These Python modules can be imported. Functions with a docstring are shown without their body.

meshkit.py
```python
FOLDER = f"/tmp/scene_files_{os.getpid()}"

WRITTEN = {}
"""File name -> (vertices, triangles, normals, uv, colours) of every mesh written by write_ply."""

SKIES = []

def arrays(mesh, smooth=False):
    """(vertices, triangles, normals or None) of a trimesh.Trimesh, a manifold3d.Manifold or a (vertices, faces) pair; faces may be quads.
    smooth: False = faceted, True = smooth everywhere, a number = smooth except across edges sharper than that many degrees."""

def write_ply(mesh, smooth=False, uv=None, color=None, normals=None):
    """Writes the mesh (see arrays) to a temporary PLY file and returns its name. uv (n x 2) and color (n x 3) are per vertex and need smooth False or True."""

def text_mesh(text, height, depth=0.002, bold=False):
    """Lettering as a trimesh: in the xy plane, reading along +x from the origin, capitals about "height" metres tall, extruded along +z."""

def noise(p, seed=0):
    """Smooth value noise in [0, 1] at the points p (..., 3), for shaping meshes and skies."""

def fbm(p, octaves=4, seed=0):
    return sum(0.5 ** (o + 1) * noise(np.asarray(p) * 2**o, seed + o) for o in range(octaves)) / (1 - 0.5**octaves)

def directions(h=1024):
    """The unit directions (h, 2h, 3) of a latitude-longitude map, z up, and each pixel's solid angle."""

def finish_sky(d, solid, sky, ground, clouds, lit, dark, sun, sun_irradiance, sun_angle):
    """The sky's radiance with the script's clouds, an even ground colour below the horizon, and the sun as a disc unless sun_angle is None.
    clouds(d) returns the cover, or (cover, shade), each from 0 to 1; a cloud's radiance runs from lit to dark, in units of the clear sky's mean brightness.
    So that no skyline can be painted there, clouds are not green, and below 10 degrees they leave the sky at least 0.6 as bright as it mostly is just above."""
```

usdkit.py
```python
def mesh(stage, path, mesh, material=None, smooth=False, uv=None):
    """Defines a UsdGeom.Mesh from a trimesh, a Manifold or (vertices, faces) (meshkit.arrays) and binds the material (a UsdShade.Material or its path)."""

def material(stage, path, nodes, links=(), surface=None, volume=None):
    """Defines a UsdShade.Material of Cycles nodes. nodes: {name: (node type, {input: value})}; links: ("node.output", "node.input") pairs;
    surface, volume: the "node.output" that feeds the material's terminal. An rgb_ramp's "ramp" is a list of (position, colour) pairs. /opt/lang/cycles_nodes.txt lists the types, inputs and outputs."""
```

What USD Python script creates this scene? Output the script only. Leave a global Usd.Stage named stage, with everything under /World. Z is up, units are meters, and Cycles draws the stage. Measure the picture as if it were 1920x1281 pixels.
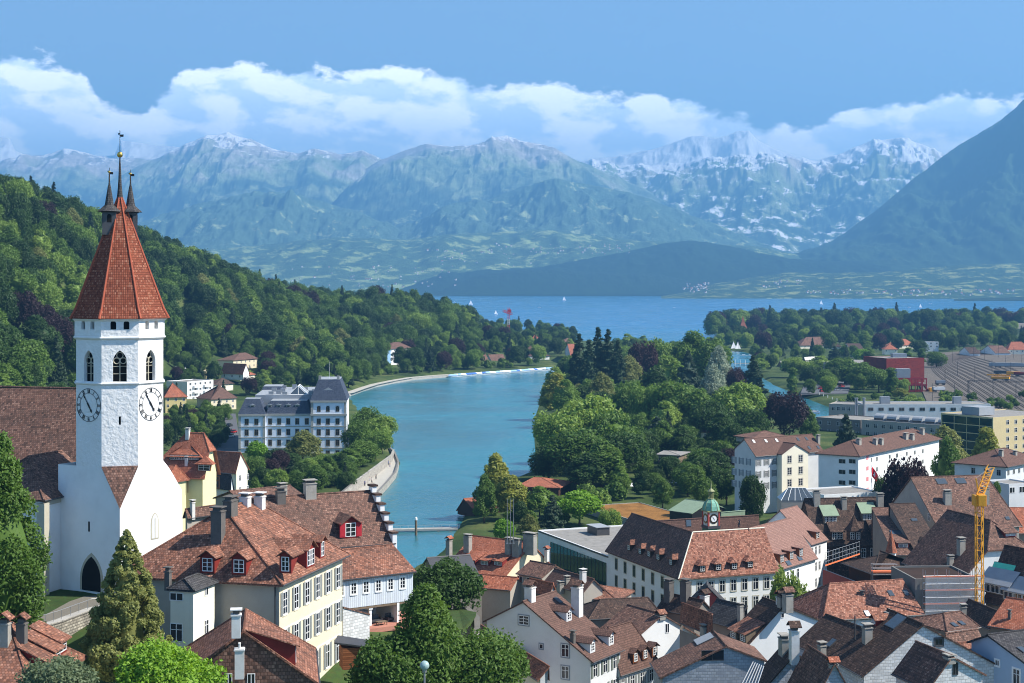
import math, random
import numpy as np, trimesh, usdkit, meshkit
from pxr import Usd, UsdGeom, UsdLux, UsdShade, Sdf, Gf, Vt
from scipy.interpolate import RBFInterpolator
stage = Usd.Stage.CreateInMemory()
UsdGeom.SetStageUpAxis(stage, UsdGeom.Tokens.z); UsdGeom.SetStageMetersPerUnit(stage, 1.0)
world = UsdGeom.Xform.Define(stage, '/World'); stage.SetDefaultPrim(world.GetPrim())
UsdGeom.Scope.Define(stage, '/World/Looks')
# ---------------------------------------------------------------- camera, sky, sun, exposure
F, HOR, CH = 3000.0, 532.0, 65.0          # focal length and horizon row (1920 px frame), height of the eye over the lake
SUN_EL, SUN_AZ = math.radians(45), math.radians(97)
SUN_I, SKY_S, EXPO = 1.25, 0.075, 1.0
cam = UsdGeom.Camera.Define(stage, '/World/camera')
cam.CreateHorizontalApertureAttr(36.0); cam.CreateVerticalApertureAttr(36.0 * 683 / 1024); cam.CreateFocalLengthAttr(F * 36 / 1920)
cam.CreateVerticalApertureOffsetAttr(-(640.5 - HOR) * 36 / 1920); cam.CreateClippingRangeAttr(Gf.Vec2f(1, 200000))
cam.CreateExposureAttr(EXPO); cam.AddTranslateOp().Set((0, 0, CH)); cam.AddRotateXOp().Set(90.0)
sun = UsdLux.DistantLight.Define(stage, '/World/sun')
sun.CreateNormalizeAttr(True); sun.CreateIntensityAttr(SUN_I); sun.CreateAngleAttr(0.5); sun.CreateColorAttr(Gf.Vec3f(1, 0.95, 0.87))
sun.AddRotateZOp().Set(-math.degrees(SUN_AZ)); sun.AddRotateXOp().Set(-(90 - math.degrees(SUN_EL)))
M = {}
def mat(name, nodes, links=(), surface='p.BSDF', volume=None):
    M[name] = usdkit.material(stage, '/World/Looks/' + name, nodes, links, surface, volume); return M[name]
def srgb(r, g, b):
    return tuple((c / 255 / 12.92) if c < 10.3 else ((c / 255 + .055) / 1.055) ** 2.4 for c in (r, g, b))
dome = UsdLux.DomeLight.Define(stage, '/World/sky'); dome.GetPrim().SetCustomDataByKey('kind', 'structure')
# clouds: a belt of cumulus over the mountains; its top and base follow the azimuth (tangent x/y) and are broken up by noise
def az_ramp(pts, lo=-1.6, hi=1.6):        # (px, py) -> ramp over azimuth tangent of elevation tangent
    return [(((px - 960) / F - lo) / (hi - lo), ((HOR - py) / F,) * 3) for px, py in pts]
topr = az_ramp([(-4000, 150), (-2500, 260), (-1500, 140), (-600, 230), (-200, 140), (-30, 140), (60, 132), (120, 128), (165, 150), (190, 200), (240, 222), (275, 218), (300, 172), (340, 150), (400, 140), (470, 126), (580, 130), (650, 140),
   (740, 132), (860, 136), (920, 158), (1000, 168), (1090, 165), (1160, 172), (1250, 168), (1310, 185), (1370, 215), (1410, 236), (1450, 240), (1550, 225), (1600, 215), (1700, 218), (1780, 205), (1900, 212), (2100, 180), (2600, 250), (3400, 140), (4800, 240), (6000, 160)])
nod = {
 'sky': ('sky_texture', {'sky_type': 'single_scattering', 'sun_disc': False, 'sun_elevation': SUN_EL, 'sun_rotation': SUN_AZ, 'altitude': 560, 'air_density': 1.0, 'aerosol_density': 0.6, 'ozone_density': 1.0}),
 'tc': ('texture_coordinate', {}), 'sep': ('separate_xyz', {}), 'hx': ('math', {'math_type': 'multiply'}), 'hy': ('math', {'math_type': 'multiply'}), 'h2': ('math', {'math_type': 'add'}), 'hl': ('math', {'math_type': 'sqrt'}),
 'ymax': ('math', {'math_type': 'maximum', 'value2': 0.02}), 'q': ('math', {'math_type': 'divide'}), 'e': ('math', {'math_type': 'divide'}), 'eh': ('math', {'math_type': 'divide'}),
 'qm': ('map_range', {'from_min': -1.6, 'from_max': 1.6, 'to_min': 0, 'to_max': 1, 'clamp': True}), 'top': ('rgb_ramp', {'ramp': topr}), 'topv': ('separate_color', {}),
 'map': ('mapping', {'scale': (9.0, 9.0, 17.0)}), 'n1': ('noise_texture', {'scale': 2.6, 'detail': 10, 'roughness': 0.6}),
 'map2': ('mapping', {'scale': (9.0, 9.0, 17.0), 'location': (0.10, 0.0, 0.16)}), 'n2': ('noise_texture', {'scale': 2.6, 'detail': 5, 'roughness': 0.55}),
 'mapb': ('mapping', {'scale': (5.0, 5.0, 34.0), 'location': (3, 1, .4)}), 'nb': ('noise_texture', {'scale': 1.6, 'detail': 4, 'roughness': 0.5}),
 'nm': ('map_range', {'from_min': 0.28, 'from_max': 0.72, 'to_min': -0.011, 'to_max': 0.012}), 'edge': ('math', {'math_type': 'add'}), 'd': ('math', {'math_type': 'subtract'}),
 'cov': ('map_range', {'from_min': 0.0, 'from_max': 0.0045, 'to_min': 0, 'to_max': 1, 'clamp': True}),
 'gap': ('map_range', {'from_min': 0.30, 'from_max': 0.44, 'to_min': 0.8, 'to_max': 1, 'clamp': True}), 'cov2': ('math', {'math_type': 'multiply'}),
 'low': ('map_range', {'from_min': 0.055, 'from_max': 0.085, 'to_min': 0.75, 'to_max': 1, 'clamp': True}), 'cov3': ('math', {'math_type': 'multiply'}),
 'hi': ('map_range', {'from_min': 0.20, 'from_max': 0.16, 'to_min': 0, 'to_max': 1, 'clamp': True}), 'cov4': ('math', {'math_type': 'multiply'}),
 'sh': ('math', {'math_type': 'subtract'}), 'lit': ('map_range', {'from_min': -0.08, 'from_max': 0.06, 'to_min': 0.0, 'to_max': 1.0, 'clamp': True}),
 'dl': ('map_range', {'from_min': 0.0, 'from_max': 0.045, 'to_min': 0.28, 'to_max': -0.34, 'clamp': True}), 'lit2': ('math', {'math_type': 'add', 'use_clamp': True}),
 'cc': ('mix', {'color1': (13.5, 16, 19.5), 'color2': (26, 25.5, 24.5)}),
 'skyg': ('mix', {'mix_type': 'multiply', 'fac': 1.0, 'color2': (1.02, 1.0, 1.0)}),
 'mix': ('mix', {}), 'bg': ('background_shader', {'strength': SKY_S})}
lnk = [('tc.generated', 'sep.vector'), ('sep.x', 'hx.value1'), ('sep.x', 'hx.value2'), ('sep.y', 'hy.value1'), ('sep.y', 'hy.value2'), ('hx.value', 'h2.value1'), ('hy.value', 'h2.value2'), ('h2.value', 'hl.value1'),
 ('sep.y', 'ymax.value1'), ('sep.x', 'q.value1'), ('ymax.value', 'q.value2'), ('q.value', 'qm.value'), ('qm.result', 'top.fac'), ('top.color', 'topv.color'), ('sep.z', 'e.value1'), ('hl.value', 'e.value2'),
 ('tc.generated', 'map.vector'), ('tc.generated', 'map2.vector'), ('tc.generated', 'mapb.vector'), ('map.vector', 'n1.vector'), ('map2.vector', 'n2.vector'), ('mapb.vector', 'nb.vector'),
 ('n1.fac', 'nm.value'), ('topv.r', 'edge.value1'), ('nm.result', 'edge.value2'), ('edge.value', 'd.value1'), ('e.value', 'd.value2'), ('d.value', 'cov.value'),
 ('nb.fac', 'gap.value'), ('cov.result', 'cov2.value1'), ('gap.result', 'cov2.value2'), ('e.value', 'low.value'), ('cov2.value', 'cov3.value1'), ('low.result', 'cov3.value2'), ('e.value', 'hi.value'), ('cov3.value', 'cov4.value1'), ('hi.result', 'cov4.value2'),
 ('n1.fac', 'sh.value1'), ('n2.fac', 'sh.value2'), ('sh.value', 'lit.value'), ('d.value', 'dl.value'), ('lit.result', 'lit2.value1'), ('dl.result', 'lit2.value2'), ('lit2.value', 'cc.fac'),
 ('sky.color', 'skyg.color1'), ('skyg.color', 'mix.color1'), ('cc.color', 'mix.color2'), ('cov4.value', 'mix.fac'), ('mix.color', 'bg.color')]
mat('sky_look', nod, lnk, surface='bg.background')
UsdShade.MaterialBindingAPI.Apply(dome.GetPrim()).Bind(M['sky_look'])
# ---------------------------------------------------------------- helpers
def P(px, py, Y): return np.array([(px - 960) / F * Y, Y, CH - (py - HOR) / F * Y])
def Pz(px, py, z):
    Y = F * (CH - z) / (py - HOR); return np.array([(px - 960) / F * Y, Y, z])
def pix(p): return (960 + F * p[0] / p[1], HOR + F * (CH - p[2]) / p[1])
counts = {}
def numbered(parent, name):
    k = (parent, name); n = counts.get(k, 0); counts[k] = n + 1
    return name if n == 0 else '%s_%03d' % (name, n)
class T:                                   # a thing: an Xform at its base; its parts are written relative to it
    def __init__(s, name, label, cat, org=(0, 0, 0), group=None, kind=None):
        s.org = np.array(org, float); s.path = '/World/' + numbered('/World', name)
        x = UsdGeom.Xform.Define(stage, s.path); x.AddTranslateOp().Set(Gf.Vec3d(*map(float, s.org))); tag(x.GetPrim(), label, cat, group, kind)
def tag(pr, label=None, cat=None, group=None, kind=None):
    for k, v in (('label', label), ('category', cat), ('group', group), ('kind', kind)):
        if v: pr.SetCustomDataByKey(k, v)
def write(path, V, Fc, material, normals=None):
    m = UsdGeom.Mesh.Define(stage, path); V = np.asarray(V, np.float32)
    m.CreatePointsAttr(Vt.Vec3fArray.FromNumpy(np.ascontiguousarray(V)))
    Fc = np.asarray(Fc, np.int32)
    m.CreateFaceVertexCountsAttr(Vt.IntArray.FromNumpy(np.full(len(Fc), Fc.shape[1], np.int32))); m.CreateFaceVertexIndicesAttr(Vt.IntArray.FromNumpy(np.ascontiguousarray(Fc).ravel()))
    m.CreateSubdivisionSchemeAttr('none')
    if normals is not None:
        m.CreateNormalsAttr(Vt.Vec3fArray.FromNumpy(np.asarray(normals, np.float32))); m.SetNormalsInterpolation('vertex')
    if material is not None: UsdShade.MaterialBindingAPI.Apply(m.GetPrim()).Bind(M[material])
    return m
class B:                                   # collects faces for ONE mesh
    def __init__(s): s.v = []; s.f = []; s.n = 0
    def add(s, V, Fc):
        V = np.asarray(V, float); Fc = np.asarray(Fc, int)
        if Fc.shape[1] == 4: Fc = np.vstack([Fc[:, [0, 1, 2]], Fc[:, [0, 2, 3]]])
        s.v.append(V); s.f.append(Fc + s.n); s.n += len(V); return s
    def poly(s, pts): return s.add(pts, [[0, i, i + 1] for i in range(1, len(pts) - 1)])
    def slab(s, pts, down):                # polygon with thickness along vector down
        p = np.asarray(pts, float); n = len(p); q = p + np.asarray(down, float)
        f = [[0, i, i + 1] for i in range(1, n - 1)] + [[n, n + i + 1, n + i] for i in range(1, n - 1)]
        for i in range(n):
            j = (i + 1) % n; f += [[i, n + i, n + j], [i, n + j, j]]
        return s.add(np.vstack([p, q]), f)
    def box(s, c, sx, sy, sz, ax=(1, 0)):  # c: middle of the base; ax: unit vector of the x side in plan
        ex = np.array([ax[0], ax[1], 0.]); ey = np.array([-ax[1], ax[0], 0.]); c = np.asarray(c, float)
        V = [c + ex * sx * a / 2 + ey * sy * b / 2 + np.array([0, 0, sz * z]) for z in (0, 1) for a, b in ((-1, -1), (1, -1), (1, 1), (-1, 1))]
        return s.add(V, [[3, 2, 1, 0], [4, 5, 6, 7], [0, 1, 5, 4], [1, 2, 6, 5], [2, 3, 7, 6], [3, 0, 4, 7]])
    def tube(s, a, b, r0, r1=None, n=6, cap=True):
        a, b = np.asarray(a, float), np.asarray(b, float); r1 = r0 if r1 is None else r1
        d = b - a; d = d / (np.linalg.norm(d) + 1e-9); h = np.array([0, 0, 1.]) if abs(d[2]) < .9 else np.array([1., 0, 0])
        x = np.cross(d, h); x /= np.linalg.norm(x); y = np.cross(d, x); t = np.arange(n) * 2 * np.pi / n
        ring = np.cos(t)[:, None] * x + np.sin(t)[:, None] * y
        V = np.vstack([a + ring * r0, b + ring * r1]); f = [[i, (i + 1) % n, n + (i + 1) % n, n + i] for i in range(n)]
        s.add(V, f)
        if cap: s.poly(b + ring * r1); s.poly((a + ring * r0)[::-1])
        return s
    def lathe(s, prof, c, n=16, ph=0.0):   # prof: (radius, z) from below
        c = np.asarray(c, float); t = np.arange(n) * 2 * np.pi / n + ph; V = [c + np.array([r * math.cos(a), r * math.sin(a), z]) for r, z in prof for a in t]
        f = [[k * n + i, k * n + (i + 1) % n, (k + 1) * n + (i + 1) % n, (k + 1) * n + i] for k in range(len(prof) - 1) for i in range(n)]
        return s.add(V, f)
    def put(s, th, name, material, parent=None, label=None):
        par = parent or th.path; path = par + '/' + numbered(par, name)
        m = write(path, np.vstack(s.v) - th.org, np.vstack(s.f), material)
        if label: tag(m.GetPrim(), label)
        return path
    def top(s, name, material, label=None, cat=None, group=None, kind=None):
        m = write('/World/' + numbered('/World', name), np.vstack(s.v), np.vstack(s.f), material); tag(m.GetPrim(), label, cat, group, kind); return m
def smooth_normals(V, Fc):
    n = np.zeros_like(V); f = Fc
    fn = np.cross(V[f[:, 1]] - V[f[:, 0]], V[f[:, 2]] - V[f[:, 0]])
    for k in range(3): np.add.at(n, f[:, k], fn)
    return n / (np.linalg.norm(n, axis=1, keepdims=True) + 1e-12)
def grid_faces(nr, nc):
    i, j = np.meshgrid(np.arange(nr - 1), np.arange(nc - 1), indexing='ij'); a = (i * nc + j).ravel()
    return np.vstack([np.stack([a, a + 1, a + nc + 1], 1), np.stack([a, a + nc + 1, a + nc], 1)])
# ---------------------------------------------------------------- materials
def plain(name, col, rough=.7, spec=.3, noise=0, scale=2.0, metal=0, bump=0, bscale=20):
    n = {'p': ('principled_bsdf', {'base_color': col, 'roughness': rough, 'specular_ior_level': spec, 'metallic': metal})}; l = []
    if noise or bump: n['g'] = ('geometry', {})
    if noise:
        n['n'] = ('noise_texture', {'scale': scale, 'detail': 6, 'roughness': .65}); l.append(('g.position', 'n.vector'))
        n['r'] = ('rgb_ramp', {'ramp': [(.25, tuple(c * (1 - noise) for c in col)), (.5, col), (.75, tuple(min(1, c * (1 + noise * .6)) for c in col))]}); l += [('n.fac', 'r.fac'), ('r.color', 'p.base_color')]
    if bump:
        n['nb'] = ('noise_texture', {'scale': bscale, 'detail': 3}); n['b'] = ('bump', {'strength': min(1, bump * 4), 'distance': bump}); l += [('g.position', 'nb.vector'), ('nb.fac', 'b.height'), ('b.normal', 'p.normal')]
    mat(name, n, l)
PLANE = ({'g': ('geometry', {}), 'sn': ('separate_xyz', {}), 'sp': ('separate_xyz', {}), 'a': ('math', {'math_type': 'multiply'}), 'b2': ('math', {'math_type': 'multiply'}), 'l2': ('math', {'math_type': 'add'}), 'l': ('math', {'math_type': 'sqrt'}), 'lm': ('math', {'math_type': 'maximum', 'value2': .05}),
  'c': ('math', {'math_type': 'multiply'}), 'd': ('math', {'math_type': 'multiply'}), 'e': ('math', {'math_type': 'subtract'}), 't': ('math', {'math_type': 'divide'}), 'v': ('math', {'math_type': 'divide'}), 'uv': ('combine_xyz', {})},
 [('g.true_normal', 'sn.vector'), ('g.position', 'sp.vector'), ('sn.x', 'a.value1'), ('sn.x', 'a.value2'), ('sn.y', 'b2.value1'), ('sn.y', 'b2.value2'), ('a.value', 'l2.value1'), ('b2.value', 'l2.value2'), ('l2.value', 'l.value1'), ('l.value', 'lm.value1'),
  ('sp.y', 'c.value1'), ('sn.x', 'c.value2'), ('sp.x', 'd.value1'), ('sn.y', 'd.value2'), ('c.value', 'e.value1'), ('d.value', 'e.value2'), ('e.value', 't.value1'), ('lm.value', 't.value2'), ('sp.z', 'v.value1'), ('lm.value', 'v.value2'), ('t.value', 'uv.x'), ('v.value', 'uv.y')])
def coursed(name, ramp, bw, rh, mortar=.03, dark=.35, weather=.5, wscale=.35, rough=.8, bump=.03, offset=.5, wcol=(.05, .045, .04), joint=.42):
    n = dict(PLANE[0]); l = list(PLANE[1])
    n.update({'br': ('brick_texture', {'offset': offset, 'color1': (0, 0, 0), 'color2': (1, 1, 1), 'mortar': (.5, .5, .5), 'scale': 1.0, 'mortar_size': mortar, 'mortar_smooth': .3, 'brick_width': bw, 'row_height': rh}),
      'rp': ('rgb_ramp', {'ramp': ramp}), 'w': ('noise_texture', {'scale': wscale, 'detail': 7, 'roughness': .68}), 'wm': ('map_range', {'from_min': .42, 'from_max': .70, 'to_min': 0, 'to_max': weather, 'clamp': True}),
      'mx': ('mix', {'color2': wcol}), 'jm': ('map_range', {'from_min': 0, 'from_max': 1, 'to_min': 1, 'to_max': joint}), 'mj': ('mix', {'mix_type': 'multiply', 'fac': 1.0}), 'bu': ('bump', {'strength': .7, 'distance': bump, 'invert': True}), 'p': ('principled_bsdf', {'roughness': rough, 'specular_ior_level': .1})})
    l += [('uv.vector', 'br.vector'), ('br.color', 'rp.fac'), ('g.position', 'w.vector'), ('w.fac', 'wm.value'), ('rp.color', 'mx.color1'), ('wm.result', 'mx.fac'), ('mx.color', 'mj.color1'), ('br.fac', 'jm.value'), ('jm.result', 'mj.color2'), ('mj.color', 'p.base_color'), ('br.fac', 'bu.height'), ('bu.normal', 'p.normal')]
    mat(name, n, l)
def rp(*cs): return [(i / (len(cs) - 1), srgb(*c)) for i, c in enumerate(cs)]
coursed('tile_old', rp((84, 62, 54), (140, 94, 76), (166, 114, 92), (116, 84, 73), (190, 140, 118)), .26, .26, weather=.55)
coursed('tile_mix', rp((74, 60, 54), (116, 86, 74), (138, 104, 90), (98, 76, 68), (158, 124, 108)), .28, .28, weather=.5)
coursed('tile_dark', rp((56, 46, 42), (82, 66, 59), (98, 78, 68), (68, 55, 50), (120, 98, 86)), .28, .28, weather=.5)
coursed('tile_red', rp((130, 76, 58), (170, 102, 76), (186, 114, 88), (150, 92, 72), (202, 138, 112)), .28, .28, weather=.35, wcol=(.09, .06, .05))
coursed('tile_brown', rp((98, 76, 68), (112, 86, 76), (122, 94, 84)), .25, .3, weather=.25, bump=.02)
coursed('tile_pink', rp((136, 104, 94), (148, 114, 103), (158, 124, 112)), .25, .3, weather=.15, bump=.02, wcol=(.2, .14, .12))
coursed('tile_speck', rp((86, 56, 46), (150, 98, 78), (176, 124, 104), (112, 74, 62), (190, 142, 120)), .3, .3, weather=.3, wcol=(.1, .06, .05))
coursed('tile_spire', rp((108, 58, 44), (138, 76, 56), (150, 86, 64), (128, 70, 54), (158, 98, 76), (168, 118, 96)), .2, .3, mortar=.03, weather=.25, offset=0, wcol=(.11, .05, .04), bump=.08)
coursed('slate', rp((66, 68, 76), (78, 80, 88), (88, 90, 98)), .3, .25, weather=.3, wcol=(.07, .07, .08))
coursed('slate_blue', rp((62, 70, 86), (72, 80, 96), (80, 88, 104)), .5, .4, weather=.2, wcol=(.06, .07, .09))
coursed('slate_dark', rp((58, 56, 58), (74, 72, 74), (90, 88, 88)), .3, .25, weather=.45, wcol=(.1, .1, .09))
coursed('shingle_white', rp((188, 188, 186), (205, 205, 203), (218, 218, 216)), .5, .32, weather=.25, wcol=(.35, .35, .34), joint=.7)
coursed('shingle_grey', rp((150, 155, 165), (165, 170, 178), (178, 182, 190)), .5, .32, weather=.25, wcol=(.25, .26, .28), joint=.75)
coursed('board_white', rp((196, 202, 210), (208, 214, 220), (216, 222, 228)), .24, 60, mortar=.02, weather=.2, offset=0, wcol=(.4, .42, .45), joint=.55)
coursed('board_wood', rp((120, 72, 44), (138, 84, 52), (150, 96, 62)), 50, .2, mortar=.02, weather=.3, offset=0, wcol=(.12, .08, .05))
coursed('brick_red', rp((118, 46, 42), (134, 54, 48), (146, 64, 56)), .6, .3, weather=.2, wcol=(.1, .05, .05))
coursed('stone_wall', rp((140, 134, 122), (165, 158, 145), (184, 178, 164), (150, 146, 136)), .55, .3, mortar=.05, weather=.75, wscale=.5, wcol=(.11, .105, .095))
coursed('stone_grey', rp((150, 146, 138), (168, 164, 155), (180, 176, 168)), .9, .4, mortar=.03, weather=.4, wcol=(.22, .21, .2))
plain('render_white', srgb(226, 225, 222), .85, .2, .07, .4, bump=.16, bscale=2.2)
plain('white_wall', srgb(226, 226, 224), .85, .2, .10, .35)
plain('grey_white', srgb(205, 206, 206), .85, .2, .1, .35)
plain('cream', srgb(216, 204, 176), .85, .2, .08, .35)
plain('cream_pale', srgb(226, 220, 200), .85, .2, .08, .35)
plain('yellow_wall', srgb(220, 200, 140), .85, .2, .08, .35)
plain('yellow_pale', srgb(222, 212, 165), .85, .2, .08, .35)
plain('ochre', srgb(200, 182, 140), .85, .2, .08, .35)
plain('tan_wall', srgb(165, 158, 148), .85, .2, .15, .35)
plain('tan_dark', srgb(128, 120, 112), .85, .2, .15, .35)
plain('concrete', srgb(160, 158, 152), .9, .2, .2, .5)
plain('concrete_dark', srgb(120, 118, 114), .9, .2, .25, .5)
plain('gravel_roof', srgb(138, 135, 130), .95, .1, .3, .8)
plain('green_roof', srgb(134, 96, 52), .95, .1, .5, .25)
plain('red_wall', srgb(164, 74, 66), .8, .2, .15, .5)
plain('red_paint', srgb(150, 34, 40), .5, .4)
plain('red_timber', srgb(120, 40, 32), .7, .3, .15, 2)
plain('pink_panel', srgb(214, 130, 134), .7, .3)
plain('blue_wall', srgb(160, 180, 200), .85, .2, .08, .35)
plain('hotel_wall', srgb(220, 226, 236), .85, .2, .05, .3)
plain('hotel_stone', srgb(160, 158, 150), .85, .2, .12, .8)
plain('sandstone', srgb(176, 170, 152), .85, .2, .12, .8)
plain('zinc', srgb(150, 154, 158), .6, .3, .12, .6)
plain('metal_grey', srgb(150, 152, 155), .45, .5, .1, 1, metal=.5)
plain('metal_dark', srgb(66, 66, 68), .5, .5, .2, 1)
plain('black_paint', srgb(28, 28, 30), .45, .4)
plain('dark_wood', srgb(72, 54, 42), .8, .2, .25, 3)
plain('timber', srgb(84, 62, 48), .8, .2, .2, 3)
plain('weathered', srgb(120, 104, 86), .85, .2, .25, 3)
plain('copper', srgb(110, 160, 140), .6, .3, .35, 2)
plain('copper_gold', srgb(140, 142, 100), .5, .4, .35, 2)
plain('green_metal', srgb(70, 120, 84), .6, .3, .2, 1)
plain('green_sheet', srgb(128, 146, 122), .7, .3, .15, .8)
plain('ridge_red', srgb(160, 84, 62), .8, .2, .2, 3)
plain('gold', (.85, .58, .16), .25, .5, metal=1)
plain('white_paint', srgb(232, 232, 230), .5, .4)
plain('frame_white', srgb(228, 228, 226), .5, .4)
plain('shutter_grey', srgb(128, 132, 130), .6, .3)
plain('shutter_green', srgb(110, 116, 108), .6, .3)
plain('shutter_blue', srgb(130, 138, 146), .6, .3)
plain('shutter_red', srgb(176, 40, 50), .6, .3)
plain('crane_yellow', srgb(226, 158, 34), .5, .4, .1, 1)
plain('orange', srgb(232, 120, 70), .6, .3)
plain('crane_red', srgb(200, 40, 46), .5, .4)
plain('tarp', srgb(90, 200, 170), .6, .3, .2, 1)
plain('tent', srgb(226, 228, 232), .6, .3, .05, 1)
plain('chimney_grey', srgb(150, 146, 138), .9, .2, .25, 1.5)
plain('chimney_dark', srgb(96, 92, 88), .9, .2, .25, 1.5)
plain('chimney_white', srgb(206, 204, 200), .9, .2, .15, 1.5)
plain('asphalt', srgb(92, 93, 96), .9, .2, .15, .5)
plain('paving', srgb(172, 168, 158), .9, .2, .12, .8)
plain('ballast', srgb(102, 95, 87), .95, .1, .3, .15)
plain('rail', srgb(70, 58, 50), .6, .4)
plain('terracotta', srgb(176, 122, 104), .85, .2, .15, 1)
plain('bark', srgb(78, 66, 54), .9, .1, .3, 2)
plain('skin', srgb(205, 160, 135), .6, .3)
plain('cloth_dark', srgb(44, 46, 54), .8, .2)
plain('cloth_white', srgb(215, 215, 215), .8, .2)
plain('cloth_blue', srgb(70, 90, 140), .8, .2)
plain('boat_white', srgb(226, 228, 230), .4, .5)
plain('boat_blue', srgb(60, 104, 176), .6, .3)
plain('boat_pale', srgb(140, 176, 214), .6, .3)
plain('car_white', srgb(225, 226, 228), .25, .5)
plain('car_dark', srgb(40, 42, 48), .25, .5)
plain('car_red', srgb(170, 36, 40), .25, .5)
plain('car_silver', srgb(160, 164, 170), .3, .5, metal=.4)
plain('flag_red', srgb(214, 40, 52), .7, .2)
coursed('cobble', rp((150, 142, 128), (172, 164, 148), (188, 180, 164)), .5, .25, mortar=.04, weather=.3, wcol=(.3, .28, .24))
mat('glass_dark', {'p': ('principled_bsdf', {'base_color': (.018, .02, .024), 'roughness': .06, 'specular_ior_level': .6})})
mat('glass_green', {'p': ('principled_bsdf', {'base_color': (.008, .03, .03), 'roughness': .03, 'specular_ior_level': .8})})
mat('glass_sky', {'p': ('principled_bsdf', {'base_color': (.06, .075, .09), 'roughness': .1, 'specular_ior_level': .8})})
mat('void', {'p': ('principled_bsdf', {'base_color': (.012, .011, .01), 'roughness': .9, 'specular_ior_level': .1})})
mat('net_white', {'p': ('principled_bsdf', {'base_color': (.72, .74, .78), 'roughness': .7}), 't': ('transparent_bsdf', {'color': (1, 1, 1)}), 'm': ('mix_closure', {'fac': .16})}, [('p.BSDF', 'm.closure2'), ('t.BSDF', 'm.closure1')], surface='m.closure')
def leaf(name, c0, c1, trans=.3, scale=.25):
    mat(name, {'oi': ('object_info', {}), 'g': ('geometry', {}), 'n': ('noise_texture', {'scale': scale, 'detail': 3}), 'ad': ('math', {'math_type': 'multiply_add', 'value2': .55, 'value3': 0}), 'a2': ('math', {'math_type': 'multiply_add', 'value2': .45}),
      'r': ('rgb_ramp', {'ramp': [(.1, c0), (.9, c1)]}), 'p': ('principled_bsdf', {'roughness': .55, 'specular_ior_level': .25}), 'tr': ('translucent_bsdf', {}), 'h': ('hsv', {'saturation': 1.1, 'value': 1.6, 'hue': .49}), 'm': ('mix_closure', {'fac': trans})},
      [('g.position', 'n.vector'), ('n.fac', 'ad.value1'), ('oi.random', 'a2.value1'), ('ad.value', 'a2.value3'), ('a2.value', 'r.fac'), ('r.color', 'p.base_color'), ('r.color', 'h.color'), ('h.color', 'tr.color'), ('p.BSDF', 'm.closure1'), ('tr.BSDF', 'm.closure2')], surface='m.closure')
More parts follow.
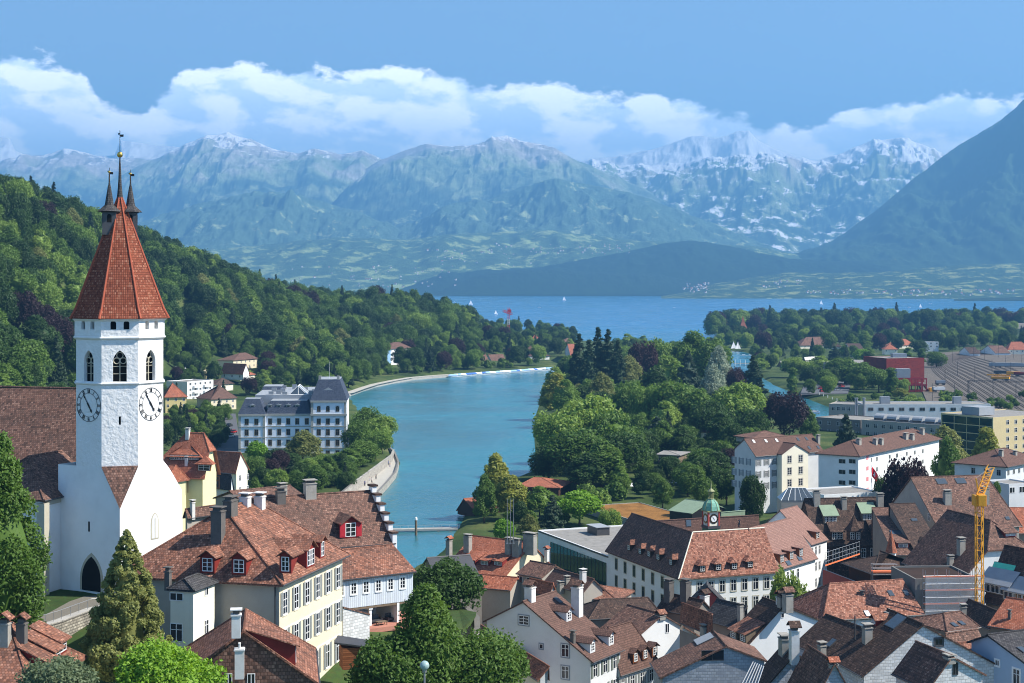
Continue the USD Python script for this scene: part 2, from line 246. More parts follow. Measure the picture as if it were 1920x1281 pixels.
# ---------------------------------------------------------------- land and water
rng = np.random.default_rng(7)
def pts0(lst, z=0.0): return np.array([Pz(x, y, z)[:2] for x, y in lst])
RIVER = pts0([(560, 1150), (640, 1010), (690, 955), (714, 921), (730, 903), (744, 886), (750, 868), (742, 850), (718, 822), (690, 792), (664, 758), (650, 738), (676, 729), (700, 722), (770, 709), (845, 703), (900, 698), (960, 694), (1045, 687), (1120, 683), (1185, 676), (1215, 662), (1235, 650), (1225, 640), (1130, 642),
   (1090, 640), (1065, 634), (1050, 630), (1010, 622), (960, 616), (920, 608), (880, 602), (840, 600), (500, 601), (-2500, 603), (-2600, 548), (4600, 548), (4600, 605), (1920, 608), (1700, 606), (1560, 608), (1470, 612), (1400, 620), (1340, 628), (1330, 640), (1352, 655), (1410, 663), (1408, 675), (1420, 702), (1450, 722), (1505, 744), (1550, 762), (1600, 776), (1640, 800), (1560, 800), (1530, 786), (1490, 762), (1440, 733), (1390, 706), (1370, 690), (1362, 672), (1340, 664), (1300, 660), (1240, 674), (1190, 690), (1120, 700), (1060, 706), (1032, 716), (1014, 742), (1006, 770), (1002, 800), (1003, 850), (1000, 884), (968, 897), (930, 908), (905, 925), (888, 948), (872, 968), (862, 990), (848, 1006), (830, 1030), (812, 1050), (776, 1062), (740, 1100), (700, 1200)])
from shapely import Polygon, points as spts, distance as sdist, contains as scon, prepare
RV = Polygon(RIVER); RV = RV if RV.is_valid else RV.buffer(0); prepare(RV); RB = RV.boundary; prepare(RB)
CTRL = [(-330, 420, 60), (-250, 420, 45), (-330, 620, 85), (-172, 560, 8), (-185, 650, 8), (-190, 720, 7), (-193, 800, 7), (-200, 880, 7), (-215, 750, 36), (-229, 800, 58), (-228, 880, 52), (-230, 960, 45), (-230, 1050, 50), (-215, 1040, 26), (-205, 700, 30), (-200, 640, 28), (-215, 600, 45), (-240, 700, 68), (-272, 850, 98), (-258, 900, 92), (-257, 1000, 90), (-253, 1100, 84), (-250, 1150, 74), (-224, 1200, 65), (-212, 1250, 56), (-180, 1350, 42), (-126, 1450, 41), (-80, 1500, 35), (-51, 1700, 15), (-42, 1800, 4), (-500, 900, 120), (-520, 1500, 100), (-420, 2100, 40), (-250, 2300, 8), (-320, 1300, 90), (-150, 1250, 24), (-100, 1330, 22),
  (-176, 750, 2.5), (-163, 770, 2), (-170, 700, 2.5), (-150, 800, 2), (-162, 830, 4), (-144, 800, 1.5), (-140, 860, 3), (-198, 960, 6.5), (-183, 980, 5.5), (-163, 930, 9), (-166, 1000, 10), (-213, 985, 19), (-182, 1060, 22), (-170, 1085, 19), (-147, 1110, 8), (-118, 1060, 5), (-128, 1300, 15), (-143, 1450, 23), (-83, 1180, 3),  (-100, 1000, 4), (-60, 1150, 4), (-40, 1250, 3), (-15, 1400, 3), (20, 1500, 2.5), (40, 1900, 2), (-10, 1600, 6), (-90, 610, 2.5), (-130, 600, 4), (-60, 640, 2), (-80, 560, 2), (-50, 520, 1.6), (-100, 470, 3), (-80, 375, 5), (-110, 420, 8), (-70, 330, 7), (-45, 300, 9), (-60, 250, 20),
  (-56, 187, 30), (-70, 176, 30), (-45, 176, 30), (-75, 210, 30), (-110, 200, 31), (-110, 260, 36), (-150, 330, 44), (-40, 190, 30), (-42, 145, 24.5), (-30, 135, 24), (-60, 120, 25), (-30, 110, 23), (-18, 145, 22), (-20, 175, 27.5), (-12, 178, 27.2), (-8, 178, 27), (-12, 200, 22), (-6, 160, 22), (0, 178, 13), (6, 170, 8), (0, 140, 16), (0, 200, 7), (10, 220, 5), (0, 260, 4), (-10, 330, 2.5), (20, 300, 4), (40, 250, 4), (60, 200, 6), (40, 170, 9), (20, 140, 14), (80, 170, 8), (100, 250, 4), (80, 300, 4), (60, 400, 2.6), (20, 450, 2.2), (110, 420, 4), (160, 400, 4), (200, 500, 4), (120, 520, 3), (60, 600, 2.5), (60, 800, 2), (120, 1000, 2), (200, 800, 2.2), (300, 900, 2.2), (350, 1300, 2.2), (200, 1500, 2), (300, 2000, 2), (600, 2000, 2), (700, 900, 4), (500, 500, 5), (0, 60, 30), (80, 60, 20), (-100, 60, 34), (-280, 200, 40), (400, 200, 8), (-800, 500, 120), (-800, 1800, 90), (900, 1500, 4), (100, 2300, 1.5), (500, 2350, 1.5)]
CTRL = np.array(CTRL, float); RBF = RBFInterpolator(CTRL[:, :2], CTRL[:, 2], kernel='linear', smoothing=.3)
def ground(x, y, water=True):
    xy = np.stack([np.ravel(x), np.ravel(y)], 1).astype(float); z = np.maximum(RBF(xy), 1.4)
    if water:
        p = spts(xy[:, 0], xy[:, 1]); d = sdist(RB, p); d = np.where(scon(RV, p), -d, d)
        z = np.where(d < 0, np.maximum(-3, d * .5), np.minimum(z, d * np.where(xy[:, 1] > 1900, .12, .55)))
    return z.reshape(np.shape(x))
def gz(x, y): return float(ground(np.array([x]), np.array([y]))[0])
ys = np.concatenate([np.arange(30, 160, 8), np.arange(160, 1000, 7), np.arange(1000, 2750, 14)]); xs = np.concatenate([np.arange(-900, -330, 20), np.arange(-330, 420, 6), np.arange(420, 1000, 20)])
X, Y = np.meshgrid(xs, ys); Z = ground(X, Y); LAND = (ys.copy(), xs.copy(), ground(X, Y, False))
V = np.stack([X, Y, Z], -1).reshape(-1, 3); Fg = grid_faces(*X.shape)
coursed_dummy = None
mat('ground_look', {'g': ('geometry', {}), 'n': ('noise_texture', {'scale': .05, 'detail': 5, 'roughness': .6}), 'n2': ('noise_texture', {'scale': 1.5, 'detail': 4}), 'r': ('rgb_ramp', {'ramp': [(.3, srgb(52, 70, 38)), (.5, srgb(72, 90, 48)), (.66, srgb(98, 108, 62)), (.8, srgb(128, 122, 96))]}), 'm': ('mix', {'mix_type': 'multiply', 'fac': .5}), 'p': ('principled_bsdf', {'roughness': .95, 'specular_ior_level': .1})},
    [('g.position', 'n.vector'), ('g.position', 'n2.vector'), ('n.fac', 'r.fac'), ('r.color', 'm.color1'), ('n2.color', 'm.color2'), ('m.color', 'p.base_color')])
m = write('/World/ground', V, Fg, 'ground_look', smooth_normals(V, Fg)); tag(m.GetPrim(), 'grassy town ground and wooded slope', None, None, 'structure')
# land floor on to the horizon and the lake bed
b = B(); b.add([(-60000, -3000, -6), (60000, -3000, -6), (60000, 60000, -6), (-60000, 60000, -6)], [[0, 1, 2, 3]]); b.top('lake_bed', 'ground_look', kind='structure')
# water: one flat sheet with ripples in the material
def water(name, base, s1, s2, st, d):
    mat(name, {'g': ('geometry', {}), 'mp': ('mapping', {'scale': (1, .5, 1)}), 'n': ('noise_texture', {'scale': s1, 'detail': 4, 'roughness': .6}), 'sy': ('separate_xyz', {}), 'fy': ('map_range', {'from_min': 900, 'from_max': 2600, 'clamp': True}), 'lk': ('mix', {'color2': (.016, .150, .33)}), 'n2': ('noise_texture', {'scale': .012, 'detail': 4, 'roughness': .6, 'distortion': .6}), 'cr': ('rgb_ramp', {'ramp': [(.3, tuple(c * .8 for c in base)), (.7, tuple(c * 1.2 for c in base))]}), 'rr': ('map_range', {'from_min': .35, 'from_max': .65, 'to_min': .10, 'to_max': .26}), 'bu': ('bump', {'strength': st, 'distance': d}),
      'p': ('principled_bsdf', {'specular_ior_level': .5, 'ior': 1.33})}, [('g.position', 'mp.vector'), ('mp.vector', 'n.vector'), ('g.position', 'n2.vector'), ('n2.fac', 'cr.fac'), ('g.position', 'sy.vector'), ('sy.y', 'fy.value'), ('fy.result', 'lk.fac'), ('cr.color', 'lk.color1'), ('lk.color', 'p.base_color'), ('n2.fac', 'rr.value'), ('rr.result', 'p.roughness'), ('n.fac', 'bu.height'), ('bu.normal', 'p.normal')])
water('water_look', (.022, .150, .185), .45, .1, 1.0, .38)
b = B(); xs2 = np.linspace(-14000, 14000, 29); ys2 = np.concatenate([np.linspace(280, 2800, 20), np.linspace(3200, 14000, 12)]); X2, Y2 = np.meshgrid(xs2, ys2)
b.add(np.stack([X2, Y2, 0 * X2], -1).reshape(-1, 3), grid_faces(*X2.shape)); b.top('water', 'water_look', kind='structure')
# ---------------------------------------------------------------- hills and mountains, each a relief with its own distance and depth
def fbm2(x, y, oct=5, seed=0, ridge=False):
    out = 0; amp = 1; tot = 0
    for o in range(oct):
        n = meshkit.noise(np.stack([x * 2**o, y * 2**o, np.full_like(x, .37 + o)], -1), seed + o * 7)
        if ridge: n = 1 - np.abs(2 * n - 1)
        out = out + n * amp; tot += amp; amp *= .52
    return out / tot
RELIEFS = []
def relief(name, line, r0, wf, wb, look, zb=0, lam=900, amp=.5, jag=4, nq=520, nr=110, q0=None, q1=None, seed=1, power=1.25, rjit=.04, stretch=2.6):
    line = np.array(line, float); q = np.linspace(line[0, 0] if q0 is None else q0, line[-1, 0] if q1 is None else q1, nq)
    base = np.interp(q, line[:, 0], line[:, 1]); t = np.linspace(0, 1, nr); tb = np.linspace(0, 1, max(8, nr // 4))[1:]
    rr = np.concatenate([r0 - wf * (1 - t), r0 + wb * tb]); prof = np.concatenate([t ** power, (1 - tb ** 1.2)]); w = np.concatenate([np.sin(np.pi * np.clip(t, 0, 1)) ** .7, 0 * tb])
    Q, R = np.meshgrid((q - 960) / F, rr); Rr = R * (1 + rjit * (fbm2(Q * F / 260, Q * 0, 3, seed + 90) - .5)); X = Q * Rr; Yy = Rr
    j = (fbm2(q / 26, 0 * q, 5, seed + 50) - .5) * 2 * jag
    zr = CH + (HOR - (base - j)) / F * r0 * (1 + rjit * (fbm2((q - 960) / 260, 0 * q, 3, seed + 90) - .5))
    wx = fbm2(X / lam / 2, Yy / lam / 4, 3, seed + 20) - .5
    rid = fbm2(X / lam + wx * 1.2, Yy / (lam * stretch) + wx, 6, seed, True)
    fine = fbm2(X / (lam * .22), Yy / (lam * .35), 5, seed + 3, True)
    k = 1 + amp * w[:, None] * ((rid - .62) * 1.6 + (fine - .6) * .45)
    Zz = zb + (zr - zb)[None, :] * np.clip(prof[:, None] * k, 0, None)
    back = np.arange(len(rr)) > nr - 1
    Zz = np.where((R < r0) & (Zz > zb + (zr - zb)[None] * 1.0), zb + (zr - zb)[None], Zz)
    Zz[0] = zb - 20; V = np.stack([X, Yy, Zz], -1).reshape(-1, 3); fc = grid_faces(*X.shape)
    m = write('/World/' + numbered('/World', name), V, fc, look, smooth_normals(V, fc)); tag(m.GetPrim(), None, None, None, 'structure'); RELIEFS.append((X, Yy, Zz))
def mountain(name, forest, meadow, rock, z_forest, z_rock, z_snow, snow=.5, nscale=.0016, mead=.5):
    mat(name, {'g': ('geometry', {}), 'sp': ('separate_xyz', {}), 'sn': ('separate_xyz', {}), 'n': ('noise_texture', {'scale': nscale, 'detail': 8, 'roughness': .62}), 'n2': ('noise_texture', {'scale': nscale * 6, 'detail': 6, 'roughness': .65}), 'n3': ('noise_texture', {'scale': nscale * 2.6, 'detail': 10, 'roughness': .7, 'distortion': .4}),
      'j': ('map_range', {'from_min': .3, 'from_max': .7, 'to_min': -420, 'to_max': 420}), 'zz': ('math', {'math_type': 'add'}),
      'fr': ('map_range', {'from_min': z_forest - 150, 'from_max': z_forest + 150, 'clamp': True}), 'rk': ('map_range', {'from_min': z_rock - 200, 'from_max': z_rock + 260, 'clamp': True}), 'mm': ('map_range', {'from_min': mead, 'from_max': mead + .03, 'clamp': True}), 'ms': ('math', {'math_type': 'maximum'}),
      'c1': ('mix', {'color1': forest, 'color2': meadow}), 'c2': ('mix', {'color2': rock}), 'fv': ('rgb_ramp', {'ramp': [(.3, (.6, .6, .6)), (.7, (1.35, 1.35, 1.35))]}), 'mv': ('mix', {'mix_type': 'multiply', 'fac': .8}),
      'sz': ('map_range', {'from_min': z_snow - 500, 'from_max': z_snow + 900, 'to_min': -.35, 'to_max': .45, 'clamp': True}), 'sa': ('math', {'math_type': 'add'}), 'sf': ('math', {'math_type': 'multiply_add', 'value2': .5}), 'st': ('map_range', {'from_min': 1.0 - snow, 'from_max': 1.05 - snow, 'clamp': True}), 'cs': ('mix', {'color2': (.85, .86, .9)}), 'p': ('principled_bsdf', {'roughness': .95, 'specular_ior_level': .1})},
      [('g.position', 'sp.vector'), ('g.position', 'n.vector'), ('g.position', 'n2.vector'), ('g.position', 'n3.vector'), ('n.fac', 'j.value'), ('sp.z', 'zz.value1'), ('j.result', 'zz.value2'), ('zz.value', 'fr.value'), ('zz.value', 'rk.value'), ('n3.fac', 'mm.value'), ('fr.result', 'ms.value1'), ('mm.result', 'ms.value2'), ('ms.value', 'c1.fac'), ('c1.color', 'c2.color1'), ('rk.result', 'c2.fac'),
       ('n2.fac', 'fv.fac'), ('c2.color', 'mv.color1'), ('fv.color', 'mv.color2'), ('sp.z', 'sz.value'), ('sz.result', 'sa.value1'), ('n3.fac', 'sa.value2'), ('g.normal', 'sn.vector'), ('sn.z', 'sf.value1'), ('sa.value', 'sf.value3'), ('sf.value', 'st.value'), ('mv.color', 'cs.color1'), ('st.result', 'cs.fac'), ('cs.color', 'p.base_color')])
FOR, MEA, ROC = srgb(60, 80, 56), srgb(128, 142, 98), srgb(176, 168, 160)
mountain('alp_snow', FOR, MEA, ROC, 850, 1150, 1450, .56)
mountain('alp_far', FOR, MEA, ROC, 1050, 1400, 1750, .36)
mountain('alp_main', FOR, MEA, ROC, 1050, 1380, 1750, .19, mead=.57)
mountain('alp_dark', srgb(46, 68, 40), MEA, ROC, 1500, 1900, 3000, .02, mead=.66)
mountain('alp_low', srgb(66, 88, 60), srgb(132, 148, 98), srgb(150, 140, 110), 9000, 9000, 9900, 0, nscale=.0022, mead=.53)
mountain('alp_mid', srgb(74, 96, 72), srgb(150, 164, 118), ROC, 1500, 1900, 3000, .02, nscale=.002, mead=.58)
mountain('hill_wood', srgb(30, 50, 28), srgb(120, 134, 84), ROC, 9000, 9000, 9900, 0, nscale=.004, mead=.70)
relief('snow_mountain', [(-400, 290), (-100, 270), (-30, 250), (0, 258), (18, 262), (28, 284), (60, 296), (150, 300), (215, 292), (226, 264), (262, 268), (300, 274), (342, 276), (380, 292), (500, 330)], 24000, 4500, 1800, 'alp_snow', lam=1500, amp=.4, jag=3, seed=11, nq=420, nr=70)
relief('snow_mountain', [(1040, 330), (1100, 300), (1150, 296), (1210, 284), (1250, 272), (1290, 257), (1320, 255), (1345, 262), (1385, 249), (1404, 246), (1418, 262), (1450, 280), (1520, 300), (1650, 320)], 23500, 4500, 1800, 'alp_snow', lam=1300, amp=.4, jag=4, seed=13, nq=420, nr=70)
relief('mountain', [(-500, 330), (-200, 300), (0, 302), (40, 294), (80, 292), (120, 284), (160, 290), (205, 300), (250, 300), (300, 296), (345, 282), (420, 300), (600, 380)], 20000, 5000, 2500, 'alp_main', lam=1300, amp=.55, jag=3, seed=17, nq=480, nr=100)
relief('mountain', [(1060, 330), (1110, 296), (1160, 312), (1220, 310), (1262, 306), (1300, 309), (1342, 302), (1386, 304), (1440, 292), (1480, 296), (1530, 302), (1580, 288), (1610, 276), (1640, 263), (1672, 262), (1700, 264), (1730, 274), (1762, 290), (1800, 320), (1900, 400)], 19500, 6500, 2500, 'alp_far', lam=1200, amp=.85, jag=3, seed=23, nq=640, nr=130)
relief('mountain', [(100, 420), (200, 350), (270, 312), (320, 288), (345, 274), (386, 258), (430, 253), (470, 262), (520, 283), (560, 290), (590, 280), (640, 290), (680, 282), (712, 299), (760, 330), (860, 420), (900, 470)], 19000, 6300, 2500, 'alp_main', lam=1300, amp=.55, jag=2.5, seed=29, nq=640, nr=130)
relief('mountain', [(560, 430), (640, 345), (715, 299), (745, 288), (800, 269), (850, 276), (885, 272), (920, 266), (950, 260), (985, 272), (1020, 277), (1060, 294), (1100, 309), (1150, 330), (1200, 350), (1260, 377), (1330, 408), (1400, 440), (1480, 470), (1560, 500)], 17500, 5800, 2500, 'alp_main', lam=1150, amp=.55, jag=2.5, seed=31, nq=800, nr=150)
relief('mountain', [(100, 480), (250, 420), (380, 384), (480, 364), (540, 366), (600, 376), (680, 400), (745, 432), (800, 410), (850, 388), (920, 372), (980, 350), (1040, 345), (1100, 348), (1180, 362), (1260, 390), (1330, 416), (1400, 446), (1470, 474)], 13500, 3400, 2000, 'alp_mid', lam=750, amp=.85, jag=3, seed=37, nq=720, nr=120)
relief('mountain', [(1430, 500), (1490, 478), (1560, 452), (1640, 398), (1700, 346), (1760, 300), (1800, 272), (1850, 243), (1880, 226), (1905, 208), (1940, 184), (2000, 140), (2100, 70), (2250, 0), (2400, 40), (2700, 200), (3000, 330)], 11500, 3300, 2500, 'alp_dark', lam=800, amp=.75, jag=4, seed=41, nq=760, nr=150)
relief('hills', [(-900, 500), (0, 488), (200, 470), (420, 468), (560, 452), (640, 446), (760, 452), (840, 440), (920, 436), (1000, 432), (1100, 440), (1200, 452), (1340, 458), (1420, 462), (1520, 484), (1700, 478), (1920, 470), (2600, 480)], 10800, 2000, 1500, 'alp_low', lam=520, amp=.5, jag=3, seed=43, nq=760, nr=100, power=1.0, zb=20)
relief('hills', [(700, 552), (760, 528), (830, 508), (900, 505), (1000, 502), (1090, 488), (1180, 470), (1250, 455), (1300, 451), (1350, 459), (1420, 473), (1480, 485), (1560, 490), (1640, 489), (1760, 487), (1920, 485), (2400, 490)], 9600, 1100, 1000, 'hill_wood', lam=420, amp=.35, jag=3, seed=47, nq=760, nr=80, power=.8)
relief('hills', [(790, 553), (822, 545), (856, 528), (900, 516), (960, 507), (1040, 505), (1100, 509), (1180, 512), (1240, 514), (1300, 521), (1380, 534), (1440, 544), (1480, 552)], 8900, 620, 900, 'hill_wood', lam=300, amp=.4, jag=3, seed=53, nq=620, nr=60, power=.7)
mountain('alp_field', srgb(50, 72, 42), srgb(128, 136, 84), srgb(176, 156, 104), 9000, 9000, 9900, 0, nscale=.0035, mead=.54)
relief('hills', [(1230, 556), (1290, 548), (1340, 532), (1400, 522), (1470, 512), (1560, 512), (1660, 510), (1740, 502), (1820, 496), (1920, 494), (2100, 490), (2600, 480)], 8300, 1400, 900, 'alp_field', lam=420, amp=.3, jag=2, seed=59, nq=620, nr=70, power=.9)
relief('hills', [(1780, 565), (1800, 561), (1850, 559), (1920, 557), (2100, 552), (2400, 545)], 6300, 260, 500, 'hill_wood', lam=120, amp=.5, jag=1.5, seed=61, nq=200, nr=24, power=.5)
# ---------------------------------------------------------------- the air
mat('haze_look', {'v': ('principled_volume', {'color': (.19, .52, 1.0), 'density': 9.6e-5, 'anisotropy': .1})}, surface=None, volume='v.volume')
b = B(); b.box((0, 0, -8), 40000, 55000, 2450); b.top('haze', 'haze_look', kind='stuff')
# ---------------------------------------------------------------- builders for buildings
UP = np.array([0, 0, 1.])
def v3(a, z=0.): return np.array([a[0], a[1], z])
class Face:                                # a wall plane: origin at (s=0, z=0), horizontal direction e, outward normal n
    def __init__(s, o, e, n): s.o, s.e, s.n = np.asarray(o, float), np.asarray(e, float), np.asarray(n, float)
    def at(s, a, z, d=0.): return v3(s.o + s.e * a + s.n * d, z)
def fbox(b, fc, a0, a1, z0, z1, d0, d1):   # box on a wall
    V = [fc.at(a, z, d) for d in (d0, d1) for a, z in ((a0, z0), (a1, z0), (a1, z1), (a0, z1))]
    b.add(V, [[3, 2, 1, 0], [4, 5, 6, 7], [0, 1, 5, 4], [1, 2, 6, 5], [2, 3, 7, 6], [3, 0, 4, 7]])
def arch_pts(w, h, kind, n=7):             # outline of an opening, base centre at 0,0
    if kind == 'rect': return [(-w / 2, 0), (w / 2, 0), (w / 2, h), (-w / 2, h)]
    if kind == 'seg': r = w * .14; return [(-w / 2, 0), (w / 2, 0)] + [(w / 2 * math.cos(t), h - r + r * math.sin(t)) for t in np.linspace(0, math.pi, n)]
    if kind == 'round': return [(-w / 2, 0), (w / 2, 0)] + [(w / 2 * math.cos(t), h - w / 2 + w / 2 * math.sin(t)) for t in np.linspace(0, math.pi, n + 2)]
    hh = h - w * .95                        # pointed
    return [(-w / 2, 0), (w / 2, 0)] + [(-w / 2 + w * math.cos(t), hh + w * math.sin(t)) for t in np.linspace(0, math.acos(.5), n)] + [(w / 2 - w * math.cos(t), hh + w * math.sin(t)) for t in np.linspace(math.acos(.5), 0, n)[1:]]
def fpoly(b, fc, a, z, pts, d0, d1):       # extruded outline on a wall
    p = [fc.at(a + x, z + y, d1) for x, y in pts]; b.slab(p, v3(fc.n * (d0 - d1)))
WIN = {}
def window(th, fc, a, z, w, h, style='plain', parent=None, pane='glass_dark', surround=None, frame='frame_white', shutter=None, sill=True):
    """a window at wall coordinate a, sill height z: surround and frame (window), glass (pane), shutters"""
    kind = {'arch': 'round', 'seg': 'seg', 'gothic': 'gothic'}.get(style, 'rect'); par = parent or th.path
    b = B()
    if surround:
        bs = B(); t = .14
        fbox(bs, fc, a - w / 2 - t, a - w / 2, z - t, z + h + t, 0, .05); fbox(bs, fc, a + w / 2, a + w / 2 + t, z - t, z + h + t, 0, .05); fbox(bs, fc, a - w / 2, a + w / 2, z + h, z + h + t, 0, .05); fbox(bs, fc, a - w / 2, a + w / 2, z - t, z, 0, .09)
        bs.put(th, 'surround', surround, par)
    t = min(.07, w * .09)
    if style == 'gothic':
        fpoly(b, fc, a, z - .12, arch_pts(w + .3, h + .3, 'gothic'), 0, .05); p = b.put(th, 'window', frame, par); g = B(); fpoly(g, fc, a, z, arch_pts(w, h, 'gothic'), 0, .07); g.put(th, 'pane', pane, p); g = B(); fbox(g, fc, a - .04, a + .04, z, z + h * .8, .07, .1); g.put(th, 'mullion', frame, p); return
    if style == 'shop': fbox(b, fc, a - w / 2, a + w / 2, z - .06, z, 0, .08)
    else:
        fbox(b, fc, a - w / 2, a - w / 2 + t, z, z + h, 0, .045); fbox(b, fc, a + w / 2 - t, a + w / 2, z, z + h, 0, .045); fbox(b, fc, a - w / 2 + t, a + w / 2 - t, z, z + t, 0, .06); fbox(b, fc, a - w / 2 + t, a + w / 2 - t, z + h - t, z + h, 0, .045)
        if w > .5: fbox(b, fc, a - t * .6, a + t * .6, z + t, z + h - t, .012, .04)
        if style in ('bars', 'gothic') or h > 1.3: fbox(b, fc, a - w / 2 + t, a - t * .6, z + h * .64, z + h * .64 + t * .8, .012, .036); fbox(b, fc, a + t * .6, a + w / 2 - t, z + h * .64, z + h * .64 + t * .8, .012, .036)
        if style == 'bars': fbox(b, fc, a - w / 2 + t, a - t * .6, z + h * .32, z + h * .32 + t * .8, .012, .036); fbox(b, fc, a + t * .6, a + w / 2 - t, z + h * .32, z + h * .32 + t * .8, .012, .036)
    p = b.put(th, 'window', frame, par)
    g = B(); fpoly(g, fc, a, z, arch_pts(w - t, h - t * .5, kind), -.05, .012)
    if parent: g.put(th, 'pane', pane, par)
    else: g.put(th, 'pane', pane, p)
    if shutter:
        for sd in (-1, 1):
            s = B(); sw = w * .52; c = a + sd * (w / 2 + sw / 2 + .03)
            fbox(s, fc, c - sw / 2, c + sw / 2, z - .03, z + h + .03, .02, .07); fbox(s, fc, c - sw * .36, c + sw * .36, z + .1, z + h * .47, .07, .085); fbox(s, fc, c - sw * .36, c + sw * .36, z + h * .53, z + h - .1, .07, .085)
            s.put(th, 'shutter', shutter, par)
class House:
    """a house in its own axes: u along the ridge from corner A, v across, roof from eave height ze over ridge zr at v = vr"""
    def __init__(s, name, label, A, Y=None, B=None, R1=None, C=None, W=None, R2=None, h0=0, f0=0, h1=0, f1=0, zb=2, ov=.45, vg=.25, wall='white_wall', roof='tile_mix', cat='house', group=None, th=.2, PA=None, u=None, v=None, L=None, vr=None, ze=None, ze2=None, zr=None, mitre=(0, 0), thing=None, cap=None, gable=None, gutter=True, wr=2.0):
        if PA is None:
            p = P(A[0], A[1], Y); ze = p[2]; PA = p[:2]
            if u is None:
                q = Pz(B[0], B[1], ze)[:2]; d = q - PA; L = np.linalg.norm(d); u = d / L
            u = np.asarray(u, float); cand = [np.array([-u[1], u[0]]), np.array([u[1], -u[0]])]
            k = (R1[0] - 960) / F
            if f0 < 1:
                for v in cand:
                    t = (k * PA[1] - PA[0]) / (v[0] - k * v[1])
                    if t > 0: break
                vr = t; Yr = PA[1] + v[1] * t; zr = CH - (R1[1] - HOR) / F * Yr
                if C is not None:
                    kc = (C[0] - 960) / F; W = (kc * PA[1] - PA[0]) / (v[0] - kc * v[1]); Yc = PA[1] + v[1] * W; ze2 = CH - (C[1] - HOR) / F * Yc
                else: W = W or wr * vr; ze2 = ze if ze2 is None else ze2
            else:
                if C is not None:
                    qc = Pz(C[0], C[1], ze)[:2] - PA; v = cand[0] if qc @ cand[0] > 0 else cand[1]; W = abs(qc @ v)
                else: v = cand[0] if W > 0 else cand[1]; W = abs(W)
                vr = W / 2; o = PA + vr * v; hh = (k * o[1] - o[0]) / (u[0] - k * u[1]); Yr = o[1] + u[1] * hh; zr = CH - (R1[1] - HOR) / F * Yr; h0 = hh; ze2 = ze
            if R2 is not None:
                k2 = (R2 - 960) / F; o = PA + vr * v; u2 = (k2 * o[1] - o[0]) / (u[0] - k2 * u[1])
                if f1: h1 = L - u2
                else: L = u2
        ze2 = ze if ze2 is None else ze2
        s.PA, s.u, s.v, s.L, s.W, s.vr, s.ze, s.ze2, s.zr, s.h0, s.h1, s.f0, s.f1, s.zb, s.ov, s.vg = np.asarray(PA, float), np.asarray(u, float), np.asarray(v, float), L, W, vr, ze, ze2, zr, h0, h1, f0, f1, zb, ov, vg
        if f1 and h1 == 0: s.h1 = vr
        if mitre[0]: s.h0 = s.vr
        s.t = thing or T(name, label, cat, v3(s.PA + s.u * L / 2 + s.v * W / 2, zb), group)
        s.roofmat, s.wallmat = roof, wall
        s.build_roof(roof, th, mitre, cap); s.build_walls(wall, mitre)
        if gutter and not mitre[0]:
            b = globals()['B'](); b.tube(s.w(0, -.06, s.ze - .08), s.w(s.L, -.06, s.ze - .08), .07, n=5); b.put(s.t, 'gutter', 'metal_dark')
    def w(s, a, b, z): q = s.PA + s.u * a + s.v * b; return np.array([q[0], q[1], z])
    def build_roof(s, roof, th, mitre, cap):
        L, W, vr, ze, ze2, zr = s.L, s.W, s.vr, s.ze, s.ze2, s.zr; BB = globals()['B']
        def endpts(side, f, h, U, sg):      # points of slope at an end, from eave to ridge
            e = ze if side == 0 else ze2; ve = 0 if side == 0 else W
            if side and mitre[0] and sg == 1: return [(W, W, e), (U + h, vr, zr)]
            o = [(U, ve, e)]
            if f == 0: o.append((U, vr, zr))
            else:
                if f < 1: o.append((U, vr + (ve - vr) * f, zr - f * (zr - e)))
                o.append((U + sg * h, vr, zr))
            return o
        s.planes = []
        for side in (0, 1):
            a = endpts(side, s.f0, s.h0, 0, 1); c = endpts(side, s.f1, s.h1, L, -1); s.planes.append(a + c[::-1])
        hips = []
        if s.f0: hips.append((0, s.f0, s.h0, 0, 1))
        if s.f1: hips.append((1, s.f1, s.h1, L, -1))
        for k, f, h, U, sg in hips:
            if mitre[k]: continue
            p0 = (U, vr - vr * f, zr - f * (zr - ze)); p1 = (U, vr + (W - vr) * f, zr - f * (zr - ze2)); s.planes.append([p0, p1, (U + sg * h, vr, zr)])
        s.P3 = [np.array([s.w(*p) for p in pl]) for pl in s.planes]
        b = BB()
        for p in s.P3: b.slab(p, (0, 0, -th))
        b.put(s.t, 'roof', roof)
        b = BB(); r = .13
        b.tube(s.w(s.h0 if s.f0 else 0, vr, zr), s.w(L - (s.h1 if s.f1 else 0), vr, zr), r, n=6)
        for k, f, h, U, sg in hips:
            for side in (0, 1):
                q = endpts(side, f, h, U, sg)
                if mitre[k] and side: continue
                b.tube(s.w(*q[-2]), s.w(*q[-1]), r * .85, n=5)
        b.put(s.t, 'ridge_cap', cap or roof)
    def zroof(s, b): return s.ze + (s.zr - s.ze) * b / s.vr if b <= s.vr else s.ze2 + (s.zr - s.ze2) * (s.W - b) / max(s.W - s.vr, .01)
    def build_walls(s, wall, mitre):
        o, g, L, W, zb = s.ov, s.vg, s.L, s.W, s.zb; b = globals()['B'](); th = .12
        ends = []
        for U, f in ((s.f0 and o or g, s.f0), (L - (s.f1 and o or g), s.f1)):
            z1, z2 = s.zroof(o) - th, s.zroof(W - o) - th
            pts = [(o, zb), (W - o, zb), (W - o, z2)]
            if f == 0: pts.append((s.vr, s.zr - th))
            elif f < 1: zf = s.zr - f * (s.zr - s.ze); zf2 = s.zr - f * (s.zr - s.ze2); pts += [(s.vr + (W - s.vr) * f, zf2 - th), (s.vr * (1 - f), zf - th)]
            pts.append((o, z1)); ends.append([s.w(U, q, z) for q, z in pts])
            if not (mitre[0] and len(ends) == 1): b.poly(ends[-1])
        a, c = ends
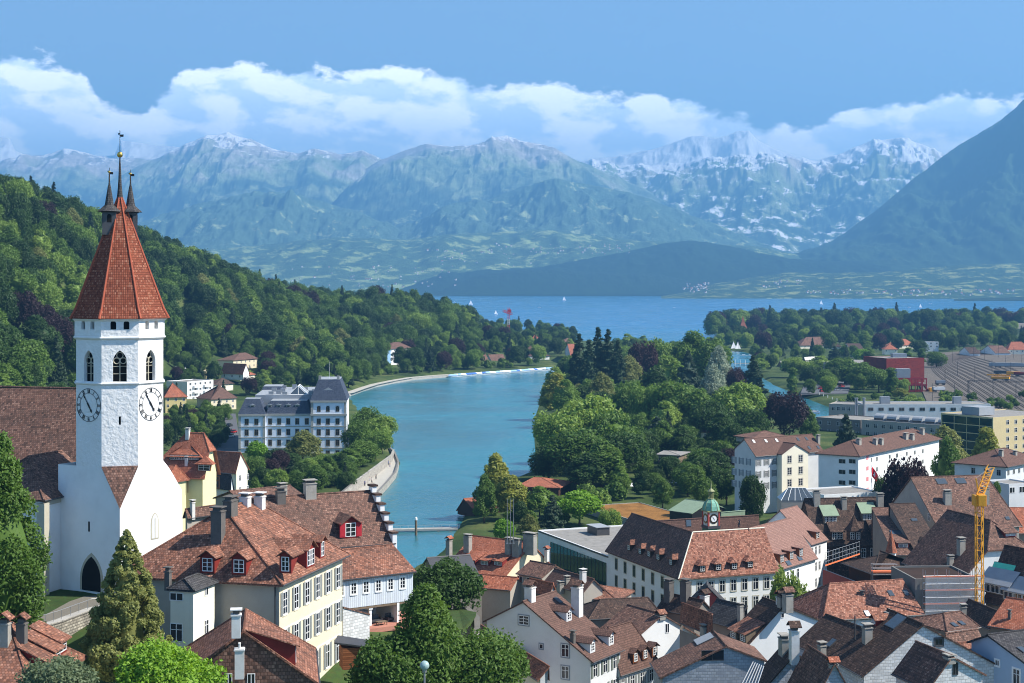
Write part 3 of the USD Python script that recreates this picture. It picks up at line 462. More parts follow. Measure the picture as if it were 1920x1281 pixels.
        b.poly([a[0], c[0], c[-1], a[-1]]); b.poly([a[1], c[1], c[2], a[2]])
        b.put(s.t, 'wall', wall)
        s.faces = {'f': Face(s.PA + s.v * o, s.u, -s.v), 'e': Face(s.PA + s.u * (s.f0 and o or g), s.v, -s.u), 'g': Face(s.PA + s.u * (L - (s.f1 and o or g)), s.v, s.u), 'b': Face(s.PA + s.v * (W - o), s.u, s.v)}
    def wins(s, face, n, rows, s0, s1, ztop, dz, w, h, style='plain', **k):
        """n windows per row between s0 and s1 (metres along the face), first row's top at eave + ztop"""
        fc = s.faces[face]
        for r in range(rows):
            for i in range(n):
                a = (s0 + s1) / 2 if n == 1 else s0 + (s1 - s0) * i / (n - 1)
                window(s.t, fc, a, s.ze + ztop - h - r * dz, w, h, style, **k)
        return s
    def wp(s, face, px, py, w, h, style='plain', **k):   # one window by the pixel of its middle
        fc = s.faces[face]; kx = (px - 960) / F; a = (kx * fc.o[1] - fc.o[0]) / (fc.e[0] - kx * fc.e[1]); z = CH - (py - HOR) / F * fc.at(a, 0)[1]; window(s.t, fc, a, z - h / 2, w, h, style, **k); return s
    def hit(s, px, py):                    # where the line of sight through a pixel meets the roof
        d = np.array([(px - 960) / F, 1.0, -(py - HOR) / F]); o = np.array([0, 0, CH]); best = None
        for p in s.P3:
            n = np.cross(p[1] - p[0], p[2] - p[0]); n = n / np.linalg.norm(n); n = n if n[2] > 0 else -n
            t = ((p[0] - o) @ n) / (d @ n)
            if t <= 0: continue
            q = o + d * t; e = np.roll(p, -1, 0) - p; c = np.cross(e, q - p)[:, 2]
            slack = .9 * np.linalg.norm(e[:, :2], axis=1) + 1e-6
            if (c > -slack).all() or (c < slack).all():
                if best is None or t < best[0]: best = (t, q, n)
        if best is None:
            o2 = s.PA + s.vr * s.v; k = (px - 960) / F; uu = np.clip((k * o2[1] - o2[0]) / (s.u[0] - k * s.u[1]), .5, s.L - .5); return s.w(uu, s.vr, s.zr), np.array([0, 0, 1.])
        return best[1], best[2]
    def chim(s, px, pb, pt, w=.8, d=None, m='chimney_grey', cap='slab', capm=None):
        q, n = s.hit(px, pb); top = CH - (pt - HOR) / F * q[1]; d = d or w
        chimney(s.t, q - np.array([0, 0, .8]), top, w, d, s.u, m, cap, capm or s.roofmat); return s
    def dormer(s, px, py, w, h, style='gable', m='red_timber', roof=None, pane='glass_dark', bars=True, n=1, out=.25, frame='frame_white', shutter=None, over=.25):
        q, nn = s.hit(px, py); d = np.array([nn[0], nn[1]]); l = np.linalg.norm(d)
        if l < .05: return s
        d /= l; tan = l / nn[2]; e = np.array([-d[1], d[0]]); roof = roof or s.roofmat; BB = globals()['B']
        fr = q[:2] + d * out; z0 = q[2] - .15 - out * tan * .0; run = h / tan + .3
        rise = {'gable': w * .36, 'hip': w * .36, 'shed': 0, 'flat': 0}[style]
        def X(a, k, z): p = fr + e * a - d * k; return np.array([p[0], p[1], z])
        b = BB(); zt = z0 + h
        f = [X(-w / 2, 0, z0), X(w / 2, 0, z0), X(w / 2, 0, zt)] + ([X(0, 0, zt + rise)] if style == 'gable' else []) + [X(-w / 2, 0, zt)]
        b.poly(f)
        sh = run if style != 'shed' else run * 1.7
        for sg in (-1, 1): b.poly([X(sg * w / 2, 0, z0), X(sg * w / 2, 0, zt), X(sg * w / 2, sh, zt + (tan * sh - h if style == 'shed' else 0)), X(sg * w / 2, .1, z0 - .1)])
        dp = b.put(s.t, 'dormer', m)
        r = BB(); o2 = over
        if style in ('gable', 'hip'):
            k2 = (h + rise) / tan + .4; hz = w * .45 if style == 'hip' else 0; sl = rise / (w / 2)
            for sg in (-1, 1): r.slab([X(sg * (w / 2 + o2), -.3, zt - o2 * sl), X(sg * (w / 2 + o2), run + .5, zt - o2 * sl), X(0, k2, zt + rise), X(0, -.3 + hz, zt + rise)], (0, 0, .09))
            if hz: r.slab([X(-w / 2 - o2, -.3, zt - o2 * sl), X(w / 2 + o2, -.3, zt - o2 * sl), X(0, -.3 + hz, zt + rise)], (0, 0, .09))
        else:
            back = sh if style == 'shed' else run + .1; zz = zt + (max(0, tan * sh - h) if style == 'shed' else .12)
            r.slab([X(-w / 2 - o2, -.35, zt - .05), X(w / 2 + o2, -.35, zt - .05), X(w / 2 + o2, back, zz), X(-w / 2 - o2, back, zz)], (0, 0, .1))
        r.put(s.t, 'dormer_roof', roof, dp)
        fc = Face(fr, e, d); ww = (w - .3) / n
        for i in range(n): window(s.t, fc, -w / 2 + .15 + ww * (i + .5), z0 + .18, ww - .12, h - .34, 'bars' if bars else 'plain', parent=dp, pane=pane, frame=frame, shutter=shutter)
        return s
    def sky(s, px, py, w=.8, h=1.1, m='glass_sky'):
        q, n = s.hit(px, py); d = np.array([n[0], n[1], 0]); l = np.linalg.norm(d)
        if l < .05: return s
        d /= l; e = np.array([-d[1], d[0], 0]); dn = np.cross(e, n); dn = dn if dn[2] < 0 else -dn; BB = globals()['B']
        c = q + n * .10; b = BB()
        def ring(w2, h2, up): return [c + n * up + e * a * w2 / 2 + dn * k * h2 / 2 for a, k in ((-1, -1), (1, -1), (1, 1), (-1, 1))]
        b.slab(ring(w, h, 0), n * -.16); p = b.put(s.t, 'skylight', 'metal_dark'); b = BB(); b.slab(ring(w - .12, h - .12, .02), n * -.03); b.put(s.t, 'pane', m, p); return s
def chimney(th, base, top, w, d, ax, m='chimney_grey', cap='slab', capm='tile_old'):
    b = B(); h = top - base[2]; b.box(base, w, d, max(.5, h - .32), ax); b.box(base + UP * max(.5, h - .45), w + .14, d + .14, .1, ax); p = b.put(th, 'chimney', m)
    c = B(); zt = base + UP * max(.5, h - .32)
    if cap in ('slab', 'gable'):
        c.box(zt, w * .74, d * .74, .3, ax); c.put(th, 'flue', 'chimney_dark', p); c = B()
        if cap == 'slab': c.box(zt + UP * .3, w + .2, d + .2, .09, ax)
        else:
            ex = np.array([ax[0], ax[1], 0]); ey = np.array([-ax[1], ax[0], 0]); k = w / 2 + .2; kd = d / 2 + .2; t2 = zt + UP * .3
            for sg in (-1, 1): c.slab([t2 + ex * sg * k - ey * kd, t2 + ex * sg * k + ey * kd, t2 + ey * kd + UP * k * .75, t2 - ey * kd + UP * k * .75], (0, 0, .08))
    else:
        c.box(zt - UP * .12, w + .05, d + .05, .14, ax)
        for i in (-.25, .25): c.lathe([(.09, 0), (.09, .4), (.12, .42), (.0, .44)], zt + np.array([ax[0], ax[1], 0]) * i * w, 6)
    c.put(th, 'cap', capm if cap == 'gable' else m, p)
def block(name, label, A, Y, B_, D, zt=None, zb=2, wall='grey_white', roofm='gravel_roof', cat='building', par=.4, side=1, group=None, thing=None):
    """flat-roofed block: A, B_ pixels of the front top edge (at equal height), D depth away from the viewer"""
    p = P(A[0], A[1], Y); ze = p[2]; q = Pz(B_[0], B_[1], ze); d = q[:2] - p[:2]; L = np.linalg.norm(d); u = d / L; v = np.array([-u[1], u[0]]); v = v if v[1] * side > 0 else -v
    return flat(name, label, p[:2], u, v, L, D, zb, ze, wall, roofm, cat, par, group, thing)
class flat:
    def __init__(s, name, label, PA, u, v, L, W, zb, ze, wall, roofm='gravel_roof', cat='building', par=.4, group=None, thing=None):
        s.PA, s.u, s.v, s.L, s.W, s.zb, s.ze = map(lambda x: np.asarray(x, float) if np.ndim(x) else x, (PA, u, v, L, W, zb, ze))
        s.t = thing or T(name, label, cat, v3(s.PA + s.u * L / 2 + s.v * W / 2, zb), group); b = B(); c = s.PA + s.u * L / 2 + s.v * W / 2
        b.box(v3(c, zb), L, W, ze - zb - par, s.u); b.put(s.t, 'wall', wall)
        b = B(); b.box(v3(c, ze - par), L - .5, W - .5, .12, s.u); b.put(s.t, 'roof', roofm)
        b = B(); t = .25
        for a, sx, sy in ((s.PA + s.u * L / 2 + s.v * t / 2, L, t), (s.PA + s.u * L / 2 + s.v * (W - t / 2), L, t), (s.PA + s.u * t / 2 + s.v * W / 2, t, W - 2 * t), (s.PA + s.u * (L - t / 2) + s.v * W / 2, t, W - 2 * t)): b.box(v3(a, ze - par + .003), sx, sy, par, s.u)
        b.put(s.t, 'parapet', wall)
        s.faces = {'f': Face(s.PA, s.u, -s.v), 'e': Face(s.PA, s.v, -s.u), 'g': Face(s.PA + s.u * L, s.v, s.u)}
    def w(s, a, b, z): q = s.PA + s.u * a + s.v * b; return np.array([q[0], q[1], z])
    wins = House.wins; wp = House.wp
# ---------------------------------------------------------------- the church: octagonal tower, nave, side chapel
TY = 180.0; tc = P(224.8, 1110, TY); toc = np.array([-tc[0], -tc[1]]) / np.hypot(tc[0], tc[1]); R_in = 4.83
C0 = tc[:2] - toc * R_in                   # axis of the tower
PH = math.atan2(toc[1], toc[0])            # the middle face looks at the viewer
def zat_(py, Y): return CH - (py - HOR) / F * Y
def zpx(py, Y=TY): return CH - (py - HOR) / F * Y
ch = T('church', 'white church with octagonal clock tower and red tiled spire', 'church', v3(C0, 30))
def ring(r_in, z, n=8): R = r_in / math.cos(math.pi / 8); return [v3(C0, z) + R * np.array([math.cos(PH + math.pi / 8 + i * math.pi / 4), math.sin(PH + math.pi / 8 + i * math.pi / 4), 0]) for i in range(8)]
def octo(b, prof, cap=False):
    for (r0, z0), (r1, z1) in zip(prof, prof[1:]):
        a, c = ring(r0, z0), ring(r1, z1)
        for i in range(8): j = (i + 1) % 8; b.poly([a[i], a[j], c[j], c[i]])
    if cap: b.poly(ring(*prof[-1]))
ze, z_a, z_b, z_c = zpx(597), zpx(634), zpx(720), zpx(876)
# shaft with real openings is drawn as panels round each opening
tow = B()
def openings(fc, wd, z0, z1, ops, b, depth=.55):
    """a wall panel of width wd (centred) from z0 to z1 with arched openings cut through; reveals are built too"""
    from shapely import Polygon as Pg, box as sbox
    sh = sbox(-wd / 2, z0, wd / 2, z1)
    for a, z, w, h, kind in ops: sh = sh.difference(Pg([(a + x, z + y) for x, y in arch_pts(w, h, kind)]))
    vv, ff = trimesh.creation.triangulate_polygon(sh, engine='earcut'); b.add([fc.at(x, y) for x, y in vv], ff)
    for a, z, w, h, kind in ops:
        p = [(a + x, z + y) for x, y in arch_pts(w, h, kind)]
        for i in range(len(p)): q0, q1 = p[i], p[(i + 1) % len(p)]; b.poly([fc.at(*q0), fc.at(*q1), fc.at(*q1, -depth), fc.at(*q0, -depth)])
faces = []
for i in range(8):
    t = PH + i * math.pi / 4; n = np.array([math.cos(t), math.sin(t)]); e = np.array([-n[1], n[0]]); faces.append((Face(C0 + n * R_in, e, n), Face(C0 + n * (R_in + .16), e, n)))
wd = 2 * R_in * math.tan(math.pi / 8); wd2 = 2 * (R_in + .16) * math.tan(math.pi / 8)
for i, (fc, fo) in enumerate(faces):
    openings(fo, wd2, z_a, ze, [(-.72, zpx(618), .62, .98, 'round'), (.72, zpx(618), .62, .98, 'round')], tow)
    openings(fc, wd, z_b, z_a, [(0, zpx(716), 1.5, 3.65, 'gothic')], tow, .5)
    openings(fc, wd, zpx(879), z_b, [(0.0, zpx(797), .22, .95, 'rect')] if i == 0 else [], tow)
tow.put(ch, 'tower_wall', 'render_white')
b = B(); octo(b, [(R_in, z_a - .25), (R_in + .28, z_a - .02), (R_in + .28, z_a + .1), (R_in + .16, z_a + .14)]); b.put(ch, 'string_course', 'white_wall'); b = B(); octo(b, [(R_in, z_b - .2), (R_in + .2, z_b), (R_in + .2, z_b + .1), (R_in, z_b + .14)]); b.put(ch, 'string_course', 'white_wall'); b = B(); octo(b, [(R_in + .16, ze - .35), (R_in + .42, ze - .12), (R_in + .42, ze), (R_in - .5, ze)]); b.put(ch, 'string_course', 'white_wall')
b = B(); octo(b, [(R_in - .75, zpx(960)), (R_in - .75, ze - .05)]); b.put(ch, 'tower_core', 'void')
for i in (7, 0, 1):                        # tracery, louvres and clock faces on the faces in view
    fc = faces[i][0]; b = B(); d = -.32
    fbox(b, fc, -.05, .05, zpx(716), zpx(716) + 2.6, d - .08, d)
    for k in (.85, 1.7): fbox(b, fc, -.74, .74, zpx(716) + k, zpx(716) + k + .06, d - .07, d - .02)
    for cx, cz, r in ((-.36, 2.35, .34), (.36, 2.35, .34), (0, 2.95, .36)):
        for q in range(10):
            t0, t1 = q * math.pi / 5, (q + 1) * math.pi / 5; b.tube(fc.at(cx + r * math.cos(t0), zpx(716) + cz + r * math.sin(t0), d - .04), fc.at(cx + r * math.cos(t1), zpx(716) + cz + r * math.sin(t1), d - .04), .055, n=4, cap=False)
    b.put(ch, 'tracery', 'sandstone')
def bar(b, fc, a0, z0, a1, z1, w0, w1, d0, d1):
    l = math.hypot(a1 - a0, z1 - z0); nx, nz = -(z1 - z0) / l, (a1 - a0) / l
    p = [fc.at(a0 + nx * w0, z0 + nz * w0, d1), fc.at(a0 - nx * w0, z0 - nz * w0, d1), fc.at(a1 - nx * w1, z1 - nz * w1, d1), fc.at(a1 + nx * w1, z1 + nz * w1, d1)]; b.slab(p, v3(fc.n * (d0 - d1)))
NUM = ['XII', 'I', 'II', 'III', 'IIII', 'V', 'VI', 'VII', 'VIII', 'IX', 'X', 'XI']
for i in (7, 1):
    fc = faces[i][0]; zc = zpx(760.5); r = 1.86; par = None
    par = None
    for rad, wdt in ((r, .06), (r - .52, .035)):
        b = B()
        for q in range(40):
            t0, t1 = q * math.pi / 20, (q + 1) * math.pi / 20; bar(b, fc, rad * math.sin(t0), zc + rad * math.cos(t0), rad * math.sin(t1), zc + rad * math.cos(t1), wdt / 2, wdt / 2, 0, .035)
        if par: b.put(ch, 'inner_ring', 'black_paint', par)
        else: par = b.put(ch, 'clock_face', 'black_paint')
    for hnum in range(12):
        t = hnum * math.pi / 6; b = B(); s_ = NUM[hnum]; wid = {'I': .10, 'V': .20, 'X': .22}; tot = sum(wid[c] for c in s_); x = -tot / 2
        ex = np.array([math.cos(t), -math.sin(t)]); ez = np.array([math.sin(t), math.cos(t)]); o = ez * (r - .28)
        def L2(x0, y0, x1, y1, w):
            p0 = o + ex * x0 + ez * y0; p1 = o + ex * x1 + ez * y1; bar(b, fc, p0[0], zc + p0[1], p1[0], zc + p1[1], w / 2, w / 2, 0, .04)
        for c in s_:
            w_ = wid[c]
            if c == 'I': L2(x + w_ / 2, -.2, x + w_ / 2, .2, .055)
            elif c == 'V': L2(x + .02, .2, x + w_ / 2, -.2, .06); L2(x + w_ - .02, .2, x + w_ / 2, -.2, .035)
            else: L2(x + .02, .2, x + w_ - .02, -.2, .06); L2(x + w_ - .02, .2, x + .02, -.2, .035)
            x += w_
        b.put(ch, 'numeral', 'black_paint', par)
    for nm, ang, ln, wdt in (('hour_hand', math.radians(147), 1.0, .12), ('minute_hand', math.radians(326), 1.5, .07)):
        b = B(); sx, sz = math.sin(ang), math.cos(ang); bar(b, fc, -sx * .3, zc - sz * .3, sx * ln * .72, zc + sz * ln * .72, wdt, wdt * .55, .05, .08); bar(b, fc, sx * ln * .66, zc + sz * ln * .66, sx * ln, zc + sz * ln, wdt * 1.5, .012, .05, .08); b.put(ch, nm, 'black_paint', par)
# spire, slightly flared at the eaves
b = B(); ro = R_in + .62; zt = zpx(366); octo(b, [(ro, ze - .05), (ro - .55, ze + 1.0), (.25, zt)]); octo(b, [(R_in - .4, ze - .2), (ro, ze - .05)]); b.put(ch, 'spire_roof', 'tile_spire')
a0, a1, a2 = ring(ro, ze - .05), ring(ro - .55, ze + 1.0), ring(.25, zt)
for i in range(8): b = B(); b.tube(a0[i], a1[i], .16, n=6); b.tube(a1[i], a2[i], .16, .1, n=6); b.put(ch, 'hip_tile', 'ridge_red')
def finial(c, z0, z1, r, zball, rb, vane):
    b = B(); b.lathe([(r, z0), (r * .55, z0 + (z1 - z0) * .35), (.07, z1)], v3(c), 8); p = b.put(ch, 'needle', 'slate_dark')
    b = B(); b.lathe([(rb * math.sin(t), zball - rb * math.cos(t)) for t in np.linspace(0, math.pi, 9)], v3(c), 12); b.put(ch, 'ball', 'gold', p)
    b = B(); b.tube(v3(c, z1), v3(c, vane), .035, n=5); b.box(v3(c, vane - .75) + np.array([.22, 0, 0]), .42, .03, .26); b.box(v3(c, vane - .5) + np.array([-.1, 0, 0]), .22, .03, .16); b.put(ch, 'weather_vane', 'black_paint', p)
finial(C0, zt - .6, zpx(290), .42, zpx(284), .34, zpx(237))
for k, sg, tip in ((7, -1, 338), (1, 1.62, 340)):  # two little turrets on the flanks of the spire
    t = PH + sg * math.radians(68); n = np.array([math.cos(t), math.sin(t)]); c = C0 + n * 1.27; zb_, zw, ztt = zpx(432), zpx(394), zpx(352)
    b = B(); h = 1.12
    b.lathe([(h, zb_ - .4), (h, zw)], v3(c), 4, PH + math.pi / 4); p = b.put(ch, 'turret', 'metal_dark')
    b = B(); b.lathe([(h + .2, zw - .08), (h + .2, zw + .05), (h * .95, zw + .12)], v3(c), 4, PH + math.pi / 4); b.lathe([(h + .3, zw), (h * .5, zw + .75), (.16, ztt + .5)], v3(c), 8, PH + math.pi / 8); b.put(ch, 'turret_roof', 'slate_dark', p)
    for q in (0, 1, 3):
        tt = PH + q * math.pi / 2; nn = np.array([math.cos(tt), math.sin(tt)]); fc = Face(c + nn * h * .7071, np.array([-nn[1], nn[0]]), nn); b = B(); fpoly(b, fc, 0, zw - 1.25, arch_pts(.5, .95, 'round'), 0, .02); b.put(ch, 'louvre', 'void', p)
    finial(c, ztt + .3, zpx(tip - 18), .16, zpx(tip - 20), .15, zpx(tip - 28))
# square base with one corner towards the viewer; the tower's left and right faces run on down it
u1 = faces[1][0].n; u2 = faces[7][0].n     # right and left face normals
def corner(sa, sb, r, z, g=0.): q = C0 + u1 * sa * (r + g) + u2 * sb * (r + g); return v3(q, z)
zq0, zq1 = 24.0, zpx(950); b = B(); r = R_in + .02
# flare to the right: profile of the right-hand side
prof = [(zpx(890), .02), (zpx(905), .05), (zpx(918), .1), (zpx(932), .18), (zpx(950), .22), (zpx(985), .3), (zq0, .45)]
def cs(z, g): return [corner(1, 1, r, z), C0_q(1, -1, r, z, g), C0_q(-1, -1, r, z, g), corner(-1, 1, r, z)]
def C0_q(sa, sb, r, z, g): q = C0 + u1 * sa * r + u2 * sb * (r + g); return v3(q, z)
zs = [zpx(876)] + [p[0] for p in prof]; gs = [0] + [p[1] for p in prof]
for (z0, g0), (z1, g1) in zip(zip(zs, gs), list(zip(zs, gs))[1:]):
    A_, B_ = cs(z0, g0), cs(z1, g1)
    for i in range(4):
        j = (i + 1) % 4
        if z0 > zq1 - .01 and i in (0, 3):   # beside the broach the front corner is cut back
            t0 = (zs[0] - z0) / (zs[0] - zq1); t1 = min(1, (zs[0] - z1) / (zs[0] - zq1)); k = 2 * r * (1 - math.tan(math.pi / 8)) / 2
            if i == 0: s0 = A_[0] + (A_[1] - A_[0]) / (2 * r + g0) * k * (1 - t0); s1 = B_[0] + (B_[1] - B_[0]) / (2 * r + g1) * k * (1 - t1); w0, w1 = [max(0., 1 - ((zs[0] - z_) / (zs[0] - zpx(932))) ** .8) if z_ > zpx(932) else 0. for z_ in (z0, z1)]; e0 = A_[1] + (A_[0] - A_[1]) / (2 * r + g0) * k * w0; e1 = B_[1] + (B_[0] - B_[1]) / (2 * r + g1) * k * w1; b.poly([s0, e0, e1, s1]); h0_ = A_[1] + (A_[2] - A_[1]) / (2 * r) * k * w0; h1_ = B_[1] + (B_[2] - B_[1]) / (2 * r) * k * w1; b.poly([e0, h0_, h1_, e1]); b.poly([h0_, A_[2], B_[2], h1_])
            else: s0 = A_[0] + (A_[3] - A_[0]) / (2 * r) * k * (1 - t0); s1 = B_[0] + (B_[3] - B_[0]) / (2 * r) * k * (1 - t1); b.poly([A_[3], s0, s1, B_[3]])
        elif not (i == 1 and z0 > zq1 - .01): b.poly([A_[i], A_[j], B_[j], B_[i]])
b.put(ch, 'tower_base', 'white_wall')
k = r * (1 - math.tan(math.pi / 8)); b = B(); z0 = zpx(874)
pr_, pl_, pc_ = corner(1, 1, r, z0) - v3(u2) * k, corner(1, 1, r, z0) - v3(u1) * k, corner(1, 1, r, zq1)
off = v3(toc) * .12; b.slab([pl_ + off, pr_ + off, pc_ + off], -off * 1.5); b.put(ch, 'broach_roof', 'tile_mix')
fr = Face(C0 + u1 * r, np.array([-u1[1], u1[0]]), u1)
# the right face's e axis runs away from the corner; sharp window low on it
sgn = 1 if np.dot(fr.e, -u2) > 0 else -1; fr = Face(C0 + u1 * r + u2 * r, -u2, u1)
def on_face(fc, px): kx = (px - 960) / F; return (kx * fc.o[1] - fc.o[0]) / (fc.e[0] - kx * fc.e[1])
a = on_face(fr, 290); Yw = fr.at(a, 0)[1]; window(ch, fr, a, zpx(1009, Yw), .95, 2.85, 'gothic', pane='grey_white', frame='sandstone')
fl = Face(C0 + u1 * r + u2 * r, -u1, u2); a = on_face(fl, 167); b = B(); fbox(b, fl, a - .13, a + .13, zpx(997, fl.at(a, 0)[1]), zpx(978, fl.at(a, 0)[1]), -.02, .015); b.put(ch, 'slit_window', 'void')
a = on_face(fl, 172); Yw = fl.at(a, 0)[1]; b = B(); fpoly(b, fl, a, zpx(1108, Yw), arch_pts(3.6, 4.6, 'gothic'), 0, .06); pp = b.put(ch, 'portal', 'sandstone'); b = B(); fpoly(b, fl, a, zpx(1108, Yw), arch_pts(2.9, 4.1, 'gothic'), .0, .09); b.put(ch, 'portal_opening', 'void', pp)
# nave behind to the left, its dark roof in the tower's shadow; chapel with hipped roof in front
e_n = -np.array([u1[0], u1[1]]) * 0 + np.array([-.96, .28]); e_n /= np.linalg.norm(e_n)
pn = P(150, 728, 200)
hn = House('church', '', None, PA=P(190, 900, 192)[:2] + np.array([-4.0, -1.0]), u=e_n, v=np.array([.28, .96]), L=60, W=22, vr=11, ze=zpx(925, 190), zr=zpx(728, 203), zb=29, wall='white_wall', roof='tile_mix', thing=ch, gutter=False)
qa = P(83, 938, 179.0)
hc = House('church', '', None, PA=qa[:2], u=np.array([.30, .954]), v=np.array([-.954, .30]), L=12, W=11.0, vr=5.5, ze=qa[2], zr=zat_(857, 185), h0=5.0, f0=1, zb=29, ov=.5, wall='white_wall', roof='tile_mix', thing=ch)
b = B(); q = hc.w(.5, .5, 29); b.box(q + np.array([0, 0, .0]), 1.0, 1.0, hc.ze - 29.4, hc.u); b.put(ch, 'corner_quoin', 'sandstone')
b = B(); fbox(b, hc.faces['f'], 0.4, 11, hc.ze - .75, hc.ze - .2, 0, .14); b.put(ch, 'eaves_band', 'sandstone')
# ---------------------------------------------------------------- trees
def L_(r, g, b_, k=1.0): return tuple(c * k for c in srgb(r, g, b_))
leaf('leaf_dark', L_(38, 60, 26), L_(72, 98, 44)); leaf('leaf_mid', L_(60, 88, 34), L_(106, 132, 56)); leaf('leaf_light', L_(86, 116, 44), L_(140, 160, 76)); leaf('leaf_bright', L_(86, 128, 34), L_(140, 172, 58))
leaf('leaf_olive', L_(84, 94, 44), L_(146, 150, 88)); leaf('leaf_chestnut', L_(50, 78, 28), L_(92, 120, 50)); leaf('leaf_purple', L_(40, 26, 30), L_(66, 44, 46)); leaf('leaf_conifer', L_(36, 54, 34), L_(64, 84, 52), .15); leaf('leaf_cedar', L_(46, 64, 46), L_(78, 96, 72), .15); leaf('leaf_silver', L_(96, 112, 90), L_(150, 160, 138)); leaf('leaf_willow', L_(92, 116, 46), L_(140, 156, 80)); leaf('leaf_yellow', L_(100, 116, 44), L_(150, 150, 70)); leaf('leaf_grey', L_(84, 100, 70), L_(120, 132, 98))
def cards(c, n, s, r, asp=.62):            # leaf sprays: folded diamonds at centres c with normals n and half length s
    k = len(c); a = r.normal(size=(k, 3)); a -= (a * n).sum(1, keepdims=True) * n; a /= np.linalg.norm(a, axis=1, keepdims=True) + 1e-9; b_ = np.cross(n, a); s = np.asarray(s).reshape(-1, 1)
    fold = n * s * .22
    V = np.stack([c - a * s, c + b_ * s * asp - fold, c + a * s, c - b_ * s * asp - fold], 1).reshape(-1, 3)
    i = np.arange(k)[:, None] * 4; return V, np.vstack([i + [0, 1, 2], i + [0, 2, 3]])
def sph(r, k): d = r.normal(size=(k, 3)); return d / np.linalg.norm(d, axis=1, keepdims=True)
def crown(seed, shape, R, H0, H1, nc, ncard, s, lumpy=.35):
    """crown between heights H0 and H1, widest radius R: clumps of leaf sprays over the outline, some inside; returns (V, F) and limb tips"""
    r = np.random.default_rng(seed); hh = (H1 - H0) / 2; mid = (H0 + H1) / 2; Cs, Rs = [], []
    for i in range(nc):
        if shape == 'round':
            d = sph(r, 1)[0]; d[2] = abs(d[2]) * 1.0 if r.random() < .62 else d[2]; d /= np.linalg.norm(d); f = r.uniform(.62, .86); c = np.array([d[0] * R * f, d[1] * R * f, mid - hh * .12 + d[2] * hh * f]); rc = R * r.uniform(.24, .42)
        elif shape == 'egg':
            t = r.random() ** .8; a = r.uniform(0, 6.283); rad = R * (math.sin(math.pi * min(.999, (t * .82 + .18) ** .75)) ** .8) * r.uniform(.55, .9); c = np.array([math.cos(a) * rad, math.sin(a) * rad, H0 + (H1 - H0) * (.06 + .88 * t)]); rc = R * r.uniform(.24, .38)
        elif shape == 'column':
            t = r.random(); a = r.uniform(0, 6.283); rad = R * (1 - .75 * t ** 3) * r.uniform(.3, .75); c = np.array([math.cos(a) * rad, math.sin(a) * rad, H0 + (H1 - H0) * t * .95]); rc = R * r.uniform(.35, .6)
        elif shape == 'cone':
            t = r.random() ** 1.25; a = r.uniform(0, 6.283); rad = R * (1 - t) ** .85 * r.uniform(.5, .92); c = np.array([math.cos(a) * rad, math.sin(a) * rad, H0 + (H1 - H0) * t * .96]); rc = R * (1 - t * .75) * r.uniform(.16, .28)
        elif shape == 'tear':
            t = r.random() ** 1.1; a = r.uniform(0, 6.283); rad = R * min(1, (t + .12) / .3) ** .5 * (1 - t) ** .78 * 1.15 * r.uniform(.6, .95); c = np.array([math.cos(a) * rad, math.sin(a) * rad, H0 + (H1 - H0) * (.03 + .93 * t)]); rc = R * (1 - t * .72) * r.uniform(.10, .22)
        else:                               # weeping
            t = r.random(); a = r.uniform(0, 6.283); rad = R * r.uniform(.3, .85); c = np.array([math.cos(a) * rad, math.sin(a) * rad, H0 + (H1 - H0) * (.35 + .6 * t * (1 - (rad / R) ** 2 * .6))]); rc = R * r.uniform(.22, .36)
        Cs.append(c); Rs.append(rc)
    Cs = np.array(Cs); Rs = np.array(Rs); VV, FF, k = [], [], 0; cen = np.array([0, 0, mid - hh * .2])
    for c, rc in zip(Cs, Rs):
        m = int(ncard * (rc / Rs.mean()) ** 1.6) + 4; d = sph(r, m); out = c - cen; out /= np.linalg.norm(out) + 1e-6; keep = (d @ out + d[:, 2] * .5) > -.55; d = d[keep]; m = len(d)
        if shape == 'weep': p = c + d * rc * np.array([1, 1, 1.9]) * r.uniform(.6, 1.05, (m, 1)) - np.array([0, 0, rc * .5])
        elif shape == 'cone': p = c + d * rc * np.array([1.2, 1.2, .75]) * r.uniform(.55, 1.05, (m, 1))
        else: p = c + d * rc * r.uniform(.72, 1.08, (m, 1)) * (1 + lumpy * (r.random((m, 1)) - .5))
        n = d * .6 + r.normal(size=(m, 3)) * .55 + np.array([0, 0, .3]); n /= np.linalg.norm(n, axis=1, keepdims=True)
        V, Fc = cards(p, n, s * r.uniform(.6, 1.25, m), r); VV.append(V); FF.append(Fc + k); k += len(V)
    ic = trimesh.creation.icosphere(2); v = np.array(ic.vertices); nz = .75 + .5 * meshkit.noise(v * 2.2 + seed, seed)[:, None]   # the shaded inside of the crown
    if shape in ('cone', 'tear'): v = np.stack([v[:, 0] * R * .55 * (1 - (v[:, 2] + 1) / 2 * .9), v[:, 1] * R * .55 * (1 - (v[:, 2] + 1) / 2 * .9), (v[:, 2] + 1) / 2 * (H1 - H0) * .9 + H0], 1)
    elif shape == 'column': v = v * np.array([R * .55, R * .55, hh * .9]) * nz + np.array([0, 0, mid])
    else: v = v * np.array([R * .62, R * .62, hh * .62]) * nz + np.array([0, 0, mid - hh * .08])
    VV.append(v); FF.append(np.array(ic.faces) + k); return np.vstack(VV), np.vstack(FF), Cs
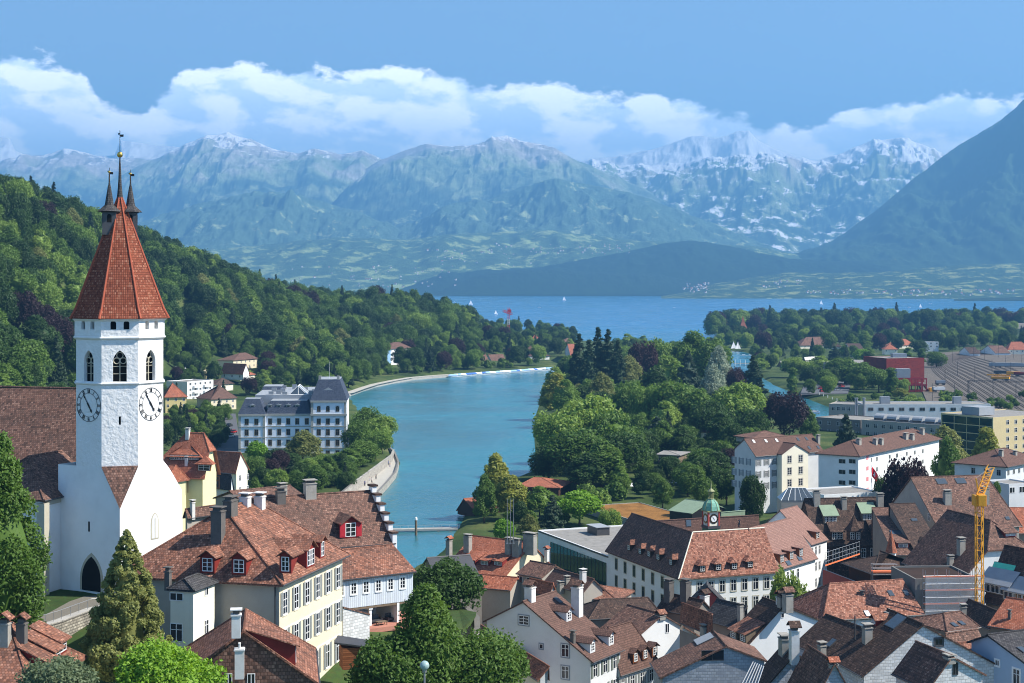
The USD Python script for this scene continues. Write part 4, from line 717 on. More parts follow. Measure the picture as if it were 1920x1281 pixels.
def trunk(seed, r0, H0, tips, H1, limbs=7):
    r = np.random.default_rng(seed + 99); b = B(); top = H0 + (H1 - H0) * .55; bend = np.array([r.normal() * .04 * top, r.normal() * .04 * top, 0]); prev = np.array([0, 0, -.6]); rad = r0 * 1.35
    for i in range(1, 7):
        t = i / 6; q = np.array([0, 0, top * t]) + bend * math.sin(t * 3); b.tube(prev, q, rad, r0 * (1 - .75 * t), n=8, cap=False); prev = q; rad = r0 * (1 - .75 * t)
    sel = tips[r.choice(len(tips), min(limbs, len(tips)), replace=False)]
    for c in sel:
        z = H0 * r.uniform(.7, 1.0) + (min(c[2], top) - H0) * .45; st = np.array([0, 0, max(.5, min(z, top))]); m = st + (c - st) * .5 + UP * .08 * np.linalg.norm(c - st); b.tube(st, m, r0 * .42, r0 * .25, n=5, cap=False); b.tube(m, c, r0 * .25, r0 * .06, n=5, cap=False)
    return np.vstack(b.v), np.vstack(b.f)
PROTO = {}
def proto(key, seed, shape, R, H, nc, ncard, s, leafm, H0=None, tr=.35, bark='bark'):
    H0 = H * .18 if H0 is None else H0; V, Fc, C = crown(seed, shape, R, H0, H, nc, ncard, s); tv, tf = trunk(seed, tr, H0, C, H)
    path = '/World/tree_kind_' + key; pr = stage.CreateClassPrim(path); UsdGeom.Xform.Define(stage, path); stage.GetPrimAtPath(path).SetSpecifier(Sdf.SpecifierClass)
    write(path + '/trunk', tv, tf, bark); write(path + '/crown', V, Fc, leafm); PROTO[key] = (path, float(np.percentile(np.hypot(V[:, 0], V[:, 1]), 98)), float(np.percentile(V[:, 2], 99.7)), V, Fc, leafm)
sd = 100
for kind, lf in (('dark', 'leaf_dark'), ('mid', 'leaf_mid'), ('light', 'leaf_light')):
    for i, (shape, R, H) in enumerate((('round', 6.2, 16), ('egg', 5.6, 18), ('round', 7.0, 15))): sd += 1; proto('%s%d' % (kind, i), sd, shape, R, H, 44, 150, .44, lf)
proto('purple', 131, 'round', 7, 16, 46, 150, .44, 'leaf_purple'); proto('olive', 132, 'egg', 5.5, 16, 44, 150, .42, 'leaf_olive'); proto('spruce', 133, 'cone', 4.2, 22, 150, 60, .46, 'leaf_conifer', 2); proto('spruce1', 134, 'cone', 3.6, 19, 130, 60, .46, 'leaf_conifer', 2); proto('cedar', 135, 'cone', 6.2, 20, 120, 80, .45, 'leaf_cedar', 3)
proto('poplar', 136, 'column', 2.3, 22, 60, 100, .4, 'leaf_mid', 1.5); proto('silver', 137, 'egg', 6, 20, 46, 150, .42, 'leaf_silver'); proto('willow', 138, 'weep', 5, 11, 40, 170, .42, 'leaf_willow', 1.5); proto('bright', 139, 'round', 6, 13, 44, 130, .5, 'leaf_bright', 2); proto('yellow', 140, 'egg', 5, 17, 44, 130, .5, 'leaf_yellow', 3)
proto('bush', 141, 'round', 2.2, 3.2, 16, 70, .32, 'leaf_mid', .1, .08); proto('bush1', 142, 'round', 2.4, 3, 16, 70, .32, 'leaf_light', .1, .08)
def tree(key, x, y, z=None, H=None, wid=None, rot=None, label=None, group=None, name=None):
    path, R, H0, *_ = PROTO[key]; z = gz(x, y) if z is None else z; k = 1.0 if H is None else H / H0; kw = k if wid is None else wid / (2 * R)
    nm = name or ('conifer_tree' if key in ('spruce', 'spruce1', 'cedar') else 'poplar_tree' if key == 'poplar' else 'shrub' if key.startswith('bush') else 'broadleaf_tree')
    pt = '/World/' + numbered('/World', nm); xf = UsdGeom.Xform.Define(stage, pt); xf.AddTranslateOp().Set(Gf.Vec3d(float(x), float(y), float(z))); xf.AddRotateZOp().Set(float(rot if rot is not None else (x * 37 + y * 91) % 360)); xf.AddScaleOp().Set(Gf.Vec3f(kw, kw, k))
    pr = xf.GetPrim(); pr.GetReferences().AddInternalReference(path); pr.SetInstanceable(True); tag(pr, label, 'shrub' if nm == 'shrub' else 'tree', group)
def tree_px(key, px, pt, wpx, Y, label, group=None, pb=None, **k):
    """tree by the pixel of its top, its width in pixels and its distance; the ground or pixel row pb gives the foot"""
    x = (px - 960) / F * Y; z0 = gz(x, Y) if pb is None else CH - (pb - HOR) / F * Y; zt = CH - (pt - HOR) / F * Y; z0 = min(z0, zt - 2.0); tree(key, x, Y, z0, (zt - z0) * 1.0, wpx / F * Y, label=label, group=group, **k)
# -- the big trees near the viewer, each with fine leaves of its own
def big(name, px, pt, pb, wpx, Y, shape, lf, nc, ncard, s, seed, label, H0f=.1, lumpy=.35, zb=None):
    x = (px - 960) / F * Y; zt = CH - (pt - HOR) / F * Y; z0 = (CH - (pb - HOR) / F * Y) if zb is None else zb; H = zt - z0; R = wpx / 2 / F * Y
    t = T(name, label, 'tree', (x, Y, z0)); V, Fc, C = crown(seed, shape, R, H * H0f, H, nc, ncard, s, lumpy); tv, tf = trunk(seed, max(.12, R * .06), H * H0f, C, H)
    write(t.path + '/trunk', tv, tf, 'bark'); write(t.path + '/crown', V, Fc, lf)
big('linden_tree', 238, 985, 1275, 168, 137, 'tear', 'leaf_olive', 420, 170, .15, 5, 'dense pointed olive green tree in front of the church tower foot', .03)
big('chestnut_tree', -6, 806, 1290, 168, 150, 'egg', 'leaf_chestnut', 100, 420, .2, 6, 'large green tree at the left edge in front of the church chapel', .1)
big('walnut_tree', 318, 1192, 1420, 190, 112, 'round', 'leaf_bright', 90, 420, .16, 7, 'bright yellow green tree at the bottom below the pointed olive tree')
big('magnolia_tree', 800, 1106, 1330, 150, 141, 'egg', 'leaf_mid', 110, 200, .19, 8, 'leafy tree rising behind the globe lamp beside the garden lawn', .05)
big('magnolia_tree', 728, 1190, 1340, 130, 139, 'round', 'leaf_chestnut', 80, 190, .19, 9, 'dark leafy tree left of the globe lamp post', .05)
big('magnolia_tree', 905, 1185, 1340, 165, 143, 'round', 'leaf_mid', 110, 200, .19, 10, 'leafy tree right of the globe lamp in front of the low tiled roof', .05)
big('garden_tree', 838, 1060, 1150, 130, 205, 'round', 'leaf_dark', 60, 200, .26, 12, 'dark round tree behind the curved garden wall')
big('garden_shrub', 108, 1240, 1320, 130, 108, 'round', 'leaf_grey', 40, 260, .13, 13, 'greyish shrub in front of the roof with three shed dormers')
# ---------------------------------------------------------------- the old town near the viewer
def zat(py, Y): return CH - (py - HOR) / F * Y
h = House('parsonage', 'big cream house with grey shutters and hipped brown roof below the church tower', (530, 1097), 150, (656, 1040), (421, 953), W=18, f0=1, f1=1, R2=473, zb=20, wall='cream', roof='tile_old', ov=.6)
h.wins('f', 6, 2, 1.9, 15.6, -1.0, 3.6, 1.0, 2.15, 'bars', shutter='shutter_grey', surround='cream_pale').wins('f', 4, 1, 6.9, 15.6, -8.3, 0, 1.0, 2.4, 'arch', shutter='shutter_grey', surround='cream_pale')
h.dormer(537, 1071, 1.2, 1.7).dormer(578, 1060, 2.1, 1.9, n=2).dormer(600, 1043, 1.2, 1.8).dormer(391, 1071, 1.5, 1.6).dormer(450, 1074, 1.5, 1.6)
h.chim(409, 1010, 951, 1.0, 1.1, 'chimney_dark').chim(432, 956, 931, 1.5, .9, 'chimney_dark').chim(460, 945, 925, .9, .9, 'chimney_white').chim(487, 950, 924, .9, .9, 'chimney_white')
for sd in (0, 1):
    b = B(); fc = h.faces['f']; fbox(b, fc, 0, h.L - 1.2, h.ze - 4.55 - sd * 3.6, h.ze - 4.42 - sd * 3.6, 0, .06); b.put(h.t, 'string_course', 'cream_pale')
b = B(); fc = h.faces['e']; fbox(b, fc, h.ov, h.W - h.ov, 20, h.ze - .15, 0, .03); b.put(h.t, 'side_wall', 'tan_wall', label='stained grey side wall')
b = B(); b.tube(fc.at(1.0, 20, .1), fc.at(1.0, h.ze, .1), .07, n=5); b.put(h.t, 'downpipe', 'metal_dark')
h = House('stair_annex', 'small cream annex with grey slate roof beside the big cream house', (364, 1107), 147, (409, 1090), (346, 1085), C=(309, 1105), f0=1, f1=1, zb=20, wall='cream_pale', roof='slate_dark', ov=.25)
h.wp('f', 387, 1109, .7, .8).wp('f', 387, 1176, .8, 1.4).wp('e', 331, 1119, 1.4, .75).wp('e', 331, 1186, 1.3, 1.7)
h.chim(315, 1091, 1064, .5, .5, 'chimney_dark')
H2 = h = House('stepped_gable_house', 'long brown roofed house with white stepped gable above the river', (742, 1018), 185, (500, 1037), (700, 920), zb=20, wall='white_wall', roof='tile_mix')
h.dormer(656, 1006, 1.7, 1.9, 'gable', shutter='shutter_red', over=.45).chim(581, 930, 900, 1.3, 1.0, 'chimney_grey').chim(526, 940, 915, 1.0, .9, 'chimney_dark')
for i in range(6):                         # crow steps of the right-hand gable, each with a tiled cap
    t0 = i / 5.5; vv = h.vr * t0; zt = h.ze + (h.zr - h.ze) * min(1, t0 + .10) + .55; b = B(); c = h.w(.12, vv + .55 if i < 5.5 else vv, 0)
    b.box(np.array([c[0], c[1], h.ze - 2.5]), .55, 1.15, zt - h.ze + 2.5, h.u); p = b.put(h.t, 'gable_step', 'white_wall'); b = B(); b.box(np.array([c[0], c[1], zt]), .85, 1.35, .22, h.u); b.put(h.t, 'cap', 'tile_dark', p)
g = House('gallery_wing', 'tiled wing with white boarded gallery on posts beside the cream house', (781, 1071), 179, (634, 1088), (737, 1021), wr=1.03, zb=29.55, wall='board_white', roof='tile_old', ov=.35)
g.wins('f', 6, 1, 1.6, 9.3, -.55, 0, .66, 1.25, 'bars', surround='frame_white')
b = B(); b.slab([g.w(.2, .3, 29.5), g.w(g.L, .3, 29.5), g.w(g.L, g.W, 29.5), g.w(.2, g.W, 29.5)], (0, 0, -.2)); b.put(g.t, 'gallery_floor', 'weathered')
b = B(); b.box(g.w(g.L / 2 + 1.0, g.W - .3, 26.5), g.L - 2, .3, 3, g.u); b.box(g.w(2.2, g.W * .5, 26.5), .3, g.W * .9, 3, g.u); b.put(g.t, 'porch_wall', 'white_wall')
for a in (.7, 5.6): b = B(); b.box(g.w(a, .6, 26.6), .32, .32, 2.7, g.u); b.box(g.w(a, .6, 29.1), .5, .5, .25, g.u); b.put(g.t, 'post', 'white_paint')
b = B(); b.slab([g.w(-1.5, -1.0, 27.32), g.w(g.L, -1.0, 27.32), g.w(g.L, g.W, 27.32), g.w(-1.5, g.W, 27.32)], (0, 0, -.5)); b.top('terrace', 'terracotta', kind='structure')
for k, (a, w_) in enumerate(((4.7, 1.5), (2.6, .8))):
    t = T('garden_sofa', ['dark garden sofa under the white boarded gallery', 'dark garden armchair at the edge of the gallery terrace'][k], 'garden seat', g.w(a, 1.3, 27.32)); b = B(); b.box(t.org + UP * .2, w_, .7, .22, g.u); b.put(t, 'seat', 'metal_dark'); b = B(); b.box(t.org + UP * .2 + v3(g.v) * .4, w_, .14, .65, g.u); b.put(t, 'backrest', 'metal_dark')
    for sg in (-1, 1): b = B(); b.box(t.org + v3(g.u) * sg * (w_ / 2 + .06), .12, .75, .55, g.u); b.put(t, 'armrest', 'metal_dark')
t = T('garden_table', 'low slatted garden table in front of the dark sofa', 'table', g.w(4.4, .1, 27.32)); b = B(); b.box(t.org + UP * .36, 1.2, .7, .06, g.u); b.put(t, 'table_top', 'weathered')
for a in (-.5, .5):
    for c in (-.28, .28): b = B(); b.box(t.org + v3(g.u) * a + v3(g.v) * c, .07, .07, .36, g.u); b.put(t, 'leg', 'weathered')
def wall_run(name, label, pts, tops, bots, thick, m, cap=None, cat='wall'):
    """a wall along plan points with its own top and foot heights"""
    t = T(name, label, cat, v3(pts[0], bots[0])); b = B(); c = B(); pts = [np.array(p[:2], float) for p in pts]
    for i in range(len(pts) - 1):
        p, q = pts[i], pts[i + 1]; d = (q - p) / np.linalg.norm(q - p); n = np.array([-d[1], d[0]]) * thick / 2; V = [v3(p - n, bots[i]), v3(q - n, bots[i + 1]), v3(q + n, bots[i + 1]), v3(p + n, bots[i]), v3(p - n, tops[i]), v3(q - n, tops[i + 1]), v3(q + n, tops[i + 1]), v3(p + n, tops[i])]
        b.add(V, [[3, 2, 1, 0], [4, 5, 6, 7], [0, 1, 5, 4], [1, 2, 6, 5], [2, 3, 7, 6], [3, 0, 4, 7]])
        if cap: n2 = n * 1.35; V = [v3(p - n2, tops[i] + .004), v3(q - n2, tops[i + 1] + .004), v3(q + n2, tops[i + 1] + .004), v3(p + n2, tops[i] + .004), v3(p - n2, tops[i] + .18), v3(q - n2, tops[i + 1] + .18), v3(q + n2, tops[i + 1] + .18), v3(p + n2, tops[i] + .18)]; c.add(V, [[3, 2, 1, 0], [4, 5, 6, 7], [0, 1, 5, 4], [1, 2, 6, 5], [2, 3, 7, 6], [3, 0, 4, 7]])
    b.put(t, 'masonry', m)
    if cap: c.put(t, 'coping', cap)
    return t
w0 = P(640, 1140, 168); w1 = P(690, 1153, 171); w2 = P(722, 1178, 172)
wall_run('garden_wall', 'whitewashed stone wall with tiled coping between cream house and gallery', [w0, w1], [w0[2], w1[2]], [21, 21], .5, 'shingle_white', 'tile_mix')
wall_run('garden_wall', 'pale rubble retaining wall below the gallery terrace', [P(640, 1165, 166), P(690, 1170, 168), P(730, 1186, 171), P(745, 1180, 174)], [27.2, 26.6, 26.6, 27.0], [20] * 4, .6, 'stone_wall')
wall_run('garden_wall', 'curved pale stone wall holding up the garden lawn', [P(853, 1140, 206), P(876, 1141, 202), P(894, 1146, 196), P(895, 1152, 190), P(884, 1163, 184), P(870, 1178, 178)], [24.0] * 6, [14] * 6, .5, 'stone_grey', 'stone_grey')
b = B(); b.slab([P(860, 1141, 204), P(893, 1148, 195), P(883, 1165, 183), P(868, 1180, 177), P(800, 1176, 176), P(790, 1150, 196)], (0, 0, -.4)); b.top('lawn', 'ground_look', kind='structure')
t = T('garden_shed', 'dark roofed wooden shed beside the cream house', 'shed', P(664, 1250, 158)); o = P(664, 1250, 158); b = B(); b.box(o, 2.6, 2.4, 2.1, (.97, .25)); b.put(t, 'wall', 'board_wood'); b = B(); b.slab([o + np.array([-1.8, -1.6, 2.75]), o + np.array([1.8, -1.2, 2.2]), o + np.array([1.8, 1.6, 2.2]), o + np.array([-1.8, 1.6, 2.75])], (0, 0, -.15)); b.put(t, 'roof', 'metal_dark')
# lower left corner
h = House('low_tiled_house', 'red tiled house in the bottom left corner with three shed dormers', (60, 1300), 122, u=(-.997, .083), L=22, W=-12, R1=(18, 1166), f0=1, zb=24, wall='cream_pale', roof='tile_old', B=None)
h.dormer(112, 1222, 1.9, 1.1, 'shed').dormer(100, 1240, 1.9, 1.1, 'shed').dormer(92, 1262, 1.9, 1.1, 'shed').chim(8, 1206, 1160, .9, .8, 'chimney_grey', 'gable').chim(41, 1190, 1160, .7, .7, 'chimney_dark', 'gable')
h = House('gabled_tile_house', 'tile hung gabled house at the bottom edge in front of the cream house', (598, 1281), 125, (592, 1216), (457, 1182), h1=4, f1=1, zb=22, wall='tile_mix', roof='tile_old', ov=.3)
h.wp('e', 428, 1276, .6, 1.1).wp('e', 471, 1276, .6, 1.1).dormer(548, 1237, 2.6, 1.5, 'shed').chim(489, 1214, 1168, .75, .75, 'chimney_white').chim(443, 1176, 1143, .7, .7, 'chimney_white')
chimney(h.t, P(449, 1272, 123.2), zat(1208, 123.2), .7, .7, h.u, 'chimney_white', 'pots')
# bottom middle
h = House('gabled_white_house', 'grey white gabled house with plain brown roof at the bottom middle', (1112, 1242), 200, (1171, 1218), (980, 1128), C=(905, 1165), zb=4, wall='grey_white', roof='tile_brown', ov=.5)
h.wp('e', 982, 1163, 1.5, 1.2, 'bars', surround='shutter_blue').wp('e', 1060, 1220, 1.1, 1.6, surround='shutter_blue').wp('e', 1060, 1261, 1.1, 1.6, surround='shutter_blue').wp('e', 1015, 1212, .5, .6, surround='shutter_blue')
h.wins('f', 3, 2, 1.4, 6.6, -.5, 3.0, 1.0, 1.7, shutter='shutter_green')
h.dormer(1064, 1162, 1.3, 1.4, m='grey_white').dormer(1108, 1221, 1.3, 1.4, m='grey_white').dormer(1143, 1207, 1.3, 1.4, m='grey_white')
h.chim(1082, 1151, 1096, 1.1, 1.2, 'chimney_white', 'gable', 'tile_mix').chim(994, 1124, 1096, 1.1, 1.1, 'chimney_white', 'gable', 'tile_mix').chim(1074, 1204, 1183, .55, .55, 'chimney_dark').sky(1046, 1126, .9, 1.2, 'metal_dark')
h = House('dormer_house', 'brown roofed house with three wooden dormers beside the grey white gable', (1164, 1267), 206, (1238, 1243), (1140, 1177), R2=1183, f1=1, zb=4, wall='white_wall', roof='tile_brown', ov=.4)
h.dormer(1189, 1240, 1.2, 1.4, m='board_wood').dormer(1207, 1234, 1.2, 1.4, m='board_wood').dormer(1225, 1228, 1.2, 1.4, m='board_wood').wins('f', 4, 1, 1.0, 7.5, -.6, 0, .9, 1.6, shutter='shutter_grey')
h = House('lean_to_roof', 'low reddish tiled outbuilding along the foot of the grey white gable', (1008, 1276), 195, (882, 1195), (1030, 1250), wr=1.03, zb=4, wall='grey_white', roof='tile_old')
h = House('hipped_town_house', 'dark tiled hip roofed house behind the three wooden dormers', (1104, 1161), 226, (1243, 1155), (1127, 1124), W=8.5, f0=1, f1=1, R2=1200, zb=4, wall='tan_dark', roof='tile_dark').chim(1238, 1164, 1120, .01, .01) if False else House('hipped_town_house', 'dark tiled hip roofed house behind the three wooden dormers', (1104, 1161), 226, (1243, 1155), (1127, 1124), W=8.5, f0=1, f1=1, R2=1215, zb=4, wall='tan_dark', roof='tile_dark')
h = House('white_gable_house', 'white gabled house to the right of the dark hip roof', (1314, 1193), 224, u=(-.55, .835), L=8, R1=(1243, 1152), zb=4, wall='white_wall', roof='tile_mix')
h.wp('e', 1251, 1178, .7, 1.3).chim(1252, 1235, 1187, 1.0, 1.0, 'chimney_grey', 'gable', 'tile_old')
h = House('shingled_house', 'grey shingled gable with wide window and metal panel on its tiled roof', (1237, 1271), 175, (1219, 1242), (1362, 1211), C=(1440, 1240), zb=6, wall='shingle_grey', roof='tile_mix', ov=.35)
h.wp('e', 1336, 1229, 2.5, 1.15, frame='metal_dark').sky(1320, 1199, 2.6, 2.2, 'zinc')
h = House('dark_roof_house', 'dark roofed house with bright white gable and tiny square window', (1399, 1213), 195, (1360, 1196), (1470, 1135), C=(1541, 1163), zb=6, wall='white_wall', roof='tile_dark', ov=.3)
h.wp('e', 1467, 1154, .45, .55).dormer(1378, 1196, 1.6, 1.1, 'shed', m='weathered', roof='tile_old').dormer(1396, 1202, 1.6, 1.1, 'shed', m='weathered', roof='tile_old')
h.chim(1461, 1130, 1114, .6, .6, 'chimney_white', 'gable', 'tile_red').chim(1477, 1136, 1109, 1.0, 1.0, 'chimney_grey', 'gable', 'tile_mix').chim(1518, 1156, 1115, .9, .9, 'chimney_grey', 'gable', 'tile_dark')
h = House('narrow_house', 'small dark roofed house with grey gable at the bottom edge', (1434, 1290), 158, (1412, 1270), (1494, 1222), zb=8, wall='shingle_grey', roof='tile_dark', ov=.25)
h.chim(1489, 1230, 1175, 1.0, .8, 'chimney_white', 'gable', 'tile_dark').chim(1470, 1222, 1190, 1.4, .8, 'chimney_grey')
h = House('long_dark_house', 'long dark tiled roof with a thin metal pipe between two gabled houses', (1562, 1239), 173, (1487, 1208), (1625, 1180), zb=6, wall='shingle_grey', roof='tile_dark', ov=.3)
h.sky(1559, 1206, .9, 1.2).chim(1541, 1234, 1204, .7, .7, 'chimney_grey'); b = B(); q = P(1603, 1200, 172); b.tube(q, q + UP * 2.6, .08, n=6); b.put(h.t, 'pipe', 'metal_dark')
h = House('shingle_gable_house', 'brown roofed house with large white shingled gable in the lower right', (1616, 1268), 165, (1554, 1234), (1731, 1171), C=(1875, 1248), zb=8, wall='shingle_white', roof='tile_dark', ov=.35)
h.chim(1626, 1202, 1170, .85, .85, 'chimney_grey').chim(1669, 1276, 1212, .9, .9, 'chimney_grey', 'pots').sky(1680, 1166, 2.2, 2.0, 'glass_sky').dormer(1643, 1170, 1.0, .8, 'gable', roof='tile_old').wp('e', 1760, 1204, .9, .75, frame='metal_dark', surround='metal_dark')
h = House('inner_gable_house', 'smaller brown roofed house with white shingled gable at the lower right edge', (1740, 1293), 150, (1672, 1263), (1786, 1230), C=(1850, 1265), zb=8, wall='shingle_white', roof='tile_mix', ov=.3)
h.wp('e', 1791, 1254, .6, 1.2, frame='metal_dark').chim(1856, 1285, 1255, .9, .8, 'chimney_grey')
h = House('hipped_corner_house', 'dark and red tiled roof at the bottom edge left of twin chimneys', (1520, 1330), 150, (1470, 1292), (1566, 1243), zb=8, wall='shingle_grey', roof='tile_mix')
h.chim(1603, 1285, 1240, .55, .6, 'chimney_grey', 'gable', 'tile_red').chim(1613, 1290, 1242, .65, .7, 'chimney_grey', 'gable', 'tile_red')
t = T('glass_roof', 'sloping glazed roof with pale metal bars at the bottom edge', 'glass roof', P(1410, 1290, 150)); gq = [P(1412, 1242, 154), P(1432, 1250, 152), P(1415, 1300, 147), P(1388, 1290, 149)]; b = B(); b.slab(gq, (0, 0, -.06)); b.put(t, 'pane', 'glass_sky')
for i in range(6): k = i / 5; b = B(); b.tube(gq[0] * (1 - k) + gq[1] * k + UP * .05, gq[3] * (1 - k) + gq[2] * k + UP * .05, .05, n=4); b.put(t, 'glazing_bar', 'zinc')
h = House('blue_house', 'pale blue gabled house with grey roof in the bottom right corner', (1985, 1290), 160, u=(.9, .436), L=15, R1=(1851, 1190), C=(1812, 1203), zb=8, wall='blue_wall', roof='slate_dark', ov=.5)
h.wp('e', 1906, 1269, 1.0, 1.6, surround='white_paint').wp('e', 1870, 1243, .6, .6, surround='white_paint').sky(1917, 1219, .8, 1.1)
h = House('small_pink_roof', 'small pinkish tiled roof in front of the pale blue house', (1837, 1239), 170, (1877, 1236), (1795, 1206), zb=10, wall='cream_pale', roof='tile_old')
h = House('skylight_house', 'brown hipped roof with two small skylights behind the white shingled gable', (1776, 1184), 200, (1839, 1176), (1770, 1150), W=8, f0=1, f1=1, R2=1800, zb=6, wall='tan_dark', roof='tile_mix').sky(1789, 1172, .7, 1.0).sky(1803, 1169, .7, 1.0)
h = House('small_brown_roof', 'small brown roof below the hipped roof with two skylights', (1780, 1207), 193, (1842, 1198), (1772, 1188), wr=1.03, zb=6, wall='tan_dark', roof='tile_mix')
h = House('brown_slope_house', 'plain reddish brown roof at the right edge above the pale blue house', (1920, 1184), 205, (1851, 1173), (1955, 1130), zb=6, wall='tan_dark', roof='tile_red').chim(1893, 1160, 1144, .35, .35, 'chimney_dark')
h = House('dark_slope_house', 'dark roof with tall slim chimney below the yellow crane', (1856, 1180), 215, (1793, 1152), (1880, 1150), zb=6, wall='tan_dark', roof='tile_dark').chim(1806, 1163, 1133, .7, .7, 'chimney_grey')
h = House('long_dormer_house', 'dark roof with long shed dormers and turquoise sheet at the right edge', (1968, 1156), 228, (1842, 1128), (2010, 1045), zb=6, wall='tan_dark', roof='tile_dark')
h.dormer(1868, 1112, 5.5, 1.5, 'shed', m='weathered', roof='zinc', n=3, bars=False).dormer(1910, 1128, 5.5, 1.5, 'shed', m='weathered', roof='zinc', n=3, bars=False).sky(1879, 1074, 4.2, 3.0, 'tarp')
# middle: roofs between the river and the school
h = House('terrace_house', 'cream gabled house with orange tiled roof and roof terrace by the river', (946, 1083), 290, (832, 1067), (998, 1018), C=(1037, 1062), zb=3, wall='cream', roof='tile_red', ov=.3)
h.chim(877, 1033, 1002, 1.3, 1.0, 'chimney_grey').chim(954, 1040, 1008, 1.1, 1.0, 'chimney_grey').chim(969, 1041, 1010, 1.5, 1.0, 'chimney_grey').chim(994, 1032, 999, 2.4, 1.2, 'chimney_grey').dormer(884, 1058, 2.1, 1.0, 'shed').dormer(910, 1059, 2.1, 1.0, 'shed').dormer(935, 1060, 2.1, 1.0, 'shed').chim(842, 1050, 1010, .9, .9, 'chimney_grey', 'gable', 'tile_red').chim(1025, 1045, 1028, .7, .7, 'chimney_white', 'gable', 'tile_red')
for x in (951, 957, 963):
    t = T('antenna', 'thin radio mast on the roof of the cream terrace house, one of three', 'antenna', P(x, 1020, 294), 'three thin masts on the terrace house'); b = B(); b.tube(t.org, t.org + UP * 8.3, .09, .05, n=5); b.put(t, 'mast', 'metal_grey'); b = B(); b.box(t.org, .4, .4, .15); b.put(t, 'foot', 'metal_grey')
h = House('metal_roof_house', 'low dark metal roof beside the river', (776, 1079), 266, (856, 1073), (800, 1046), zb=3, wall='tan_dark', roof='metal_dark')
h = House('low_red_roof', 'low red tiled roof behind the dark garden tree', (957, 1107), 262, (891, 1101), (971, 1083), zb=4, wall='tan_wall', roof='tile_red')
h = House('studio_house', 'brown roofed house with a strip of windows behind the grey white gable', (1015, 1084), 262, (967, 1075), (1042, 1060), zb=4, wall='tan_wall', roof='tile_mix').wins('f', 3, 1, 1.0, 5.5, -.4, 0, 1.2, 1.2)
h = House('brown_lane_house', 'brown roof beside a white chimney in front of the glass fronted block', (1092, 1113), 250, (1018, 1092), (1114, 1086), zb=4, wall='tan_wall', roof='tile_brown').chim(1093, 1095, 1067, .8, .8, 'chimney_white').chim(1063, 1092, 1080, .7, .7, 'chimney_grey').chim(1051, 1104, 1090, .8, .8, 'chimney_grey')
h = House('lit_hip_roof', 'orange hipped roof in front of the glass fronted block', (1093, 1122), 252, (1158, 1127), (1118, 1097), W=9, f0=1, f1=1, R2=1126, zb=4, wall='tan_wall', roof='tile_old')
h = House('striped_awning_house', 'small reddish roof behind the grey white gable', (1030, 1118), 240, (985, 1108), (1038, 1094), zb=4, wall='tan_wall', roof='tile_red')
h = House('dark_lane_house', 'dark roofed house with three tall chimneys in front of the school', (1300, 1156), 228, (1230, 1141), (1320, 1126), zb=4, wall='tan_dark', roof='tile_dark').chim(1254, 1124, 1086, 1.1, 1.0, 'chimney_dark').chim(1285, 1122, 1086, 1.2, 1.0, 'chimney_dark').chim(1321, 1149, 1112, 1.0, 1.0, 'chimney_white', 'gable', 'tile_dark')
h = House('red_gable_house', 'red plastered gabled house in front of the school', (1360, 1134), 246, u=(.12, .993), L=4, R1=(1326, 1099), zb=4, wall='red_wall', roof='slate_dark', ov=.25)
h = House('grey_sheet_roof', 'smooth grey sloping roof in front of the red gable', (1373, 1176), 215, (1316, 1161), (1401, 1137), wr=1.03, zb=4, wall='tan_dark', roof='slate_dark').chim(1388, 1160, 1131, .6, .6, 'chimney_grey')
h = House('tile_strip_house', 'narrow orange tiled roof below the smooth grey roof', (1332, 1190), 209, (1274, 1167), (1336, 1152), wr=1.1, zb=4, wall='tan_dark', roof='tile_old').chim(1321, 1184, 1171, .9, .9, 'chimney_grey')
h = House('speckled_roof_house', 'large speckled orange hip roof with skylights in the lower right', (1543, 1164), 230, (1735, 1152), (1556, 1094), W=13, f0=1, zb=4, wall='white_wall', roof='tile_speck').sky(1670, 1113, .8, 1.2).sky(1699, 1112, .8, 1.2).sky(1626, 1151, .8, 1.2, 'frame_white').chim(1616, 1114, 1108, .5, .5, 'chimney_dark')
h = House('brown_hip_house', 'dark brown hipped roof with railings behind the speckled orange roof', (1637, 1077), 262, (1577, 1055), (1650, 1033), C=(1757, 1071), f0=1, f1=1, zb=3, wall='dark_wood', roof='tile_dark', ov=1.0)
h = House('half_hip_house', 'dark roofed house with bright white half hipped gable at the right edge', (1803, 1090), 250, (1690, 1055), (1893, 984), f0=.46, h0=5, zb=4, wall='white_wall', roof='tile_mix', ov=.4).chim(1802, 1036, 1008, 1.0, 1.0, 'chimney_grey').chim(1782, 1059, 1041, .8, .8, 'chimney_grey').dormer(1893, 1005, 2.2, .7, 'shed')
h = House('shingled_row', 'long dark brown tile hung house with metal roofed dormers and pointed turret', (1668, 1020), 330, (1528, 1024), (1645, 932), zb=3, wall='tile_dark', roof='tile_dark')
h.dormer(1557, 980, 3.0, 1.6, 'shed', m='weathered', roof='green_sheet', n=3).dormer(1629, 975, 3.2, 1.6, 'shed', m='weathered', roof='green_sheet', n=3).dormer(1569, 1011, 2.6, 1.7, 'shed', m='tile_dark', n=2).dormer(1645, 1008, 2.8, 1.7, 'shed', m='tile_dark', n=2).chim(1531, 944, 919, 1.3, 1.0).chim(1582, 950, 931, 1.0, 1.0).chim(1650, 952, 925, 1.3, 1.0).wins('f', 7, 1, 1.5, 13.5, -.8, 0, 1.1, 1.9)
c = P(1601, 1014, 327); b = B(); b.lathe([(1.5, 0), (1.5, 2.3)], c, 6); p = b.put(h.t, 'turret', 'tile_dark'); b = B(); b.lathe([(2.1, 2.2), (1.2, 3.2), (.5, 4.4), (.0, 5.4)], c, 6); b.put(h.t, 'turret_roof', 'tile_dark', p)
